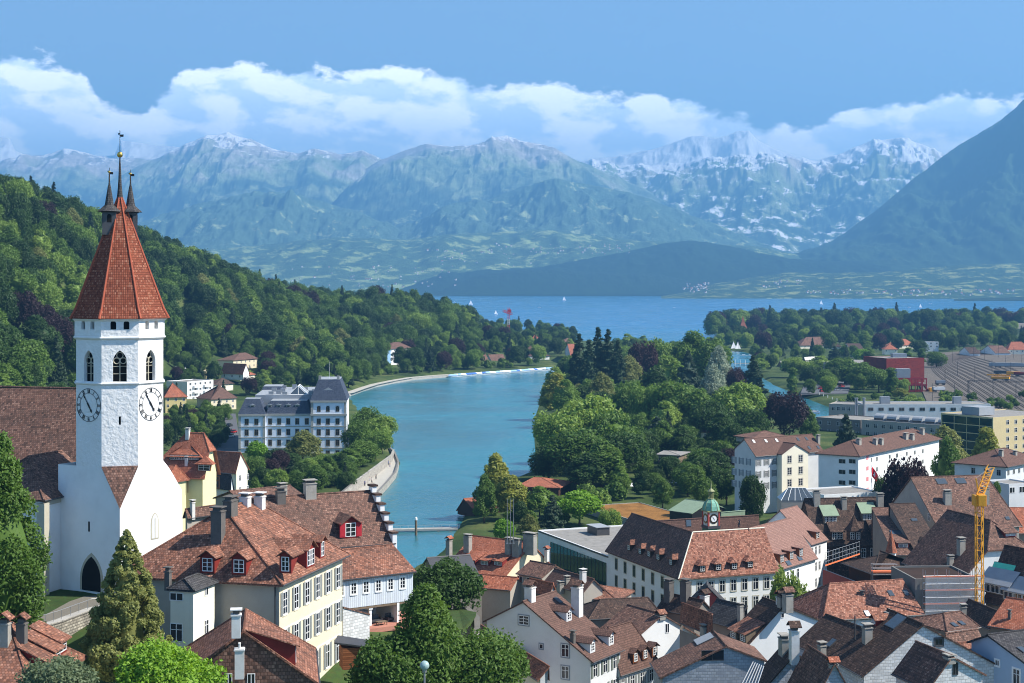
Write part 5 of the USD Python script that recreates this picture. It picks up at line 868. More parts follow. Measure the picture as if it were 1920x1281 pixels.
for k in (-.45, .45): fc = Face(c[:2] + np.array([0, -1.32]), (1, 0), (0, -1)); window(h.t, fc, k * 1.3, c[2] + .5, .8, 1.4, 'bars', parent=p)
h = House('steep_roof_house', 'big brown steep roofed house with red shutters behind the yellow crane', (1760, 993), 310, (1917, 987), (1707, 895), f1=1, R2=1848, zb=3, wall='tan_wall', roof='tile_mix')
h.chim(1776, 943, 919, 1.4, 1.1).chim(1847, 942, 912, 1.3, 1.1).sky(1765, 903, 2.2, 1.6).sky(1801, 902, 2.2, 1.6).sky(1777, 977, .9, .9).sky(1889, 972, .9, .9).wp('f', 1792, 1007, 1.0, 1.7, shutter='shutter_red').wp('f', 1832, 1004, 1.0, 1.7, shutter='shutter_red').wp('e', 1742, 970, .9, 1.5)
h = House('low_dark_roof', 'long narrow dark roof with two tiny gabled dormers left of the steep roof', (1768, 1034), 300, (1716, 1035), (1716, 944), wr=1.03, zb=3, wall='tan_dark', roof='tile_dark').dormer(1735, 1023, 1.2, 1.0, m='weathered').dormer(1752, 1022, 1.2, 1.0, m='weathered').sky(1714, 975, 1.2, .9)
h = House('narrow_red_roof', 'narrow reddish roof with a glazed skylight row next to the dark tile hung house', (1716, 1041), 299, (1676, 1041), (1672, 952), wr=1.03, zb=3, wall='tan_dark', roof='tile_mix').sky(1685, 1000, 3.2, 2.2).dormer(1693, 1026, 2.2, 1.0, 'shed')
t = T('spire_turret', 'thin pointed red tiled turret beside the dark tile hung house', 'turret', P(1671, 1040, 296)); b = B(); b.lathe([(.9, -6), (.9, .5)], t.org, 8); b.put(t, 'wall', 'white_wall'); b = B(); b.lathe([(1.1, .4), (0, 4.6)], t.org, 8); b.put(t, 'roof', 'tile_red')
h = House('far_edge_roof', 'red roof at the right edge beyond the steep roofed house', (1903, 1000), 330, (1960, 1000), (1885, 952), zb=3, wall='tan_dark', roof='tile_red')
# the school with the clock turret: two wings that meet at a corner, and its newer wings
sc = T('school', 'white school with hipped tile roof and green domed clock turret', 'school', P(1290, 1150, 290))
wl = House('', '', (1272, 1086), 285, (1134, 1033), (1297, 998), W=-11.6, f0=1, zb=2, wall='white_wall', roof='tile_mix', mitre=(1, 0), thing=sc, ov=.6)
wf = House('', '', (1272, 1086), 285, u=wl.v, L=float((Pz(1456, 1070, wl.ze)[:2] - wl.PA) @ wl.v), R1=(1297, 998), W=11.6, f0=1, zb=2, wall='white_wall', roof='tile_speck', mitre=(1, 0), thing=sc, ov=.6, cap='cream_pale')
wl.wins('f', 7, 2, 3.6, 28, -.9, 3.3, 1.1, 2.1, 'seg', surround='sandstone', frame='metal_dark'); wf.wins('f', 8, 2, 2.3, 18.2, -.9, 3.3, 1.1, 2.1, 'seg', surround='sandstone')
for x, y in ((1316, 1071), (1346, 1068), (1376, 1066), (1405, 1063)): wf.dormer(x, y, 1.3, 1.5, 'hip', m='dark_wood', over=.4)
for x, y in ((1181, 1031), (1202, 1038), (1219, 1043), (1236, 1049), (1260, 1059)): wl.dormer(x, y, 1.4, 1.5, 'hip', m='dark_wood', roof='tile_old', over=.4)
Ye = F * (CH - wf.ze) / (1071 - HOR); we = House('', '', (1456, 1071), Ye, (1534, 1047), (1403, 991), zb=2, wall='white_wall', roof='tile_pink', thing=sc, ov=.5)
for x, y in ((1464, 1054), (1482, 1048), (1500, 1042)): we.dormer(x, y, 1.7, 1.7, 'flat', m='board_wood', roof='tile_pink', n=2)
we.wins('f', 5, 3, 1.5, 9.5, -.9, 3.3, 1.0, 1.9).sky(1478, 1056, 1.6, 1.0).sky(1499, 1047, 1.6, 1.0)
wx = House('', '', (1522, 1022), 318, (1554, 1012), (1462, 957), zb=2, wall='white_wall', roof='tile_pink', thing=sc, ov=.3); wx.dormer(1531, 1009, 1.8, 1.5, 'flat', m='board_wood').wins('f', 3, 4, .9, 4.3, -.6, 3.2, .9, 1.8)
cu = P(1333, 1012, 296.5); ax = wf.u; b = B(); b.box(cu - UP * .8, 2.4, 2.4, 3.0, ax); p = b.put(sc, 'turret_base', 'green_metal'); b = B(); b.box(cu + UP * 2.2, 2.6, 2.6, .5, ax); b.put(sc, 'turret_plinth', 'metal_dark'); b = B(); b.box(cu + UP * 2.7, 2.2, 2.2, 2.6, ax); ps = b.put(sc, 'clock_stage', 'cream_pale')
for sx in (-1, 1):
    for sy in (-1, 1): b = B(); b.box(cu + UP * 2.7 + v3(ax) * sx * 1.08 + np.array([-ax[1], ax[0], 0]) * sy * 1.08, .3, .3, 2.6, ax); b.put(sc, 'corner_post', 'red_wall', ps)
for n_ in (np.array([ax[1], -ax[0]]), -np.array(ax)):
    fc = Face(cu[:2] + n_ * 1.1, np.array([-n_[1], n_[0]]), n_); b = B(); b.slab([fc.at(.92 * math.cos(t), cu[2] + 4.0 + .92 * math.sin(t), .05) for t in np.linspace(0, 2 * math.pi, 25)[:-1]], v3(-n_ * .05)); p2 = b.put(sc, 'clock_face', 'black_paint'); b = B(); b.slab([fc.at(.58 * math.cos(t), cu[2] + 4.0 + .58 * math.sin(t), .075) for t in np.linspace(0, 2 * math.pi, 25)[:-1]], v3(-n_ * .02)); b.put(sc, 'dial', 'white_paint', p2)
    for k in range(12): t = k * math.pi / 6; b = B(); bar(b, fc, .64 * math.sin(t), cu[2] + 4 + .64 * math.cos(t), .86 * math.sin(t), cu[2] + 4 + .86 * math.cos(t), .05, .05, .05, .07); b.put(sc, 'hour_mark', 'gold', p2)
    for ang, ln in ((2.56, .36), (5.7, .56)): b = B(); bar(b, fc, 0, cu[2] + 4, ln * math.sin(ang), cu[2] + 4 + ln * math.cos(ang), .045, .02, .08, .1); b.put(sc, 'clock_hand', 'black_paint', p2)
b = B(); b.box(cu + UP * 5.3, 2.8, 2.8, .22, ax); b.put(sc, 'cornice', 'copper_gold'); b = B(); b.lathe([(1.62, 5.5), (1.5, 6.2), (1.2, 6.9), (.7, 7.4), (.45, 7.55)], cu, 8, math.atan2(ax[1], ax[0]) + math.pi / 8); pd = b.put(sc, 'dome', 'copper')
b = B(); b.lathe([(.62, 7.5), (.62, 7.65), (.12, 7.66)], cu, 8)
for k in range(8): t = k * math.pi / 4; b.tube(cu + np.array([.42 * math.cos(t), .42 * math.sin(t), 7.6]), cu + np.array([.42 * math.cos(t), .42 * math.sin(t), 8.9]), .06, n=4)
b.lathe([(.7, 8.9), (.7, 9.0), (.15, 9.5), (.04, 11.0)], cu, 8); b.put(sc, 'lantern', 'copper_gold', pd)
for k in range(8): t = k * math.pi / 4 + math.atan2(ax[1], ax[0]) + math.pi / 8; b = B(); pr_ = [(1.64, 5.5), (1.52, 6.2), (1.22, 6.9), (.72, 7.4)]; [b.tube(cu + np.array([r0 * math.cos(t), r0 * math.sin(t), z0]), cu + np.array([r1 * math.cos(t), r1 * math.sin(t), z1]), .05, n=4) for (r0, z0), (r1, z1) in zip(pr_, pr_[1:])]; b.put(sc, 'rib', 'copper_gold', pd)
h = House('rear_roof_house', 'plain brown pink roof behind the school clock turret', (1222, 1006), 332, (1425, 994), (1220, 977), zb=2, wall='white_wall', roof='tile_brown').sky(1291, 981, 1.2, 1.4)
gb = block('glass_hall', 'modern flat roofed block with long dark green glass front', (1141, 1043), 315, (1009, 994), 26, zb=2, wall='white_wall', roofm='gravel_roof')
fc = gb.faces['f']; n = 16; a0, a1 = 1.0, gb.L - 7; zt = gb.ze - 1.5
for i in range(n): b = B(); x0 = a0 + (a1 - a0) * i / n; x1 = a0 + (a1 - a0) * (i + 1) / n; fbox(b, fc, x0 + .05, x1 - .05, 3.2, zt, -.05, .02); b.put(gb.t, 'pane', 'glass_green')
for i in range(n + 1): b = B(); x0 = a0 + (a1 - a0) * i / n; fbox(b, fc, x0 - .05, x0 + .05, 3.2, zt, 0, .08); b.put(gb.t, 'mullion', 'metal_dark')
b = B(); fbox(b, fc, 0, gb.L, gb.ze - .35, gb.ze - .05, 0, .12); b.put(gb.t, 'roof_edge', 'metal_dark')
q = P(1122, 1003, 345); b = B(); b.box(v3(q, gb.ze - .3), 5, 3, 1.7, gb.u); p = b.put(gb.t, 'plant_room', 'metal_dark'); b = B(); b.box(v3(q, gb.ze + 1.41), 5.4, 3.4, .12, gb.u); b.put(gb.t, 'plant_room_roof', 'zinc', p)
b = block('green_roof_hall', 'flat hall roof overgrown with brown moss behind the school', (1318, 975), 412, (1208, 982), 36, zb=2, wall='concrete', roofm='green_roof', par=.25)
h = House('green_pavilion', 'low black pavilion with two green sheet roofs', (1252, 957), 395, (1297, 963), (1285, 936), zb=2, wall='black_paint', roof='green_sheet', ov=.4)
h = House('green_pavilion', 'pale green low roof right of the black pavilion', (1350, 972), 380, (1395, 968), (1352, 961), zb=2, wall='black_paint', roof='green_sheet', wr=1.03)
# ---------------------------------------------------------------- the grand hotel by the river
HY = 592.0
hp = P(448, 777, HY); hq = P(650, 775, HY * 1.004); ux = hq[:2] - hp[:2]; HL = np.linalg.norm(ux); ux /= HL; vx = np.array([-ux[1], ux[0]]); hz0 = 1.8; hz = hp[2]
ho = T('grand_hotel', 'large white hotel with grey mansard roofs and corner pavilion by the river', 'hotel', v3(hp[:2] + ux * HL / 2 + vx * 12, hz0))
def HW(a, b, z): q = hp[:2] + ux * a + vx * b; return np.array([q[0], q[1], z])
def hx(px): return (px - 448) / 202 * HL
xa, xb = hx(498), hx(583); D = 26
def mansard(a0, a1, b0, b1, z0, z1, ins, nm='mansard_roof'):
    b = B(); lo = [HW(a0, b0, z0), HW(a1, b0, z0), HW(a1, b1, z0), HW(a0, b1, z0)]; hi = [HW(a0 + ins, b0 + ins, z1), HW(a1 - ins, b0 + ins, z1), HW(a1 - ins, b1 - ins, z1), HW(a0 + ins, b1 - ins, z1)]
    for i in range(4): j = (i + 1) % 4; b.poly([lo[i], lo[j], hi[j], hi[i]])
    b.put(ho, nm, 'slate_blue'); b = B(); b.slab([p + UP * .15 for p in hi], (0, 0, -.3)); b.put(ho, 'flat_roof', 'zinc')
def hbox(a0, a1, b0, b1, z0, z1, nm, m):
    b = B(); b.box(HW((a0 + a1) / 2, (b0 + b1) / 2, z0), a1 - a0, b1 - b0, z1 - z0, ux); return b.put(ho, nm, m)
hbox(0, xa, -1.0, D, hz0, hz, 'wall', 'hotel_wall'); hbox(xa, xb, .3, D, hz0, hz, 'wall', 'hotel_wall'); ztow = zat(752, HY); hbox(xb, HL, -1.2, D * .8, hz0, ztow, 'wall', 'hotel_wall')
for a0, a1, b0, zt in ((0, xa, -1.0, hz), (xa, xb, .3, hz), (xb, HL, -1.2, hz), (xb, HL, -1.2, ztow)):
    hbox(a0 - .15, a1 + .15, b0 - .5, b0, zt - .6, zt + .1, 'cornice', 'hotel_stone')
for r in range(1, 4):
    z = hz - .7 - r * 4.0
    for a0, a1, b0 in ((0, xa, -1.0), (xa, xb, .3), (xb, HL, -1.2)): hbox(a0 - .05, a1 + .05, b0 - .22, b0, z, z + .3, 'string_course', 'hotel_stone')
for a, b0, zt in ((.35, -1.0, hz), (xa - .5, -1.0, hz), (xb + .45, -1.2, ztow), (HL - .45, -1.2, ztow)): hbox(a - .45, a + .45, b0 - .16, b0, hz0, zt - .6, 'corner_quoin', 'hotel_stone')
def hwin(px, py, b0, w=1.35, h=2.2, **k): fc = Face(hp[:2] + vx * b0, ux, -vx); window(ho, fc, hx(px), zat(py, HY) - h / 2, w, h, 'plain', surround='hotel_stone', frame='weathered', **k)
for r, py in enumerate((791, 811, 831, 851)):
    for px in (463, 481): hwin(px, py, -1.0)
    for px in (506, 523, 540, 557, 575): hwin(px, py, .3)
    for px in (598, 615, 633): hwin(px, py, -1.2)
for px in (598, 615, 633): fc = Face(hp[:2] - vx * 1.2, ux, -vx); window(ho, fc, hx(px), zat(767, HY) - 1.1, 1.35, 2.2, 'arch', frame='weathered')
mansard(-.3, xa + .1, -1.2, 10, hz + .1, zat(749, HY), 2.4); mansard(xa + .1, xb, .1, D, hz + .1, zat(753, HY), 1.6); mansard(xb - .3, HL + .3, -1.5, D * .8, ztow + .1, zat(713, HY), 2.9); hbox(xa - 6.5, xa + 4, 40, 54, hz0, hz + 3, 'rear_pavilion', 'hotel_wall'); mansard(xa - 7, xa + 4.5, 39, 55, hz + 3, hz + 7.6, 2.2)
hbox(xa - 5, xb + 3, 11, 58, hz, zat(748, HY) + .6, 'rear_wing', 'zinc')
def hdorm(px, py, b0, w, h, m='hotel_stone', big=False):
    fc = Face(hp[:2] + vx * b0, ux, -vx); a = hx(px); z = zat(py, HY); b = B(); fbox(b, fc, a - w / 2, a + w / 2, z, z + h, -2.2, 0); p = b.put(ho, 'dormer', m)
    b = B(); b.slab([fc.at(a - w / 2 - .2, z + h + .003, .25), fc.at(a + w / 2 + .2, z + h + .003, .25), fc.at(a, z + h + w * .28, .25)], v3(fc.n * -2.2)); b.put(ho, 'pediment', 'zinc', p)
    for k in ((-.25, .25) if big else (0,)): window(ho, fc, a + k * w, z + .25, w * (.34 if big else .5), h - .5, 'plain', parent=p, frame='weathered')
for px in (505, 522, 540, 557): hdorm(px, 772, 1.0, 1.7, 2.3)
hdorm(473, 773, .0, 1.9, 2.5); hdorm(615, 748, .2, 4.0, 2.9, big=True)
for px, py, b0 in ((461, 770, -.2), (484, 770, -.2), (599, 745, .1), (632, 745, .1)):
    fc = Face(hp[:2] + vx * b0, ux, -vx); c = hx(px); z = zat(py, HY); b = B(); b.slab([fc.at(c + .65 * math.cos(t), z + .65 * math.sin(t), .15) for t in np.linspace(0, 2 * math.pi, 15)[:-1]], v3(fc.n * -1.5)); p = b.put(ho, 'round_dormer', 'hotel_stone'); b = B(); b.slab([fc.at(c + .4 * math.cos(t), z + .4 * math.sin(t), .18) for t in np.linspace(0, 2 * math.pi, 15)[:-1]], v3(fc.n * -.1)); b.put(ho, 'pane', 'glass_dark', p)
zt = zat(748, HY) + .6
q0 = [HW(hx(537), 14, zt), HW(hx(570), 14, zt), HW(hx(570), 26, zt), HW(hx(537), 26, zt)]; r0, r1 = HW(hx(553), 15, zt + 3.2), HW(hx(553), 25, zt + 3.2); b = B(); b.poly([q0[0], q0[1], r0]); b.poly([q0[1], q0[2], r1, r0]); b.poly([q0[2], q0[3], r1]); b.poly([q0[3], q0[0], r0, r1]); p = b.put(ho, 'skylight', 'glass_sky')
for s_, e_ in ((q0[0], r0), (q0[1], r0), (q0[2], r1), (q0[3], r1), (r0, r1), (q0[0], q0[1]), ((q0[0] + q0[1]) / 2, r0), ((q0[1] + q0[2]) / 2, (r0 + r1) / 2), ((q0[0] + q0[3]) / 2, (r0 + r1) / 2)): b = B(); b.tube(s_, e_, .1, n=4); b.put(ho, 'glazing_bar', 'white_paint', p)
for px, d_, h_ in ((502, 13, 1.2), (515, 16, 1.5), (528, 13, 1.0), (578, 14, 1.4), (520, 24, 1.6), (500, 30, 1.4), (560, 36, 1.3), (535, 44, 1.8), (512, 48, 1.2), (580, 28, 1.0)): hbox(hx(px) - .9, hx(px) + .9, d_, d_ + 1.6, zt, zt + h_, 'roof_vent', 'metal_grey')
for a in (xb + 3.2, HL - 3.2): hbox(a - .5, a + .5, 1.5, 2.5, zat(713, HY), zat(713, HY) + 1.4, 'chimney', 'hotel_stone')
b = B(); q = HW((xb + HL) / 2, 6, zat(713, HY)); b.tube(q, q + UP * 6.5, .07, .04, n=5); b.put(ho, 'flag_pole', 'white_paint')
# half timbered house, its neighbours
h = House('half_timbered_house', 'cream half timbered house with tall red hip roof behind the church tower', (414, 889), 375, (300, 886), (399, 812), h0=2.2, f0=.4, h1=3, f1=1, R2=350, zb=4, wall='yellow_pale', roof='tile_red', ov=.8)
h.dormer(346, 862, 7.4, 1.3, 'hip', n=6, m='dark_wood', over=.8).dormer(383, 882, 3.2, 2.0, 'hip', m='board_wood', over=.7).chim(352, 818, 803, .9, .9, 'chimney_white').chim(350, 868, 856, .7, .7, 'chimney_white')
h.wins('f', 2, 2, 3.2, 5.0, -3.6, 3.0, 1.3, 1.9, 'bars', surround='white_paint').wins('f', 3, 1, 1.5, 9, -.7, 0, 1.4, 1.5, 'bars')
fc = h.faces['f']; zz = h.ze - .3
for a in np.linspace(.1, h.L - 1.9, 9): b = B(); fbox(b, fc, a - .1, a + .1, zz - 2.9, zz, 0, .05); b.put(h.t, 'timber_post', 'timber')
for z in (zz - .2, zz - 1.1, zz - 2.9): b = B(); fbox(b, fc, 0, h.L - 1.6, z - .1, z + .1, .0, .06); b.put(h.t, 'timber_beam', 'timber')
h = House('annex_house', 'small hip roofed wing with half timbered wall beside the church tower', (356, 899), 366, (316, 896), (330, 872), W=9, f0=1, f1=1, R2=322, zb=4, wall='yellow_pale', roof='tile_red', ov=.6)
fc = h.faces['f']
for a in np.linspace(.1, h.L - 1.4, 5): b = B(); fbox(b, fc, a - .1, a + .1, h.ze - 3, h.ze - .3, 0, .05); b.put(h.t, 'timber_post', 'timber')
h.wins('f', 2, 1, 1.3, 3.3, -.8, 0, 1.0, 1.4)
h = House('orange_roof_house', 'white gabled house with orange red roof beside the half timbered house', (442, 888), 402, u=(-.86, .5), L=11, R1=(452, 849), C=(468, 880), zb=3, wall='cream_pale', roof='tile_red', ov=.5); h.wins('e', 2, 3, 2.0, 5.0, -.6, 3.0, .9, 1.5)
h = House('white_terrace_block', 'small white house with pale awnings in front of the orange red roof', (440, 918), 385, (409, 914), (434, 890), wr=1.2, zb=3, wall='white_wall', roof='slate', ov=.3); h.wins('f', 2, 2, 1.2, 3.2, -.5, 2.8, .9, 1.4)
h = House('lower_brown_house', 'low dark brown roofs behind the ridge of the cream house', (578, 934), 246, (462, 946), (545, 910), zb=6, wall='tan_wall', roof='tile_mix').chim(529, 936, 906, 1.2, 1.0, 'chimney_grey')
h = House('lower_brown_house', 'brown roof wedged between church tower and cream house', (425, 962), 262, (352, 972), (420, 945), zb=8, wall='tan_wall', roof='tile_mix').chim(361, 965, 938, .6, .6, 'chimney_white')
# houses up the valley on the left
def simple(name, label, A, Bp, R, Y, pb, W=11, wall='cream_pale', roof='tile_mix', f=1, n=3, rows=2, cat='house', **k):
    h = House(name, label, A, Y, Bp, R, W=W if f else None, f0=f, f1=f, zb=zat(pb, Y), wall=wall, roof=roof, ov=.6, cat=cat, gutter=False, **k)
    if n: h.wins('f', n, rows, h.L * .16, h.L * .84, -.6, 2.9, min(1.1, h.L / n * .5), 1.4, shutter=None)
    return h
def simple_block(name, label, A, Bp, Y, pb, D=12, wall='grey_white', n=4, rows=3, roofm='gravel_roof', side=1, **k):
    h = block(name, label, A, Y, Bp, D, zb=zat(pb, Y), wall=wall, roofm=roofm, side=side, **k)
    if n: h.wins('f', n, rows, h.L * .12, h.L * .88, -.7, 2.9, min(1.6, h.L / n * .6), 1.3)
    return h
simple('yellow_house', 'yellow house with red hip roof right behind the church tower', (308, 745), (352, 744), (324, 718), 770, 778, 13, 'yellow_wall', 'tile_red').dormer(322, 737, 2.2, 1.8, n=2, m='cream')
h = simple_block('apartment_block', 'white apartment block with balconies behind the yellow house', (351, 716), (400, 712), 830, 752, 14, 'white_wall', 5, 4)
for r in range(4):
    for a in (h.L * .32, h.L * .72): b = B(); fbox(b, h.faces['f'], a - 2.4, a + 2.4, h.ze - 3.4 - r * 2.9, h.ze - 2.3 - r * 2.9, 0, 1.3); b.put(h.t, 'balcony', 'white_wall')
simple('brown_gable_house', 'cream house with brown half hipped roof and row of dormers', (395, 749), (446, 746), (416, 722), 800, 772, 14, 'cream', 'tile_brown', rows=2, n=4).dormer(407, 745, 1.4, 1.6).dormer(417, 744, 1.4, 1.6).dormer(427, 744, 1.4, 1.6)
simple_block('grey_apartments', 'blue grey stepped apartment house under the wood', (322, 690), (360, 688), 960, 716, 12, 'grey_white', 4, 3, 'zinc')
simple_block('ochre_house', 'small ochre flat roofed house below the wood', (386, 696), (412, 694), 980, 716, 9, 'ochre', 2, 2)
simple('red_roof_house', 'white house with bright red roof below the cream villa', (413, 700), (455, 702), (420, 681), 930, 711, 12, 'white_wall', 'tile_red', 0, 3, 1)
h = simple('cream_villa', 'large cream villa with brown roof on the slope below the wood', (438, 676), (485, 672), (450, 662), 1000, 698, 12, 'cream', 'tile_brown', 1, 5, 2)
simple('brown_roof_house', 'small brown roofs between the apartment block and the brown gable house', (402, 722), (440, 719), (416, 709), 880, 735, 9, 'cream_pale', 'tile_dark', 1, 0)
simple('orange_annex', 'low orange roof to the right of the bright red roof', (448, 705), (480, 702), (455, 695), 925, 714, 9, 'cream_pale', 'tile_red', 1, 0)
simple('long_roof_house', 'grey flat roofed school above the church roof at the left edge', (-20, 722), (78, 718), (0, 708), 720, 734, 16, 'white_wall', 'zinc', 1, 0); simple('slate_house', 'house with grey mansard roof just left of the church tower', (128, 690), (160, 690), (136, 668), 760, 712, 12, 'red_wall', 'slate', 1, 2, 1)
simple_block('modern_villa', 'white cubic villa high in the wood', (664, 606), (683, 606), 1450, 618, 9, 'white_wall', 2, 2); simple('wood_chalet', 'brown gabled chalet on the wooded slope', (652, 640), (676, 640), (664, 628), 1300, 648, 12, 'timber', 'tile_mix', 0, 2, 1); simple('wood_chalet', 'long brown roofed chalet beside the gabled chalet', (676, 634), (706, 633), (680, 623), 1320, 648, 12, 'timber', 'tile_mix', 1, 4, 1)
h = simple('riverside_institute', 'white riverside building with long brown roof and blue sheeting', (727, 655), (772, 652), (738, 642), 1180, 690, 14, 'white_wall', 'tile_brown', 1, 6, 4); b = B(); fbox(b, h.faces['f'], .2, 4.6, h.ze - 11, h.ze - .6, .2, .3); b.put(h.t, 'scaffold_sheet', 'boat_pale')
simple_block('grey_block', 'flat roofed blue grey block among riverside trees', (664, 657), (704, 656), 1180, 674, 12, 'blue_wall', 4, 2, 'metal_grey'); simple('red_cottage', 'red roofed cottages among riverside trees', (662, 683), (704, 681), (672, 672), 1080, 692, 10, 'cream_pale', 'tile_red', 1, 3, 1)
simple('lake_chalet', 'brown wooden chalet with white ground floor on the far bank', (872, 678), (902, 677), (880, 664), 1260, 695, 12, 'timber', 'tile_mix', 0, 3, 2); simple('lake_chalet', 'second brown chalet half hidden on the far bank', (908, 677), (936, 676), (915, 665), 1300, 690, 12, 'white_wall', 'tile_mix', 0, 2, 2)
simple('manor_house', 'big brown hipped roof above the far bank trees', (905, 626), (952, 625), (918, 610), 1750, 638, 20, 'white_wall', 'tile_mix', 1, 5, 1); simple('red_villa', 'villa with steep red roof near the lake', (994, 641), (1016, 641), (1002, 628), 1600, 648, 12, 'white_wall', 'tile_red', 1, 2, 1); simple('white_villa', 'low white villa with flat brown roof on the far bank', (994, 668), (1032, 667), (1004, 662), 1330, 684, 14, 'white_wall', 'tile_brown', 1, 4, 1); simple('steep_house', 'small steep roofed house behind the low white villa', (987, 658), (1004, 658), (994, 648), 1420, 668, 9, 'cream_pale', 'tile_mix', 1, 1, 1); simple('orange_gable', 'small bright orange gabled roof beside dark conifers', (1058, 656), (1072, 656), (1064, 645), 1400, 664, 10, 'white_wall', 'tile_red', 0, 1, 1); simple('manor_house', 'reddish roofs behind the red tower crane', (1056, 644), (1078, 643), (1064, 634), 1550, 650, 10, 'white_wall', 'tile_mix', 1, 0)
# right-hand town
h = House('institute', 'white four storey house with grey shutters and central gable', (1417, 856), 430, (1545, 846), (1395, 823), C=(1374, 843), zb=3, wall='grey_white', roof='tile_brown', ov=.5)
h.wins('f', 3, 3, 1.4, 7.2, -.9, 3.2, .95, 1.75, shutter='shutter_grey').wins('f', 2, 3, 15.2, 18.2, -.9, 3.2, .95, 1.75, shutter='shutter_grey').wins('e', 3, 3, 3.2, 9.0, -.9, 3.2, .95, 1.75, shutter='shutter_blue', pane='shutter_blue')
for x, y in ((1413, 828), (1436, 827), (1456, 826), (1496, 824), (1512, 823), (1517, 840), (1534, 839)): h.sky(x, y, .8, 1.2, 'frame_white' if x < 1460 else 'glass_sky')
rs = House('', '', (1518, 848), 438.3, u=h.v, L=5, R1=(1492, 832), zb=3, wall='cream_pale', roof='tile_brown', thing=h.t, ov=.3, gutter=False); rs.wins('e', 2, 3, rs.W * .3, rs.W * .7, -.6, 3.2, 1.5, 1.9, 'bars', surround='sandstone'); h.chim(1534, 829, 815, .8, .8)
b = B(); fc = rs.faces['e']; fbox(b, fc, .3, rs.W - .3, h.ze - 10.3, h.ze - 10.0, .1, 3.0); b.put(h.t, 'porch_roof', 'weathered')
h = House('apartment_house', 'white apartment house with pink panels and brown hip roof', (1612, 856), 400, (1767, 823), (1596, 826), C=(1534, 849), f0=1, f1=1, zb=4, wall='white_wall', roof='tile_brown', ov=.7)
for x in (1579, 1598):
    for r in range(4): h.wp('e', x, 865 + r * 20, 1.8, 1.1, frame='metal_grey')
for r in range(5):
    for x, w_ in ((1634, .7), (1644, 1.1), (1668, 1.2), (1682, 1.4), (1700, 1.2), (1715, 1.2), (1730, 1.2)): h.wp('f', x, 866 + (1612 - x) * .17 + r * 19.5, w_, 1.2)
    fc = h.faces['f']; b = B(); fbox(b, fc, 5.6, 7.0, h.ze - 1.4 - r * 2.7, h.ze - .4 - r * 2.7, 0, .05); b.put(h.t, 'panel', 'pink_panel')
for x, y, w_ in ((1610, 833, 1.4), (1641, 833, 1.3), (1652, 833, 1.3), (1698, 823, 1.6), (1710, 824, 1.4), (1729, 814, 1.4)): h.chim(x, y, y - 11, w_, 1.0, 'chimney_grey')
h = House('apartment_house', 'grey white house with brown hip roof at the right edge', (1889, 876), 380, (1960, 862), (1866, 843), C=(1796, 865), f0=1, f1=1, zb=4, wall='grey_white', roof='tile_brown', ov=.7); h.wins('e', 3, 2, 2.5, 9, -.9, 2.9, 1.0, 1.4, frame='metal_grey').wins('f', 5, 2, 2, 14, -.9, 2.9, 1.2, 1.3).chim(1877, 853, 843, 1.0, .9).chim(1903, 853, 845, .9, .8)
simple_block('white_utility_block', 'white roof structure at the right edge beyond the steep roof', (1892, 908), (1940, 905), 350, 955, 8, 'grey_white', 3, 1)
h = block('office_block', 'yellow office block with dark glass corner at the right edge', (1862, 783), 560, (1985, 775), 24, zb=3, wall='ochre'); fc = h.faces['e']
for i in range(4):
    for r in range(5): b = B(); fbox(b, fc, .5 + i * 5.8, 6.0 + i * 5.8, h.ze - 3.2 - r * 2.9, h.ze - .6 - r * 2.9, -.05, .04); b.put(h.t, 'pane', 'glass_green')
h.wins('f', 3, 5, 7.5, 16, -1.2, 2.9, 1.5, 1.6); b = B(); b.box(h.w(6, 12, h.ze), 8, 8, 2.9, h.u); b.put(h.t, 'plant_room', 'zinc')
h = block('factory_hall', 'long tan factory with rounded white roof hoods', (1615, 787), 668, (1802, 800), 26, zb=2, wall='tan_wall', roofm='gravel_roof'); h.wins('f', 9, 2, 3, h.L * .72, -1.4, 3.4, 1.7, 1.7)
for i in range(6):
    a = h.L * (.12 + .13 * i); q = h.w(a, 4.5, h.ze - .3); t = T('roof_hood', 'rounded grey light hood on the factory roof, one of a row of six', 'roof light', q, 'light hoods on the factory roof'); b = B(); pr = [(0, 0), (0, 1.0)] + [(2.6 - 2.6 * math.cos(k), 1.0 + 1.7 * math.sin(k)) for k in np.linspace(.15, 2.2, 7)] + [(4.6, 0)]
    e3, n3 = v3(h.u), v3(h.v); b.slab([q + n3 * x + UP * z - e3 * 2.3 for x, z in pr], e3 * 4.6); b.put(t, 'shell', 'zinc'); b = B(); b.slab([q - e3 * 2.1 + UP * .2 - n3 * .03, q + e3 * 2.1 + UP * .2 - n3 * .03, q + e3 * 2.1 + UP * .95 - n3 * .03, q - e3 * 2.1 + UP * .95 - n3 * .03], n3 * .02); b.put(t, 'pane', 'glass_dark')
h2 = block('factory_wing', 'lower dark tan wing of the factory behind the dark conifer', (1530, 782), 690, (1614, 788), 20, zb=2, wall='tan_dark'); h2.wins('f', 5, 2, 2, h2.L - 2, -1.4, 3.4, 1.6, 1.6)
h = block('factory_upper_block', 'long tan and white upper block of the factory with roof cabins', (1620, 758), 715, (1858, 758), 18, zb=2, wall='grey_white'); h.wins('f', 12, 1, 3, h.L - 3, -1.5, 3.2, 2.4, 1.5, frame='metal_grey')
h3 = block('factory_upper_block', 'tan windowed end of the upper factory block beside three chimneys', (1554, 757), 722, (1619, 759), 16, zb=2, wall='tan_wall'); h3.wins('f', 4, 1, 2, 9, -1.3, 3, 1.4, 1.7)
for px, w_, hh in ((1659, 4.2, 3.2), (1794, 3.4, 3.2)):
    q = P(px, 757, 722); b = B(); b.box(v3(q, h.ze - .3), w_, 3, hh, h.u); b.put(h.t, 'roof_cabin', 'zinc')
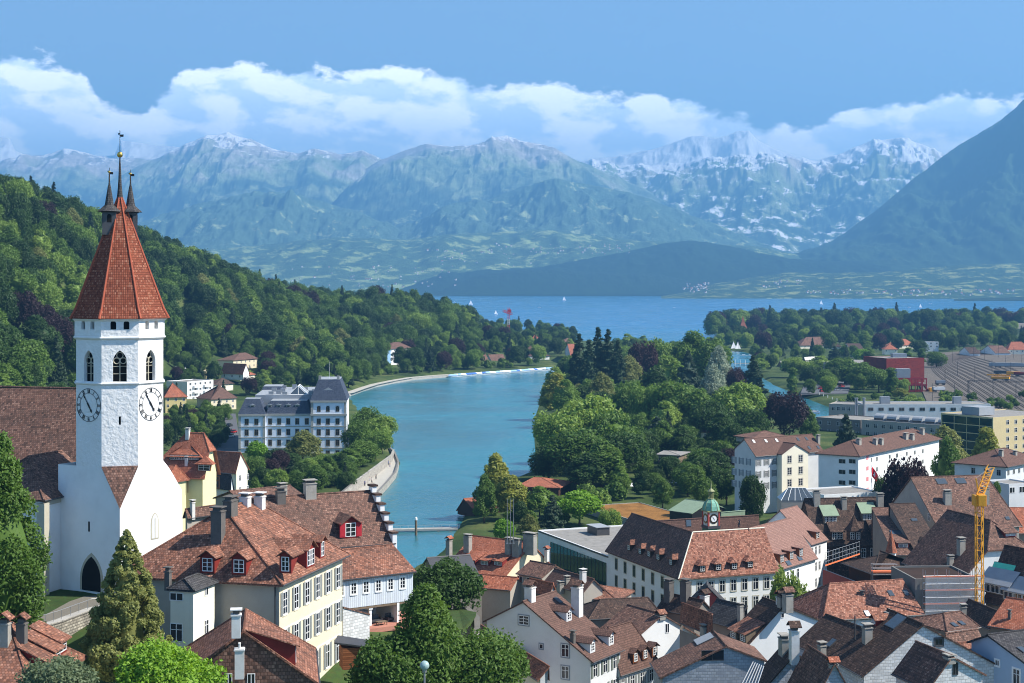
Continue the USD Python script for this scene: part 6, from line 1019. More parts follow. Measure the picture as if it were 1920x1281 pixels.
for px in (1604, 1607, 1620):
    t = T('steel_chimney', 'slim steel chimney in front of the long factory, one of three', 'chimney', P(px, 800, 700), 'slim steel chimneys at the factory'); b = B(); b.tube(v3(t.org, 2), v3(t.org, zat(748, 700)), .35 if px < 1615 else .6, n=10); b.put(t, 'flue', 'metal_grey'); b = B(); b.tube(v3(t.org, zat(748, 700)), v3(t.org, zat(746, 700)), .5 if px < 1615 else .75, n=10); b.put(t, 'rim', 'metal_grey')
simple_block('riverside_pavilion', 'pale flat roofed house on the channel bank beside the copper beech', (1500, 772), (1538, 772), 800, 792, 10, 'blue_wall', 2, 1)
h = block('brick_plant', 'red brick plant with dark flat roof beside the railway yard', (1662, 672), 1010, (1733, 671), 30, zb=2, wall='brick_red', roofm='gravel_roof'); q = P(1685, 668, 1030); b = B(); b.box(v3(q, h.ze - .3), 9, 7, 2.6); b.put(h.t, 'roof_cabin', 'metal_grey')
h2 = block('plant_shed', 'long dark flat shed left of the red brick plant', (1608, 681), 1030, (1662, 676), 24, zb=2, wall='tan_wall'); h2.wins('f', 5, 1, 2, h2.L - 2, -1.5, 3, 2, 1.2)
t = T('loading_frame', 'dark red steel loading frame with a silver box on top', 'loading frame', P(1708, 745, 930)); o = t.org
for sx in (-8, -4.5, -1, 2.5, 6, 9):
    for sy in (0, 9): b = B(); b.box(o + np.array([sx, sy, 0]), .5, .5, 10.5); b.put(t, 'post', 'red_paint')
for z in (3.2, 6.8, 10.3): b = B(); b.box(o + np.array([.5, 0, z]), 17.8, .4, .8); b.box(o + np.array([.5, 9, z]), 17.8, .4, .8); b.put(t, 'beam', 'red_paint')
b = B(); b.box(o + np.array([.5, 4.5, 6.6]), 17, 8.4, .2); b.put(t, 'deck', 'red_paint'); b = B(); b.box(o + np.array([-4.0, 4, 11.2]), 8, 6, 5.2); b.put(t, 'silo_box', 'zinc'); b = B(); b.slab([o + np.array([8, 0, 7]), o + np.array([13, 0, 1]), o + np.array([13, 5, 1]), o + np.array([8, 5, 7])], (0, 0, -.4)); b.put(t, 'chute', 'red_paint'); b = B(); b.box(o + np.array([12, -1, 0]), 3.5, 3, 5.5); b.put(t, 'hopper', 'crane_yellow')
simple('boat_shed', 'long grey boathouse with weathered roof by the channel', (1452, 694), (1508, 692), (1462, 677), 1230, 702, 30, 'weathered', 'concrete_dark', 0, 0); simple('boat_shed', 'second grey boathouse beside the long one', (1498, 695), (1524, 694), (1506, 670), 1260, 700, 20, 'weathered', 'metal_grey', 0, 0)
for a in [('long_brown_house', 'long brown roofed house in front of the far park', (1500, 648), (1562, 647), (1512, 632), 1560, 664, 16, 'cream_pale', 'tile_mix', 1, 5, 1), ('dark_chalet', 'dark gabled chalet with white base near the channel', (1572, 660), (1598, 660), (1586, 644), 1440, 672, 14, 'white_wall', 'tile_dark', 0, 2, 1), ('brown_house', 'brown roof between chalet and park trees', (1550, 650), (1578, 650), (1560, 640), 1560, 664, 12, 'cream_pale', 'tile_dark', 1, 2, 1), ('red_long_house', 'long red roofed house in front of the far park', (1676, 648), (1716, 647), (1684, 636), 1560, 660, 13, 'cream_pale', 'tile_red', 1, 4, 1), ('red_small_villa', 'small villa with red pyramid roof and white chimney', (1658, 655), (1684, 655), (1668, 645), 1430, 668, 12, 'cream_pale', 'tile_red', 1, 2, 1), ('white_gable_villa', 'small white gabled house left of the poplars by the yard', (1798, 660), (1818, 660), (1808, 651), 1420, 670, 10, 'white_wall', 'tile_dark', 0, 2, 1), ('blue_gable_villa', 'small blue white gabled house beyond the railway yard', (1838, 658), (1866, 658), (1852, 648), 1450, 668, 10, 'white_wall', 'tile_mix', 0, 2, 1), ('orange_roof_villa', 'house with bright orange roof at the right edge beyond the yard', (1890, 656), (1935, 656), (1896, 641), 1420, 668, 14, 'cream_pale', 'tile_red', 1, 4, 1), ('brown_low_house', 'brown roof among trees left of the poplars', (1790, 648), (1818, 648), (1800, 640), 1650, 656, 12, 'cream_pale', 'tile_dark', 1, 2, 1), ('park_villa', 'villa with pale walls half hidden behind the island trees', (1285, 808), (1328, 811), (1296, 797), 600, 834, 12, 'cream', 'tile_brown', 1, 3, 1), ('river_restaurant', 'low restaurant with flat grey roofs among island trees', (1230, 852), (1275, 854), (1245, 845), 540, 868, 12, 'weathered', 'gravel_roof', 1, 3, 1), ('boathouse', 'wooden boathouse with orange roof at the river', (889, 956), None, None, 440, 985, 0, 'dark_wood', 'tile_red', 0, 0, 0), ('tile_roof_house', 'reddish roof under the big chestnuts by the river', (968, 912), (1050, 915), (1002, 895), 480, 935, 16, 'dark_wood', 'tile_red', 1, 0), ('dark_low_house', 'low brown roofs behind the four storey house', (1412, 822), (1478, 818), (1432, 808), 500, 832, 10, 'tan_wall', 'tile_mix', 1, 0)]:
    if a[0] == 'boathouse': h = House(a[0], a[1], a[2], 440, u=(.86, .5), L=11, R1=(869, 935), C=(855, 957), zb=.4, wall='dark_wood', roof='tile_red', ov=.5, cat='boathouse'); continue
    simple(*a)
simple_block('green_grey_house', 'modern grey house with band windows beyond the railway yard', (1731, 641), (1760, 641), 1500, 660, 12, 'grey_white', 3, 2); simple_block('brown_flat_house', 'dark flat roofed house at the right edge by the lake', (1894, 607), (1940, 606), 2000, 617, 14, 'tan_dark', 4, 2)
t = T('lake_tower', 'small white tower with pointed brown roof rising from the park', 'tower', P(1393, 650, 1850)); b = B(); b.box(t.org - UP * 3, 8, 8, 24); b.put(t, 'wall', 'white_wall'); b = B(); b.box(t.org + UP * 14, 9, 9, 3); b.put(t, 'timber_storey', 'red_wall'); b = B(); b.lathe([(6.6, 21), (3, 27), (0, 36)], t.org, 4, math.pi / 4); b.put(t, 'roof', 'tile_red')
t = T('glass_roof_light', 'glazed hipped roof light between the school and the white apartments', 'roof light', P(1492, 936, 350)); o = t.org; q = [o + np.array(k) for k in ((-3.6, -2.4, 0), (3.9, -2.4, 0), (3.9, 3.2, 0), (-3.6, 3.2, 0))]; r0, r1 = o + np.array([-1.6, .5, 2.4]), o + np.array([2.2, .5, 2.4]); b = B(); b.poly([q[0], q[1], r1, r0]); b.poly([q[1], q[2], r1]); b.poly([q[2], q[3], r0, r1]); b.poly([q[3], q[0], r0]); b.put(t, 'pane', 'glass_sky')
for k in range(6): w_ = k / 5; b = B(); b.tube(q[0] * (1 - w_) + q[1] * w_, r0 * (1 - w_) + r1 * w_, .045, n=4); b.put(t, 'glazing_bar', 'white_paint')
b = B(); b.tube(r0, r1, .08, n=5); b.put(t, 'ridge', 'white_paint'); b = B(); b.box(o + np.array([.15, .4, -9]), 7.4, 5.5, 8.95); b.put(t, 'wall', 'tan_wall')
simple_block('white_flat_house', 'white flat roofed building between dark tile hung house and apartments', (1545, 928), (1652, 922), 372, 960, 12, 'white_wall', 0, 0)
for k, (px, py, w_) in enumerate(((1196, 913, 9), (1262, 913, 8), (1335, 826, 6))):
    Yk = [500, 505, 600][k]; o = P(px, py, Yk); o[2] = gz(o[0], Yk); t = T('pavilion_tent', ['white canopy roof under the island chestnuts', 'white canopy roof beside the orange sunshades', 'small white tent beside the pale villa'][k], 'tent', o); zt_ = CH - (py - HOR) / F * Yk; b = B(); b.lathe([(w_ * .7, zt_ - o[2]), (w_ * .35, zt_ - o[2] + .9), (.1, zt_ - o[2] + 2.0)], o, 4, .6); b.put(t, 'canopy', 'tent')
    for a in range(4): q = o + np.array([w_ * .66 * math.cos(.6 + a * math.pi / 2), w_ * .66 * math.sin(.6 + a * math.pi / 2), 0]); b = B(); b.tube(q, q + UP * (zt_ - o[2]), .08, n=5); b.put(t, 'pole', 'white_paint')
# ---------------------------------------------------------------- woods, parks and single trees
from scipy.spatial import cKDTree
used_xy = []
def foot(x, y): z = gz(x, y); return 960 + F * x / y, HOR + F * (CH - z) / y
# single trees set from the photograph: kind, top pixel x y, width in pixels, distance, label
N1 = [('bright1', 1102, 742, 130, 560, 'tall sunlit chestnut crown at the tip of the island'), ]
for k, px, pt, w, Y, lab in [
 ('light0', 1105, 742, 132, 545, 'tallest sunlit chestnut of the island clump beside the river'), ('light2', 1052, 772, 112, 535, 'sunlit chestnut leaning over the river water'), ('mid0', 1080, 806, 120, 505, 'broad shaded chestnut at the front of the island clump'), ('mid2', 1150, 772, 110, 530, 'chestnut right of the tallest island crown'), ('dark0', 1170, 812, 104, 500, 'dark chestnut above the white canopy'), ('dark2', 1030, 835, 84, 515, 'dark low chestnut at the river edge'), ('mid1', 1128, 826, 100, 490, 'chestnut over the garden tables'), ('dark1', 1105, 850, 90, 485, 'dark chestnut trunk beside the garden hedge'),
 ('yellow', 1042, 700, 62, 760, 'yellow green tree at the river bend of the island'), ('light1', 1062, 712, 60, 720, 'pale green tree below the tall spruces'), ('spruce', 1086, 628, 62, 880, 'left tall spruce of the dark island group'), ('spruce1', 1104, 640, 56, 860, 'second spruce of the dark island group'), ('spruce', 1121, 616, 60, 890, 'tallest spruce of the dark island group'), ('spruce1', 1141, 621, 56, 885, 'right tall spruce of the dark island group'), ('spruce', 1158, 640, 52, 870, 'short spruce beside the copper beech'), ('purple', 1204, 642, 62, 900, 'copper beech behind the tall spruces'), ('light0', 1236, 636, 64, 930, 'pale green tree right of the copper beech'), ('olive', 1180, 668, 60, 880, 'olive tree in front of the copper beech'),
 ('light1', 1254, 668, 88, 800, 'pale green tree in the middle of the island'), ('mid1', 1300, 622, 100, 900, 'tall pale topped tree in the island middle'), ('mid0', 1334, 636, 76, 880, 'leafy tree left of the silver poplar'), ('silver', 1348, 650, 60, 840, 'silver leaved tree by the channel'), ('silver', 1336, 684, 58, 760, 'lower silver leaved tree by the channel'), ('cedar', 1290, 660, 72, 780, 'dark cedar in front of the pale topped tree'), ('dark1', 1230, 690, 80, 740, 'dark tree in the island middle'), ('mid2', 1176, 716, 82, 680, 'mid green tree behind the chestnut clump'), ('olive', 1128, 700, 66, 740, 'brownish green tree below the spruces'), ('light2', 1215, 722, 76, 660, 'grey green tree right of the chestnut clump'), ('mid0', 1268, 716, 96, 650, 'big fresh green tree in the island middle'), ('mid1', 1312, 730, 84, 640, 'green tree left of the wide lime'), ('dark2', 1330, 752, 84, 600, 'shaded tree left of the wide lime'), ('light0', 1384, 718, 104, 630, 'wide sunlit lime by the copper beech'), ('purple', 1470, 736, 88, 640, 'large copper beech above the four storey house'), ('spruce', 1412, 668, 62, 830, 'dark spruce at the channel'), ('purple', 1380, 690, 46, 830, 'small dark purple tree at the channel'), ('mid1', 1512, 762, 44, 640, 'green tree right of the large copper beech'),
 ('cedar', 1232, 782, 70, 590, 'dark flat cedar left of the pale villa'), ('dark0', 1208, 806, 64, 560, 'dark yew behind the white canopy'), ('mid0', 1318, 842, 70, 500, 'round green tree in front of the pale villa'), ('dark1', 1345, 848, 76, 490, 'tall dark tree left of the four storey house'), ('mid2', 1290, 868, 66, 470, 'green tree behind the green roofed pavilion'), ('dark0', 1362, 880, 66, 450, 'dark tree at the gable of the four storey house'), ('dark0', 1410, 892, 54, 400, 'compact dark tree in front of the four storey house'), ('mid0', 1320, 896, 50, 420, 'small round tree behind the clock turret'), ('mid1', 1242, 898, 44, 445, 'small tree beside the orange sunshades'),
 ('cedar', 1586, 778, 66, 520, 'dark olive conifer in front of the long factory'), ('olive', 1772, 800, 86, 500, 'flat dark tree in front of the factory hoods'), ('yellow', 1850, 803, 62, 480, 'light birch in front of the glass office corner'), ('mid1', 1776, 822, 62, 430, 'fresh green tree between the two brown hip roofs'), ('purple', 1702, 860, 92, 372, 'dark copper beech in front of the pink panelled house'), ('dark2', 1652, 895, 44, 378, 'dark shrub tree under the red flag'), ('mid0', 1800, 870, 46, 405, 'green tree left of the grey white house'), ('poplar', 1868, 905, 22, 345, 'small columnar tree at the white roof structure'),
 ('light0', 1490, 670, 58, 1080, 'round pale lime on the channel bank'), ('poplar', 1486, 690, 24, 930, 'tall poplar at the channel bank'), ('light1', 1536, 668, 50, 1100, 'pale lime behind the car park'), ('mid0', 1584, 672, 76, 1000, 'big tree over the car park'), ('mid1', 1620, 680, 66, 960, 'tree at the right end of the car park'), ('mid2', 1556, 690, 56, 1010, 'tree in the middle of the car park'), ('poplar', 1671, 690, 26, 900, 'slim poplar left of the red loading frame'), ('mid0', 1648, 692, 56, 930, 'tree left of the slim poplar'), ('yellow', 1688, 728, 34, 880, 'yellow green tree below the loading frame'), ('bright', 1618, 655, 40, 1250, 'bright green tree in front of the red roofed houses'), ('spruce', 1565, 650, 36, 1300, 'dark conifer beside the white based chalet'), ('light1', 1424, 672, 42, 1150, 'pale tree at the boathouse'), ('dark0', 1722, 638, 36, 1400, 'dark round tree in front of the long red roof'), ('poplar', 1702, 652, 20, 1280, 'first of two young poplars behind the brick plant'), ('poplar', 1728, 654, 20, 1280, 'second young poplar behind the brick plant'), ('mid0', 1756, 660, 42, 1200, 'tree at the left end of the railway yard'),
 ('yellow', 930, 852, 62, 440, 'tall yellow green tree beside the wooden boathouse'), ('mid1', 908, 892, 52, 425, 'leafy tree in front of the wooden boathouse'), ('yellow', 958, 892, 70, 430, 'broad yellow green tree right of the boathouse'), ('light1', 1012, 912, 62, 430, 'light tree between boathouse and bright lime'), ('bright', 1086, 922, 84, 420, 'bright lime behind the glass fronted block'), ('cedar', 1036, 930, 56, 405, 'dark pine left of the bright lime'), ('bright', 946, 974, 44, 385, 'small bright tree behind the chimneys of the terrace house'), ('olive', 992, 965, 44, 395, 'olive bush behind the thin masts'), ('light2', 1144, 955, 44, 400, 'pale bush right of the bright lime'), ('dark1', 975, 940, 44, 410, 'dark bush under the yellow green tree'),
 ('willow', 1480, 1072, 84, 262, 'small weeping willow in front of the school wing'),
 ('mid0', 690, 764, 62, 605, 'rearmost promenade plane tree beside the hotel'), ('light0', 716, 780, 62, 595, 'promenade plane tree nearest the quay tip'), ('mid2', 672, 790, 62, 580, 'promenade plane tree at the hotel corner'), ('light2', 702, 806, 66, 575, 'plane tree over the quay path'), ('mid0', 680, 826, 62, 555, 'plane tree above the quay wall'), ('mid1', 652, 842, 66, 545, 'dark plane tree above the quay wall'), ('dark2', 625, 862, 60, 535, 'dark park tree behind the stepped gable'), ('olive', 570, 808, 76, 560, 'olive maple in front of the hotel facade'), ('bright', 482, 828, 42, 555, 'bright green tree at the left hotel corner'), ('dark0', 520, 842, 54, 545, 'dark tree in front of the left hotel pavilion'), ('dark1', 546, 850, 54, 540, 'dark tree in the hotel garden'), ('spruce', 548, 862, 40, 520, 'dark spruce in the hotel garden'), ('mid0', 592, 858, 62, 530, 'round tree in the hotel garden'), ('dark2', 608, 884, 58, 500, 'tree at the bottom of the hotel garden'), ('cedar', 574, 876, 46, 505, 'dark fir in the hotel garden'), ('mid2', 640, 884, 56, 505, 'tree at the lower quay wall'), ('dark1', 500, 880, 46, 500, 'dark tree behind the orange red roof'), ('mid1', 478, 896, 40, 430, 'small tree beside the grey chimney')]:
    lab2 = lab; tree_px(k, px, pt, w, Y, lab2); used_xy.append(((px - 960) / F * Y, Y))
# all the random trees go through one pool: hidden ones are dropped, the largest in view stay things of their own, the rest joins its wood
POOL = []
def flush(limit):
    r = np.random.default_rng(77); POOL.sort(key=lambda c: c[1]); hor = np.full(2300, 2000.0); kept = []
    for x, y, z, H, w, key, label, group, stuff in POOL:
        px = 960 + F * x / y; half = w / 2 / y * F; top = HOR + F * (CH - z - H) / y
        if px + half < -30 or px - half > 1950: continue
        a, b_ = int(max(0, px - half * .7 + 140)), int(min(2299, px + half * .7 + 141))
        if a >= b_: continue
        if top < hor[a:b_].max() - 2.5: kept.append((w / y, x, y, z, H, w, key, label, group, stuff))
        hor[a:b_] = np.minimum(hor[a:b_], top + H / y * F * .25)
    kept.sort(key=lambda k: -k[0]); n = 0; rest = {}
    for k in kept:
        broad = k[6][:6] not in ('spruce', 'cedar', 'poplar') and not k[6].startswith('bush')
        if broad and n >= limit: rest.setdefault(k[9], []).append(k); continue
        n += broad; tree(k[6], k[1], k[2], k[3] - .3, k[4], k[5], label=k[7], group=k[8])
    for stuff, ks in rest.items():
        pi = UsdGeom.PointInstancer.Define(stage, '/World/' + stuff); keys = sorted({k[6] for k in ks}); tg = []
        for kk in keys: pth, R, H0, V, Fc, lf = PROTO[kk]; pp = '/World/%s/kind_%s' % (stuff, kk); write(pp, V, Fc, lf); tg.append(Sdf.Path(pp))
        pi.CreatePrototypesRel().SetTargets(tg); pi.CreateProtoIndicesAttr(Vt.IntArray([keys.index(k[6]) for k in ks])); pi.CreatePositionsAttr(Vt.Vec3fArray([Gf.Vec3f(float(k[1]), float(k[2]), float(k[3] - .3)) for k in ks]))
        pi.CreateScalesAttr(Vt.Vec3fArray([Gf.Vec3f(k[5] / (2 * PROTO[k[6]][1]), k[5] / (2 * PROTO[k[6]][1]), k[4] / PROTO[k[6]][2]) for k in ks])); pi.CreateOrientationsAttr(Vt.QuathArray([Gf.Quath(float(math.cos(a)), Gf.Vec3h(0, 0, float(math.sin(a)))) for a in r.uniform(0, 3.14, len(ks))])); tag(pi.GetPrim(), None, None, None, 'stuff')
def pick(r, w): return r.choice(list(w.keys()), p=np.array(list(w.values())) / sum(w.values()))
WOOD = {'dark0': .16, 'dark1': .16, 'dark2': .14, 'mid0': .12, 'mid1': .12, 'mid2': .1, 'light0': .05, 'light1': .05, 'light2': .03, 'olive': .03, 'purple': .02, 'spruce': .04, 'spruce1': .03}
KINDN = {'dark': 'dark green', 'mid': 'mid green', 'light': 'pale green', 'purple': 'purple leaved', 'spruce': 'pointed spruce', 'olive': 'olive green', 'cedar': 'dark cedar', 'poplar': 'slim poplar', 'bright': 'bright green', 'yellow': 'yellowish'}
def kn(key): return KINDN[key.rstrip('0123456789')]
line = np.array([(-100, 790), (0, 765), (120, 735), (300, 712), (325, 696), (350, 684), (395, 662), (440, 660), (490, 676), (560, 708), (640, 716), (700, 690), (760, 668), (800, 650), (860, 632), (900, 618)], float)
r = np.random.default_rng(21); c = []
for i in range(9000):
    x, y = r.uniform(-430, 0), r.uniform(470, 1950)
    px = 960 + F * x / y
    if px < -60 or px > 905: continue
    c.append((x, y))
c = np.array(c); zz = ground(c[:, 0], c[:, 1]); fy = HOR + F * (CH - zz) / c[:, 1]; px = 960 + F * c[:, 0] / c[:, 1]; ok = (fy < np.interp(px, line[:, 0], line[:, 1])) & (zz > 3); c, zz = c[ok], zz[ok]
tr = cKDTree(c); dead = np.zeros(len(c), bool); cand = []
for i in range(len(c)):
    if dead[i]: continue
    dead[tr.query_ball_point(c[i], 9.0)] = True; key = pick(r, WOOD); H = r.uniform(15, 25) * (1.15 if 'spruce' in key else 1); cand.append((c[i, 0], c[i, 1], zz[i], H, (r.uniform(13, 20) if 'spruce' not in key else r.uniform(8, 11)), key))
POOL += [(x, y, z, H, w, k, kn(k) + ' tree in the dense wood on the hill behind the church', 'trees of the wooded hill behind the church', 'wood') for x, y, z, H, w, k in cand]
# gardens of the left bank, the park beyond, the town on the right: rows of foot pixel boxes filled at random, clear of houses
from scipy.interpolate import RegularGridInterpolator
GI = RegularGridInterpolator(LAND[:2], LAND[2], bounds_error=False, fill_value=2.0); RY = np.geomspace(150, 2740, 420)
def ray_land(px, py):
    zr = CH - (py - HOR) / F * RY; zg = GI(np.stack([RY, (px - 960) / F * RY], 1)); k = np.nonzero(zg >= zr)[0]
    return None if not len(k) else ((px - 960) / F * RY[k[0]], RY[k[0]])
def fill(box, n, dist, group, place, weights, seed, hmin, hmax, avoid=7.0):
    r = np.random.default_rng(seed); cand = []; pts = list(used_xy)
    for _ in range(n * 14):
        px, py = r.uniform(box[0], box[2]), r.uniform(box[1], box[3]); q_ = ray_land(px, py)
        if q_ is None or not 300 < q_[1] < 2700: continue
        x, y = q_
        p = spts(x, y)
        if scon(RV, p) or sdist(RB, p) < 3.0: continue
        z = gz(x, y)
        if any((x - a) ** 2 + (y - b_) ** 2 < dist ** 2 for a, b_ in pts): continue
        if any((x - a) ** 2 + (y - b_) ** 2 < (q + avoid) ** 2 or (abs(x / y - a / b_) * b_ < q + 1 and 0 < b_ - y < max(22, b_ * .035)) for a, b_, q in HOUSES): continue
        key = pick(r, weights); H = r.uniform(hmin, hmax) * (1.25 if key[:6] in ('spruce', 'poplar') else 1); pts.append((x, y)); cand.append((x, y, z, H, H * (.85 if key[:6] not in ('spruce', 'poplar', 'bush', 'bush1') else .42 if key[:6] == 'spruce' else .25 if key[:6] == 'poplar' else 1.3), key))
        if len(cand) >= n: break
    used_xy.extend((a[0], a[1]) for a in cand)
    for x, y, z, H, w, key in cand: POOL.append((x, y, z, H, w, key, kn(key) + ' tree ' + place if not key.startswith('bush') else 'green bush ' + place, group, 'park_wood' if 'park' in group or 'island' in group else 'garden_wood'))
HOUSES = []
for pr in world.GetPrim().GetChildren():
    cd = pr.GetCustomData()
    if cd.get('category') in ('house', 'building', 'hotel', 'boathouse', 'tower', 'turret', 'school'):
        ch_ = [UsdGeom.Mesh(k) for k in pr.GetChildren() if k.GetName() in ('wall', 'wall_001')]; o = np.array(pr.GetAttribute('xformOp:translate').Get())
        if ch_: v = np.array(ch_[0].GetPointsAttr().Get()); HOUSES.append((o[0], o[1], float(np.hypot(np.ptp(v[:, 0]), np.ptp(v[:, 1])) / 2 * .8)))
GARDEN = {'dark0': .2, 'dark1': .15, 'mid0': .2, 'mid1': .15, 'light0': .08, 'light1': .06, 'spruce': .08, 'purple': .05, 'spruce1': .03}
fill((320, 640, 560, 700), 60, 7, 'garden trees left of the hotel', 'on the slope between wood and villas', GARDEN, 47, 9, 15, 3)
fill((300, 745, 425, 850), 40, 5, 'garden trees left of the hotel', 'in the gardens between church tower and hotel', GARDEN, 31, 6, 10, 3)
fill((330, 690, 560, 745), 44, 6, 'garden trees left of the hotel', 'among the villas below the wood', GARDEN, 48, 7, 12, 3)
fill((0, 740, 300, 830), 26, 7, 'trees behind the church roof', 'behind the church roof', GARDEN, 32, 9, 15)
fill((490, 676, 700, 738), 70, 7, 'trees on the left bank beyond the hotel', 'on the left bank beyond the hotel', GARDEN, 33, 10, 17)
fill((700, 645, 905, 700), 84, 8, 'trees along the far bank of the river', 'along the far bank behind the moored boats', GARDEN, 34, 10, 18)
fill((690, 676, 1040, 704), 50, 5, 'bushes along the far bank', 'behind the far bank quay', {'bush': .4, 'bush1': .3, 'mid0': .15, 'light0': .15}, 50, 3, 7, 1)
fill((880, 612, 1075, 690), 110, 8, 'trees of the lake suburb', 'in the lakeside suburb around the red crane', GARDEN, 35, 10, 17)
fill((1010, 700, 1420, 880), 60, 8, 'trees of the river island', 'in the thick island park', WOOD, 36, 11, 18)
fill((1140, 655, 1340, 720), 40, 8, 'trees of the river island', 'in the upper island park', WOOD, 37, 13, 20)
PARK = {'dark0': .2, 'dark1': .2, 'mid0': .15, 'mid1': .15, 'light0': .08, 'light1': .06, 'purple': .08, 'spruce': .05, 'poplar': .03, 'dark2': .1}
fill((1195, 622, 1345, 636), 30, 13, 'trees of the lakeside park', 'in the lakeside park left of the channel', PARK, 38, 24, 34)
fill((1345, 614, 1930, 628), 150, 12, 'trees of the lakeside park', 'in the long lakeside park on the right', PARK, 39, 20, 31)
fill((1350, 630, 1930, 662), 150, 10, 'trees in front of the lakeside park', 'among the houses before the lakeside park', PARK, 40, 12, 20)
fill((1380, 660, 1640, 700), 34, 10, 'trees along the channel', 'along the right hand channel bank', GARDEN, 41, 8, 14)
fill((1500, 700, 1700, 745), 18, 9, 'trees by the car park', 'around the car park by the channel', GARDEN, 42, 8, 13)
fill((1560, 745, 1920, 772), 34, 5, 'bushes behind the factory', 'behind the long factory', {'bush': .5, 'bush1': .4, 'light0': .1}, 43, 2.5, 5, 2)
fill((1150, 850, 1300, 935), 22, 8, 'trees behind the school', 'between the island and the school', GARDEN, 49, 6, 10, 4)
fill((1250, 830, 1420, 930), 34, 7, 'trees behind the school', 'between the island and the school', GARDEN, 44, 7, 12, 3)
fill((860, 930, 1160, 985), 24, 6, 'bushes at the river tip', 'beside the riverside garden tables', {'bush': .4, 'bush1': .3, 'mid0': .3}, 45, 3, 6, 2)
fill((470, 892, 660, 930), 20, 6, 'trees of the hotel garden', 'in the hotel garden', GARDEN, 46, 6, 9, 3)
flush(185)
# ---------------------------------------------------------------- quay, boats, cranes, railway, people
def ribbon(name, pts, w, z, m, th=.12, kind='structure', side=0):
    p = np.array([q[:2] for q in pts]); d = np.gradient(p, axis=0); d /= np.linalg.norm(d, axis=1, keepdims=True); n = np.stack([-d[:, 1], d[:, 0]], 1); b = B()
    zs = np.broadcast_to(z, (len(p),)); L_, R_ = p + n * w * (.5 + side), p - n * w * (.5 - side)
    for i in range(len(p) - 1): b.slab([v3(R_[i], zs[i]), v3(R_[i + 1], zs[i + 1]), v3(L_[i + 1], zs[i + 1]), v3(L_[i], zs[i])], (0, 0, -th))
    return b.top(name, m, kind=kind)
quay = [Pz(*q, 1.6) for q in ((640, 945), (668, 921), (694, 900), (716, 882), (734, 866), (738, 853), (726, 838))]
b = B(); ow = [Pz(*q, 1.6) for q in ((690, 952), (708, 925), (726, 906), (741, 888), (747, 869), (740, 851), (726, 836))]; b.add([*quay, *ow], [[i, 7 + i, 8 + i, i + 1] for i in range(6)]); b.top('promenade', 'paving', kind='structure')
wall_run('quay_wall', 'stone quay wall at the water edge of the promenade', ow, [2.1] * 7, [-2] * 7, .45, 'stone_grey', 'concrete_dark')
wall_run('promenade_wall', 'high white garden wall behind the quay path', quay[:6], [4.8, 4.8, 4.6, 4.4, 4.0, 3.4], [0] * 6, .5, 'stone_grey', 'stone_grey')
fb = [Pz(*q, 1.2) for q in ((640, 741), (655, 739), (680, 730), (702, 723), (735, 716), (770, 710), (810, 706.5), (845, 704))]
wall_run('quay_wall', 'long grey quay wall along the far left bank', fb, [1.5] * 8, [-2] * 8, .6, 'concrete', None)
ribbon('path', [q + np.array([-.5, 4, 0]) for q in fb], 5, 1.75, 'paving')
def person(label, o, face=0.0, top='cloth_dark', legs='cloth_blue', group=None, stride=.25, pose=None):
    import manifold3d as mf
    t = T('person', label, 'person', o, group); c, s = math.cos(face), math.sin(face)
    def J(x, y, z): return np.array([o[0] + x * c - y * s, o[1] + x * s + y * c, o[2] + z])
    def limb(lst):
        out = None
        for (a, ra), (b_, rb) in zip(lst, lst[1:]):
            sp = lambda p, r_: mf.Manifold.sphere(r_, 10).translate(tuple(map(float, p - o))); hl = mf.Manifold.batch_hull([sp(a, ra), sp(b_, rb)]); out = hl if out is None else out + hl
        return out
    st = stride; hip = .92
    body = limb([(J(0, 0, hip), .15), (J(0, 0, 1.18), .14), (J(.0, 0, 1.38), .16), (J(.0, 0, 1.5), .065), (J(.02, 0, 1.64), .105)])
    sh = limb([(J(0, -.19, 1.40), .07), (J(0, .19, 1.40), .07)]); body = body + sh
    parts = {}
    for sg in (-1, 1):
        arm = limb([(J(0, sg * .2, 1.40), .062), (J(-.04 * sg, sg * .27, 1.12), .05), (J(.12 + .05 * sg, sg * .25, .88), .035), (J(.15 + .05 * sg, sg * .25, .80), .045)]); leg = limb([(J(0, sg * .09, hip), .095), (J(sg * st * .55, sg * .1, .5), .07), (J(sg * st * .8, sg * .1, .09), .05), (J(sg * st * .8 + .16, sg * .1, .05), .045)]); body = body + arm + leg
    mm = body.to_mesh(); V = mm.vert_properties[:, :3]; write(t.path + '/body', V, mm.tri_verts, 'skin')
    tr = (limb([(J(0, 0, hip - .02), .17), (J(0, 0, 1.18), .158), (J(0, 0, 1.40), .172)]) + limb([(J(0, -.2, 1.40), .078), (J(0, .2, 1.40), .078)])).to_mesh(); write(t.path + '/shirt', tr.vert_properties[:, :3], tr.tri_verts, top)
    lg = None
    for sg in (-1, 1): l_ = limb([(J(0, sg * .09, hip), .11), (J(sg * st * .55, sg * .1, .5), .086), (J(sg * st * .8, sg * .1, .14), .066)]); lg = l_ if lg is None else lg + l_
    lg = lg.to_mesh(); write(t.path + '/trousers', lg.vert_properties[:, :3], lg.tri_verts, legs)
    hr = limb([(J(-.02, 0, 1.70), .105), (J(-.045, 0, 1.64), .10)]).to_mesh(); write(t.path + '/hair', hr.vert_properties[:, :3], hr.tri_verts, 'dark_wood')
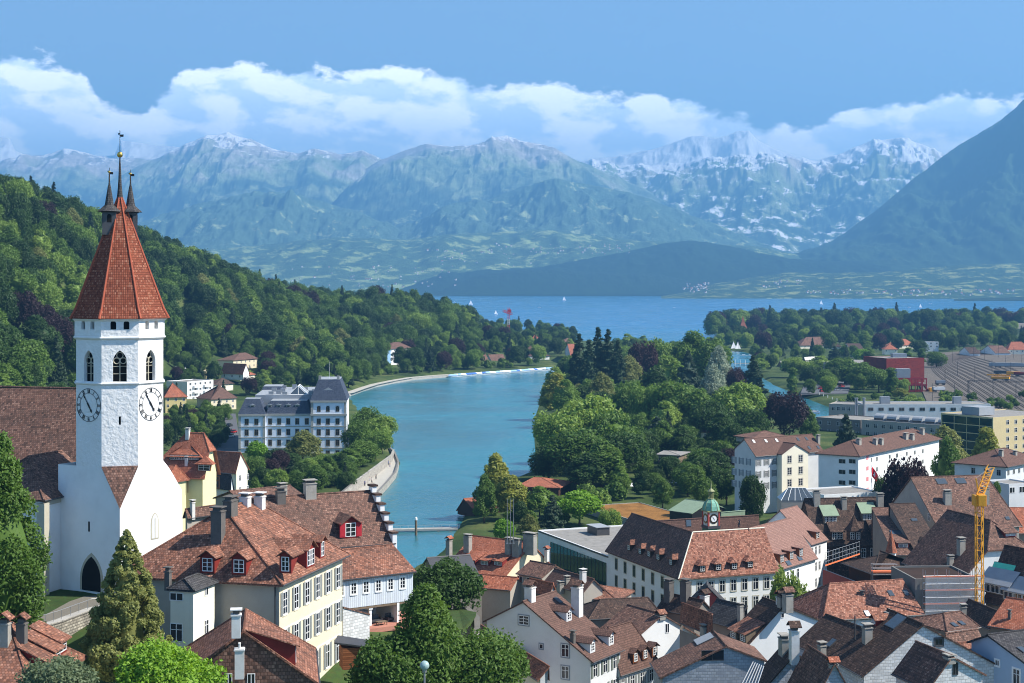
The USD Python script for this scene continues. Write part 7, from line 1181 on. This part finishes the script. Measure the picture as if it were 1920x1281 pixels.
for i, (px, py, top, legs, lab) in enumerate([(720, 872, 'cloth_dark', 'cloth_dark', 'walker in dark clothes nearest the quay tip'), (723, 874, 'cloth_white', 'cloth_dark', 'walker in white shirt near the quay tip'), (728, 873, 'cloth_blue', 'cloth_dark', 'walker in blue shirt at the quay tip'), (731, 876, 'cloth_white', 'cloth_blue', 'walker in white shirt at the quay edge'), (692, 902, 'cloth_dark', 'cloth_blue', 'stroller in dark shirt on the lower quay path'), (697, 906, 'cloth_white', 'cloth_dark', 'stroller in white shirt on the lower quay path'), (684, 912, 'cloth_blue', 'cloth_dark', 'stroller in blue shirt beside the white quay wall'), (705, 899, 'cloth_dark', 'cloth_dark', 'stroller in black beside the water on the quay')]):
    person(lab, Pz(px, py, 1.6), i * 1.3, top, legs)
q, _n = globals()['h'].hit(1, 1) if False else (P(1386, 990, 318), 0); person('worker in dark clothes standing on the roof behind the clock turret', np.array([q[0], q[1], q[2]]), 2.0, 'cloth_dark', 'cloth_dark', stride=.12)
# lamps
def lamp(label, px, py_top, Y, zb, globe=.26, group=None):
    x = (px - 960) / F * Y; z = zat(py_top, Y); t = T('street_lamp', label, 'street lamp', (x, Y, zb), group); b = B(); b.tube((x, Y, zb), (x, Y, z - globe * 1.6), .075, .055, n=8); b.put(t, 'post', 'metal_grey'); b = B(); b.lathe([(.13, -.1), (.16, .12)], (x, Y, z - globe * 2.1), 10); b.put(t, 'collar', 'metal_grey'); b = B(); b.lathe([(globe * math.sin(a), -globe * math.cos(a)) for a in np.linspace(0, math.pi, 12)], (x, Y, z - globe), 18); b.put(t, 'globe', 'lamp_globe')
plain('lamp_globe', srgb(150, 172, 168), .25, .5)
lamp('grey globe street lamp at the bottom edge in front of the leafy trees', 796, 1239, 100, 26, .30)
t = T('street_lamp', 'dark lamp post on the church terrace', 'street lamp', P(63, 1146, 172)); b = B(); b.tube(t.org, t.org + UP * 6.5, .07, .05, n=6); b.put(t, 'post', 'metal_dark'); b = B(); b.lathe([(.1, 6.4), (.28, 6.9), (.05, 7.1)], t.org, 8); b.put(t, 'lantern', 'metal_dark'); b = B(); b.lathe([(.28, 0), (.24, 1.6), (.1, 1.65)], t.org, 8); b.put(t, 'base', 'metal_dark')
# church terrace
b = B(); tp = [P(-20, 1190, 150), P(56, 1160, 158), P(100, 1148, 162), P(165, 1130, 169), P(210, 1118, 172)]; zt_ = 30.05
ed = [np.array([p[0], p[1], zt_]) for p in (P(-40, 1172, 152), P(56, 1158, 160), P(110, 1146, 164), P(170, 1130, 170), P(240, 1115, 174))]; bk = [e + np.array([2, 24, 0]) for e in ed]
b.add([*ed, *bk], [[i, i + 1, 6 + i, 5 + i] for i in range(4)]); b.top('church_terrace', 'cobble', kind='structure')
wall_run('terrace_wall', 'mossy stone retaining wall below the church terrace', ed, [30.35] * 5, [18] * 5, .7, 'stone_wall', 'stone_grey')
t = T('railing', 'thin metal railing along the church terrace wall', 'railing', ed[1])
for i in range(12): k = i / 11 * 2.98; j = int(k); q = ed[1 + j] * (1 - (k - j)) + ed[2 + j] * (k - j) + UP * .5; b = B(); b.tube(q, q + UP * .95, .03, n=5); b.put(t, 'post', 'metal_grey')
for j in range(3): b = B(); b.tube(ed[1 + j] + UP * 1.42, ed[2 + j] + UP * 1.42, .03, n=5); b.put(t, 'rail', 'metal_grey')
# weir bridge
t = T('footbridge', 'low grey footbridge across the near end of the river', 'bridge', Pz(800, 996, 0)); Yb = 418
b = B(); a0, a1 = P(735, 993, Yb), P(858, 991, Yb + 3); b.slab([a0, a1, a1 + np.array([0, 2.2, 0]), a0 + np.array([0, 2.2, 0])], (0, 0, -.45)); b.put(t, 'deck', 'concrete')
for px in (748, 822, 845): q = P(px, 995, Yb + 1); b = B(); b.tube(v3(q, -3), v3(q, q[2] - .3), .3, n=8); b.put(t, 'pile', 'weathered')
for k in range(9): q = a0 + (a1 - a0) * k / 8; b = B(); b.tube(q, q + UP * 1.0, .04, n=4); b.put(t, 'rail_post', 'metal_grey')
b = B(); b.tube(a0 + UP, a1 + UP, .04, n=4); b.put(t, 'handrail', 'metal_grey')
t = T('mooring_post', 'tall wooden mooring post with white cap beside the footbridge', 'post', Pz(780, 1004, 0)); b = B(); b.tube(t.org - UP * 3, t.org + UP * 4.0, .35, .3, n=10); b.put(t, 'pile', 'weathered'); b = B(); b.lathe([(.36, 3.95), (.33, 4.5), (.05, 4.8)], t.org, 10); b.put(t, 'cap', 'white_paint')
# moored boats along the far bank: one class, referenced
def hull(b, L, W, H, dk=.0):
    st = np.linspace(-.5, .5, 9); rings = []
    for s in st: w_ = W / 2 * (1 - max(0, s * 2) ** 2.2) * (1 if s > -.45 else .85) + .02; rings.append([(s * L, -w_, H * (1 + .25 * max(0, s))), (s * L, -w_ * .7, 0), (s * L, 0, -H * .35), (s * L, w_ * .7, 0), (s * L, w_, H * (1 + .25 * max(0, s)))])
    V = np.array(rings).reshape(-1, 3); b.add(V, grid_faces(9, 5)); b.poly([rings[0][k] for k in (4, 3, 2, 1, 0)]); return [r_[0] for r_ in rings] + [r_[4] for r_ in rings[::-1]]
for nm, cov in (('blue', 'boat_blue'), ('pale', 'boat_pale'), ('white', 'boat_white')):
    pth = '/World/boat_kind_' + nm; UsdGeom.Xform.Define(stage, pth); stage.GetPrimAtPath(pth).SetSpecifier(Sdf.SpecifierClass); b = B(); deck = hull(b, 7.0, 2.4, .85); write(pth + '/hull', np.vstack(b.v), np.vstack(b.f), 'boat_white')
    b = B(); rim = [(-3.8, -1.4, 1.05), (2.2, -1.3, 1.15), (3.7, -.4, 1.25), (3.7, .4, 1.25), (2.2, 1.3, 1.15), (-3.8, 1.4, 1.05)]; rd = [(-3.5, 0, 2.1), (1.9, 0, 2.2)]; P_ = [np.array(k, float) for k in rim + rd]; b.add(P_, [[0, 1, 7], [0, 7, 6], [1, 2, 7], [2, 3, 7], [3, 4, 7], [4, 5, 6], [4, 6, 7], [5, 0, 6]]); write(pth + '/cover', np.vstack(b.v), np.vstack(b.f), cov)
r = np.random.default_rng(5); bl = np.array([(848, 707), (900, 703), (960, 699), (1040, 693)], float); cols = {'blue': 'blue', 'pale': 'pale blue', 'white': 'white'}
for i in range(30):
    k = i / 29; px = 848 + 192 * k; py = np.interp(px, bl[:, 0], bl[:, 1]); o = Pz(px, py + .4, .1); nm = ['blue', 'white', 'blue', 'pale', 'white'][int(r.integers(5))]; pt = '/World/' + numbered('/World', 'moored_boat'); xf = UsdGeom.Xform.Define(stage, pt); xf.AddTranslateOp().Set(Gf.Vec3d(*map(float, o))); xf.AddRotateZOp().Set(float(-125 + r.normal() * 12)); pr = xf.GetPrim(); pr.GetReferences().AddInternalReference('/World/boat_kind_' + nm); pr.SetInstanceable(True)
    tag(pr, 'white motor boat with %s cover moored at the far bank' % cols[nm], 'boat', 'boats moored along the far bank')
def sailboat(px, py, H, label, power=False):
    o = Pz(px, py, 0); L_ = H * .75 if not power else H * 2.2; t = T('motor_boat' if power else 'sailing_boat', label, 'boat', o); b = B(); hull(b, L_, L_ * .28, L_ * .11); b.v = [v + o for v in b.v]; b.put(t, 'hull', 'boat_white')
    if power: b = B(); b.box(o + np.array([-L_ * .05, 0, L_ * .1]), L_ * .4, L_ * .2, L_ * .14); b.put(t, 'cabin', 'boat_white'); return
    b = B(); b.tube(o, o + UP * H, H * .012, n=5); b.put(t, 'mast', 'metal_grey'); b = B(); n_ = np.array([0, .05, 0]); b.slab([o + UP * H * .12 + n_, o + np.array([-L_ * .5, -L_ * .3, H * .12]) + n_, o + UP * H * .97 + n_], (.06, -.08, 0)); b.put(t, 'main_sail', 'tent'); b = B(); b.slab([o + np.array([.05, 0, H * .1]), o + np.array([L_ * .46, L_ * .2, H * .1]), o + UP * H * .8], (.06, -.08, 0)); b.put(t, 'fore_sail', 'tent')
for px, py, ph, pw, lab in [(883, 572, 10, 0, 'white sailing boat on the lake nearest the wooded hill'), (930, 590, 9, 0, 'white sailing boat left of the red crane'), (1058, 564, 9, 0, 'white sailing boat near the far shore in the middle'), (1540, 571, 9, 0, 'white sailing boat above the right park'), (1726, 577, 8, 0, 'white sailing boat on the right of the lake'), (1011, 577, 3, 1, 'white motor boat right of the red crane'), (876, 578, 3, 1, 'white motor boat below the first sailing boat'), (1704, 577, 3, 1, 'white motor boat left of the right sailing boat'), (1744, 570, 3, 1, 'white motor boat far right on the lake'), (1264, 577, 2.2, 1, 'tiny boat in the lake middle'), (852, 567, 2.5, 1, 'small boat close to the wooded hill'), (1654, 572, 2.2, 1, 'tiny boat right of the middle sailing boat')]:
    Yb_ = F * CH / (py - HOR); sailboat(px, py, ph / F * Yb_, lab, bool(pw))
for px, py, lab in [(1376, 656, 'moored sailing boat in the channel mouth'), (1384, 657, 'second moored sailing boat in the channel mouth')]: sailboat(px, py, 9, lab)
for px, py, lab in [(1395, 668, 'white motor boat at the channel jetty'), (1408, 668, 'white cabin boat right of the channel jetty')]: sailboat(px, py, 3.4, lab, True)
# cranes
def lattice(t, a, b_, w, m, n, nm, side=None):
    a, b_ = np.array(a, float), np.array(b_, float); d = (b_ - a); L_ = np.linalg.norm(d); d /= L_; h_ = UP if abs(d[2]) < .8 else np.array([1., 0, 0]); x = np.cross(d, h_); x /= np.linalg.norm(x); y = np.cross(d, x); cs_ = [(-1, -1), (1, -1), (1, 1), (-1, 1)]; bb = B()
    for p, q in cs_: bb.tube(a + (x * p + y * q) * w / 2, b_ + (x * p + y * q) * w / 2, w * .075, n=4)
    bb.put(t, nm, m); bb = B()
    for i in range(n):
        u0, u1 = a + d * L_ * i / n, a + d * L_ * (i + 1) / n
        for k in range(4): p, q = cs_[k], cs_[(k + 1) % 4]; s0 = u0 + (x * p[0] + y * p[1]) * w / 2; s1 = u1 + (x * q[0] + y * q[1]) * w / 2; bb.tube(s0, s1, w * .045, n=3, cap=False); bb.tube(u0 + (x * p[0] + y * p[1]) * w / 2, u0 + (x * q[0] + y * q[1]) * w / 2, w * .045, n=3, cap=False)
    bb.put(t, nm + '_bracing', m)
YC = 234; t = T('tower_crane', 'yellow tower crane with raised jib above the scaffolded roofs', 'crane', P(1836, 1150, YC)); c0 = t.org; ct = P(1836, 938, YC); lattice(t, (c0[0], YC, 4), (c0[0], YC, ct[2]), .95, 'crane_yellow', 16, 'mast'); je = P(1857, 876, YC + 2); lattice(t, ct + UP * .5, je, .95, 'crane_yellow', 7, 'jib')
b = B(); b.box(ct - UP * .8, 1.7, 1.7, 1.6); b.put(t, 'slewing_unit', 'crane_yellow'); b = B(); b.box(ct + np.array([.0, -1.1, -.6]), 1.0, 1.0, 1.5); b.put(t, 'cab', 'crane_yellow'); b = B(); b.tube(ct + UP * .5, P(1830, 897, YC), .12, n=5); b.put(t, 'strut', 'crane_yellow'); b = B(); b.tube(P(1830, 897, YC), je, .04, n=4); b.put(t, 'stay', 'metal_dark')
YC = 1900; t = T('tower_crane', 'red and white tower crane in front of the lake', 'crane', P(954, 640, YC)); c0 = t.org; top = P(954, 577, YC)
for i in range(6): z0, z1 = c0[2] + (top[2] - c0[2]) * i / 6, c0[2] + (top[2] - c0[2]) * (i + 1) / 6; lattice(t, v3(c0, z0), v3(c0, z1), 2.4, 'crane_red' if i % 2 == 0 or i == 5 else 'white_paint', 3, 'mast')
lattice(t, P(944, 583, YC), P(960, 589, YC - 30), 2.2, 'crane_red', 6, 'jib'); b = B(); b.box(P(955, 586, YC), 4.5, 4, 3.6); b.put(t, 'cab', 'crane_red')
# scaffold round the grey house
YS = 236; hb = block('shell_house', 'grey house under scaffolding between the speckled roof and the crane', (1716, 1086), YS + 2, (1834, 1084), 11, zb=4, wall='concrete_dark', roofm='tile_dark')
t = T('scaffold', 'metal scaffold with white netting around the grey house', 'scaffold', P(1785, 1150, YS)); u_, n_ = v3(hb.u), v3(-hb.v); zt_ = hb.ze + 1.5
def S(a, d, z): return np.array([hb.PA[0], hb.PA[1], 0]) + u_ * a + n_ * d + UP * z
na = 6; la = hb.L + .4
for i in range(na):
    for d in (.5, 1.5): b = B(); b.tube(S(1.0 + (la - 1) * i / (na - 1), d, 4), S(1.0 + (la - 1) * i / (na - 1), d, zt_), .05, n=5); b.put(t, 'standard', 'metal_grey')
for z in np.arange(hb.ze - 5.5, zt_, 1.0):
    for d in (.5, 1.5): b = B(); b.tube(S(1.0, d, z), S(la, d, z), .06, n=4); b.put(t, 'ledger', 'frame_white')
for k, z in enumerate(np.arange(hb.ze - 5.5, zt_, 2.0)): b = B(); b.slab([S(1.0, .5, z), S(la, .5, z), S(la, 1.5, z), S(1.0, 1.5, z)], (0, 0, -.08)); b.put(t, 'deck', 'orange' if k % 2 else 'weathered'); b = B(); b.slab([S(1.0, 1.56, z), S(la, 1.56, z), S(la, 1.56, z + .2), S(1.0, 1.56, z + .2)], n_ * .03); b.put(t, 'toe_board', 'orange')
b = B(); b.slab([S(1.0, 1.62, hb.ze - 6), S(la, 1.62, hb.ze - 6), S(la, 1.62, hb.ze + .6), S(1.0, 1.62, hb.ze + .6)], n_ * .01); b.put(t, 'netting', 'net_white')
for k, (pa, pb_) in enumerate((((1577, 1060), (1545, 1070)), ((1577, 1058), (1612, 1040)))): pass
def guard(label, pts, zz, hgt=1.1):
    t = T('roof_guard', label, 'railing', pts[0])
    for p, q in zip(pts, pts[1:]):
        n = max(2, int(np.linalg.norm(q - p) / 1.5))
        for i in range(n + 1): s = p + (q - p) * i / n; b = B(); b.tube(s, s + UP * hgt, .04, n=4); b.put(t, 'post', 'metal_grey')
        for k in (.35, .7, 1.05): b = B(); b.tube(p + UP * hgt * k, q + UP * hgt * k, .035, n=4); b.put(t, 'rail', 'metal_grey')
        b = B(); b.slab([p, q, q + UP * .25, p + UP * .25], (0, -.03, 0)); b.put(t, 'toe_board', 'orange')
guard('grey roof railing with orange board left of the dark hipped roof', [P(1547, 1062, 272), P(1612, 1040, 285)], 0, 2.2); guard('grey roof railing at the right of the dark hipped roof', [P(1712, 1058, 268), P(1800, 1072, 262)], 0, 2.0)
t = T('scaffold', 'small free scaffold tower in front of the dark hipped roof', 'scaffold', P(1660, 1090, 255)); o = P(1660, 1090, 255)
for x in (-2.0, 2.0):
    for y in (0, 1.2): b = B(); b.tube(o + np.array([x, y, -4]), o + np.array([x, y, 2.7]), .05, n=5); b.put(t, 'standard', 'metal_grey')
for z in (0, 1.0, 2.0, 2.6):
    for y in (0, 1.2): b = B(); b.tube(o + np.array([-2, y, z]), o + np.array([2, y, z]), .045, n=4); b.put(t, 'ledger', 'metal_grey')
b = B(); b.box(o + np.array([0, .6, 1.3]), 4, 1.2, .25); b.put(t, 'deck', 'orange')
t = T('hoarding', 'dark red construction hoarding below the school wing', 'hoarding', P(1580, 1080, 275)); b = B(); q0, q1 = P(1543, 1068, 282), P(1605, 1092, 262); b.slab([q0, q1, q1 + UP * 1.0 - UP * 3.4, q0 - UP * 3.2], (0, .15, 0)); b.put(t, 'panel', 'red_wall'); b = B(); b.tube(q0 + UP * .1, q1 + UP * .1, .06, n=4); b.put(t, 'rail', 'metal_grey')
# flag
t = T('flag', 'red flag with white cross on a pole before the pink panelled house', 'flag', P(1634, 930, 385)); b = B(); b.tube(t.org, v3(t.org, zat(872, 385)), .06, n=6); b.put(t, 'pole', 'white_paint'); f0 = v3(t.org, zat(874, 385)); fl_ = []
for i in range(7):
    for j in range(5): a = i / 6; fl_.append(f0 + np.array([.1 + a * 1.4, .25 * math.sin(a * 5), -.1 - j / 4 * 2.4 - a * 1.9 + .15 * math.sin(a * 4)]))
b = B(); b.add(fl_, grid_faces(7, 5)); pf = b.put(t, 'cloth', 'flag_red'); cc = fl_[17] + np.array([0, -.06, 0]); b = B(); b.box(cc - UP * .5, .25, .04, 1.1); b.box(cc - UP * .12, .85, .05, .28); b.put(t, 'cross', 'white_paint', pf)
plain('track_bed', srgb(94, 87, 80), .95, .1, .3, .3)
# railway yard
yd = [Pz(*q, 2.0) for q in ((1735, 664), (1990, 646), (2150, 740), (1990, 800), (1860, 790), (1740, 760), (1715, 700))]; b = B(); b.slab([v3(q, 2.35) for q in yd], (0, 0, -.6)); b.top('railway_yard', 'ballast', kind='structure')
def spline(p, n=26):
    from scipy.interpolate import CubicSpline
    p = np.array(p, float); k = np.linspace(0, 1, len(p)); return CubicSpline(k, p, axis=0)(np.linspace(0, 1, n))
for i in range(13):
    o = i * .72; pth = [(1870 + o * 26, 790), (1815 + o * 20, 745 - o * 1.0), (1770 + o * 13, 712 - o * 3.0), (1748 + o * 9, 688 - o * 2.4), (1775 + o * 16, 668 - o * .9), (1850 + o * 14, 656 - o * .4), (1990, 649 - o * .3)]
    pts = [Pz(x, y, 2.4) for x, y in spline(pth)]; t = T('railway_track', 'curving railway track across the gravel yard', 'railway track', pts[12], 'tracks of the railway yard')
    p2 = np.array([q[:2] for q in pts]); d = np.gradient(p2, axis=0); d /= np.linalg.norm(d, axis=1, keepdims=True); nn = np.stack([-d[:, 1], d[:, 0]], 1)
    for sg in (-1, 1):
        b = B()
        for k in range(len(p2) - 1): a_, c_ = p2[k] + nn[k] * .72 * sg, p2[k + 1] + nn[k + 1] * .72 * sg; b.slab([v3(a_ - nn[k] * .07, 2.6), v3(c_ - nn[k + 1] * .07, 2.6), v3(c_ + nn[k + 1] * .07, 2.6), v3(a_ + nn[k] * .07, 2.6)], (0, 0, -.2))
        b.put(t, 'rail', 'rail')
    b = B()
    for k in range(len(p2) - 1): b.slab([v3(p2[k] - nn[k] * 1.1, 2.39), v3(p2[k + 1] - nn[k + 1] * 1.1, 2.39), v3(p2[k + 1] + nn[k + 1] * 1.1, 2.39), v3(p2[k] + nn[k] * 1.1, 2.39)], (0, 0, -.1))
    b.put(t, 'track_bed', 'track_bed')
r = np.random.default_rng(9)
for i, (px, py) in enumerate([(1748, 752), (1790, 752), (1817, 748), (1862, 750), (1905, 752), (1772, 720), (1795, 705), (1828, 712), (1860, 700), (1885, 690), (1765, 690), (1786, 680), (1800, 672), (1826, 668), (1846, 676), (1862, 664), (1872, 670), (1888, 664), (1900, 672), (1912, 662), (1855, 660), (1838, 662), (1751, 675), (1895, 705), (1916, 690)]):
    o = Pz(px, py, 2.3); t = T('catenary_mast', 'slim grey mast in the railway yard', 'mast', o, 'masts of the railway yard'); b = B(); b.tube(o, o + UP * 9.5, .16, .11, n=5); b.put(t, 'post', 'metal_dark'); b = B(); b.tube(o + UP * 7.2, o + np.array([2.6, .2, 7.6]), .06, n=4); b.put(t, 'arm', 'metal_dark')
t = T('signal_gantry', 'grey signal gantry spanning the railway tracks', 'gantry', Pz(1870, 735, 2.3)); a_, c_ = Pz(1815, 736, 2.3), Pz(1935, 737, 2.3)
for q in (a_, c_): b = B(); b.tube(q, q + UP * 7, .2, n=6); b.put(t, 'post', 'metal_dark')
b = B(); b.tube(a_ + UP * 6.8, c_ + UP * 6.8, .22, n=5); b.tube(a_ + UP * 6.1, c_ + UP * 6.1, .1, n=4); b.put(t, 'beam', 'metal_dark')
def wagon(label, px, py, L_, m, ang, m2='metal_dark', Hh=2.8, arm=False):
    o = Pz(px, py, 2.65); ax_ = (math.cos(ang), math.sin(ang)); t = T('rail_wagon', label, 'wagon', o); e = v3(ax_)
    b = B(); b.box(o + UP * .9, L_, 2.7, .35, ax_); b.put(t, 'chassis', 'metal_dark'); b = B(); b.box(o + UP * 1.27, L_ * .96, 2.6, Hh - 1.2, ax_); b.put(t, 'body', m)
    for k in (-.36, -.28, .28, .36):
        for sg in (-1, 1): c = o + e * L_ * k + np.array([-ax_[1], ax_[0], 0]) * sg * 1.25 + UP * .45; b = B(); nr_ = np.array([-ax_[1], ax_[0], 0]) * .1; b.tube(c - nr_, c + nr_, .45, n=10); b.put(t, 'wheel', 'metal_dark')
    if arm: b = B(); b.box(o + UP * 3.2 - e * L_ * .1, L_ * 1.25, .9, .8, ax_); b.put(t, 'crane_arm', 'crane_yellow')
for a in [('yellow rail crane wagon with long arm in the yard', 1876, 714, 12, 'crane_yellow', -.55, 'metal_dark', 2.6, True), ('dark green wagon in the railway yard', 1880, 703, 12, 'metal_dark', -.5), ('yellow works wagon at the right edge of the yard', 1900, 705, 9, 'crane_yellow', -.5), ('rust coloured wagon at the right edge of the yard', 1918, 706, 12, 'red_timber', -.5), ('pale silver train standing in the railway yard', 1905, 690, 40, 'zinc', -.35, 'metal_dark', 3.6), ('white lorry trailer beside the yard', 1760, 735, 7, 'grey_white', .1), ('grey container hut beside the loading frame', 1763, 722, 6, 'metal_grey', .0)]: wagon(*a)
# cars: one class per colour, referenced
for nm in ('white', 'dark', 'red', 'silver'):
    pth = '/World/car_kind_' + nm; UsdGeom.Xform.Define(stage, pth); stage.GetPrimAtPath(pth).SetSpecifier(Sdf.SpecifierClass); b = B(); prf = [(-2.15, .3), (2.1, .3), (2.15, .7), (1.2, .85), (-2.1, .95), (-2.2, .6)]; b.slab([(x, -.85, z) for x, z in prf], (0, 1.7, 0)); write(pth + '/body', np.vstack(b.v), np.vstack(b.f), 'car_' + nm); b = B(); b.slab([(x, -.72, z) for x, z in [(-1.9, .93), (1.0, .86), (.35, 1.42), (-1.5, 1.45)]], (0, 1.44, 0)); write(pth + '/cabin', np.vstack(b.v), np.vstack(b.f), 'glass_dark'); b = B(); b.box((-.55, 0, 1.44), 1.7, 1.3, .06); write(pth + '/roof', np.vstack(b.v), np.vstack(b.f), 'car_' + nm)
    for k, (x, y) in enumerate(((-1.35, -.8), (-1.35, .8), (1.3, -.8), (1.3, .8))): b = B(); b.tube((x, y - .1, .32), (x, y + .1, .32), .32, n=12); write(pth + '/wheel' + ('_%03d' % k if k else ''), np.vstack(b.v), np.vstack(b.f), 'black_paint')
def car(nm, px, py, ang, label, group, z=2.1):
    o = Pz(px, py, z); pt = '/World/' + numbered('/World', 'parked_car'); xf = UsdGeom.Xform.Define(stage, pt); xf.AddTranslateOp().Set(Gf.Vec3d(*map(float, o))); xf.AddRotateZOp().Set(float(ang)); pr = xf.GetPrim(); pr.GetReferences().AddInternalReference('/World/car_kind_' + nm); pr.SetInstanceable(True); tag(pr, label, 'car', group)
b = B(); b.slab([v3(Pz(*q, 2.0), 2.2) for q in ((1500, 740), (1590, 738), (1600, 704), (1518, 700))], (0, 0, -.5)); b.top('car_park', 'asphalt', kind='structure'); b = B(); b.slab([v3(Pz(*q, 3.0), 3.1) for q in ((404, 852), (452, 846), (442, 776), (425, 776))], (0, 0, -.8)); b.top('road', 'asphalt', kind='structure')
cn = ['white', 'dark', 'red', 'silver']
for i, (px, py) in enumerate([(1530, 712), (1538, 716), (1545, 724), (1552, 728), (1556, 720), (1548, 712), (1540, 730), (1535, 706), (1562, 730), (1570, 732), (1543, 735), (1578, 726), (1527, 720)]): nm = cn[[1, 2, 2, 0, 0, 3, 2, 2, 1, 3, 2, 2, 0][i]]; car(nm, px, py, 20 + 7 * i % 30, '%s car in the car park by the channel' % nm, 'cars in the car park by the channel', 2.2)
for i, (px, py, nm, lab) in enumerate([(428, 812, 'dark', 'black car nearest the hotel on the street'), (434, 820, 'white', 'white car on the street left of the hotel'), (424, 805, 'white', 'white car farther up the street left of the hotel'), (430, 800, 'dark', 'dark car at the far end of the hotel street'), (438, 812, 'red', 'red car on the street left of the hotel')]): car(nm, px, py, 80, lab, None, 3.1)
# jetty posts in the channel
t = T('jetty', 'wooden jetty with white piles along the right channel bank', 'jetty', Pz(1540, 745, 0)); a_, c_ = Pz(1528, 740, .9), Pz(1578, 758, .9); b = B(); b.slab([a_, c_, c_ + np.array([1, 2.5, 0]), a_ + np.array([1, 2.5, 0])], (0, 0, -.3)); b.put(t, 'deck', 'weathered')
for i in range(7): q = a_ + (c_ - a_) * i / 6; b = B(); b.tube(v3(q, -2), v3(q, 3.0), .2, n=6); b.put(t, 'pile', 'white_paint')
t = T('jetty', 'white landing stage at the channel mouth', 'jetty', Pz(1385, 682, 0)); q = Pz(1392, 682, .8); b = B(); b.box(q, 14, 4, .4); b.put(t, 'deck', 'concrete')
for x in (-6, -2, 2, 6): b = B(); b.tube(q + np.array([x, -2, -3]), q + np.array([x, -2, 3.2]), .22, n=6); b.put(t, 'pile', 'white_paint')
# far villages
def village(box, n, seed, group, place, size=9, cls=None):
    r = np.random.default_rng(seed)
    for i in range(n):
        px, py = r.uniform(box[0], box[2]), r.uniform(box[1], box[3])
        hit = far_ground(px, py)
        if hit is None: continue
        nm = ['brown', 'red'][int(r.random() < .35)]; pt = '/World/' + numbered('/World', 'village_house'); xf = UsdGeom.Xform.Define(stage, pt); xf.AddTranslateOp().Set(Gf.Vec3d(*map(float, hit))); xf.AddRotateZOp().Set(float(r.uniform(-60, 60))); k = r.uniform(.45, .85); xf.AddScaleOp().Set(Gf.Vec3f(k, k, k)); pr = xf.GetPrim(); pr.GetReferences().AddInternalReference('/World/village_kind_' + nm); pr.SetInstanceable(True); tag(pr, 'white house with %s roof %s' % (nm, place), 'house', group)
for nm, rf in (('brown', 'tile_mix'), ('red', 'tile_red')):
    pth = '/World/village_kind_' + nm; UsdGeom.Xform.Define(stage, pth); stage.GetPrimAtPath(pth).SetSpecifier(Sdf.SpecifierClass); b = B(); b.box((0, 0, -4), 13, 10, 11); b.poly([(-6.5, -5, 7), (-6.5, 5, 7), (-6.5, 0, 11)]); b.poly([(6.5, -5, 7), (6.5, 5, 7), (6.5, 0, 11)]); write(pth + '/wall', np.vstack(b.v), np.vstack(b.f), 'white_wall'); b = B()
    for sg in (-1, 1): b.slab([(-7, sg * 5.8, 6.6), (7, sg * 5.8, 6.6), (7, 0, 11.3), (-7, 0, 11.3)], (0, 0, -.4))
    write(pth + '/roof', np.vstack(b.v), np.vstack(b.f), rf)
def far_ground(px, py):
    best = None
    for X_, Y_, Z_ in RELIEFS:
        q = (X_[0] / Y_[0]) * F + 960
        if px < q.min() or px > q.max(): continue
        i = int(np.argmin(np.abs(q - px))); pyc = HOR + F * (CH - Z_[:, i]) / Y_[:, i]; vis = np.minimum.accumulate(pyc); k = np.nonzero(vis <= py)[0]
        if len(k) and k[0] > 0 and pyc[k[0]] <= py: j = k[0]; p = np.array([X_[j, i], Y_[j, i], Z_[j, i]]); best = p if best is None or p[1] < best[1] else best
    return best
village((1500, 545, 1920, 556), 70, 71, 'far village on the right shore', 'in the far lakeside village on the right', 9); village((1280, 532, 1330, 550), 40, 72, 'far village on the wooded shore', 'in the far village below the wooded hill'); village((1430, 527, 1500, 540), 16, 73, 'far hamlet in the fields', 'in the far hamlet above the lake')
village((540, 500, 860, 540), 60, 74, 'far villages on the left slope', 'on the far slope above the wooded hill'); village((900, 460, 1180, 478), 60, 75, 'far village on the high terrace', 'on the far mountain terrace'); village((800, 470, 1000, 500), 24, 76, 'far farms on the slope', 'on the far meadows')
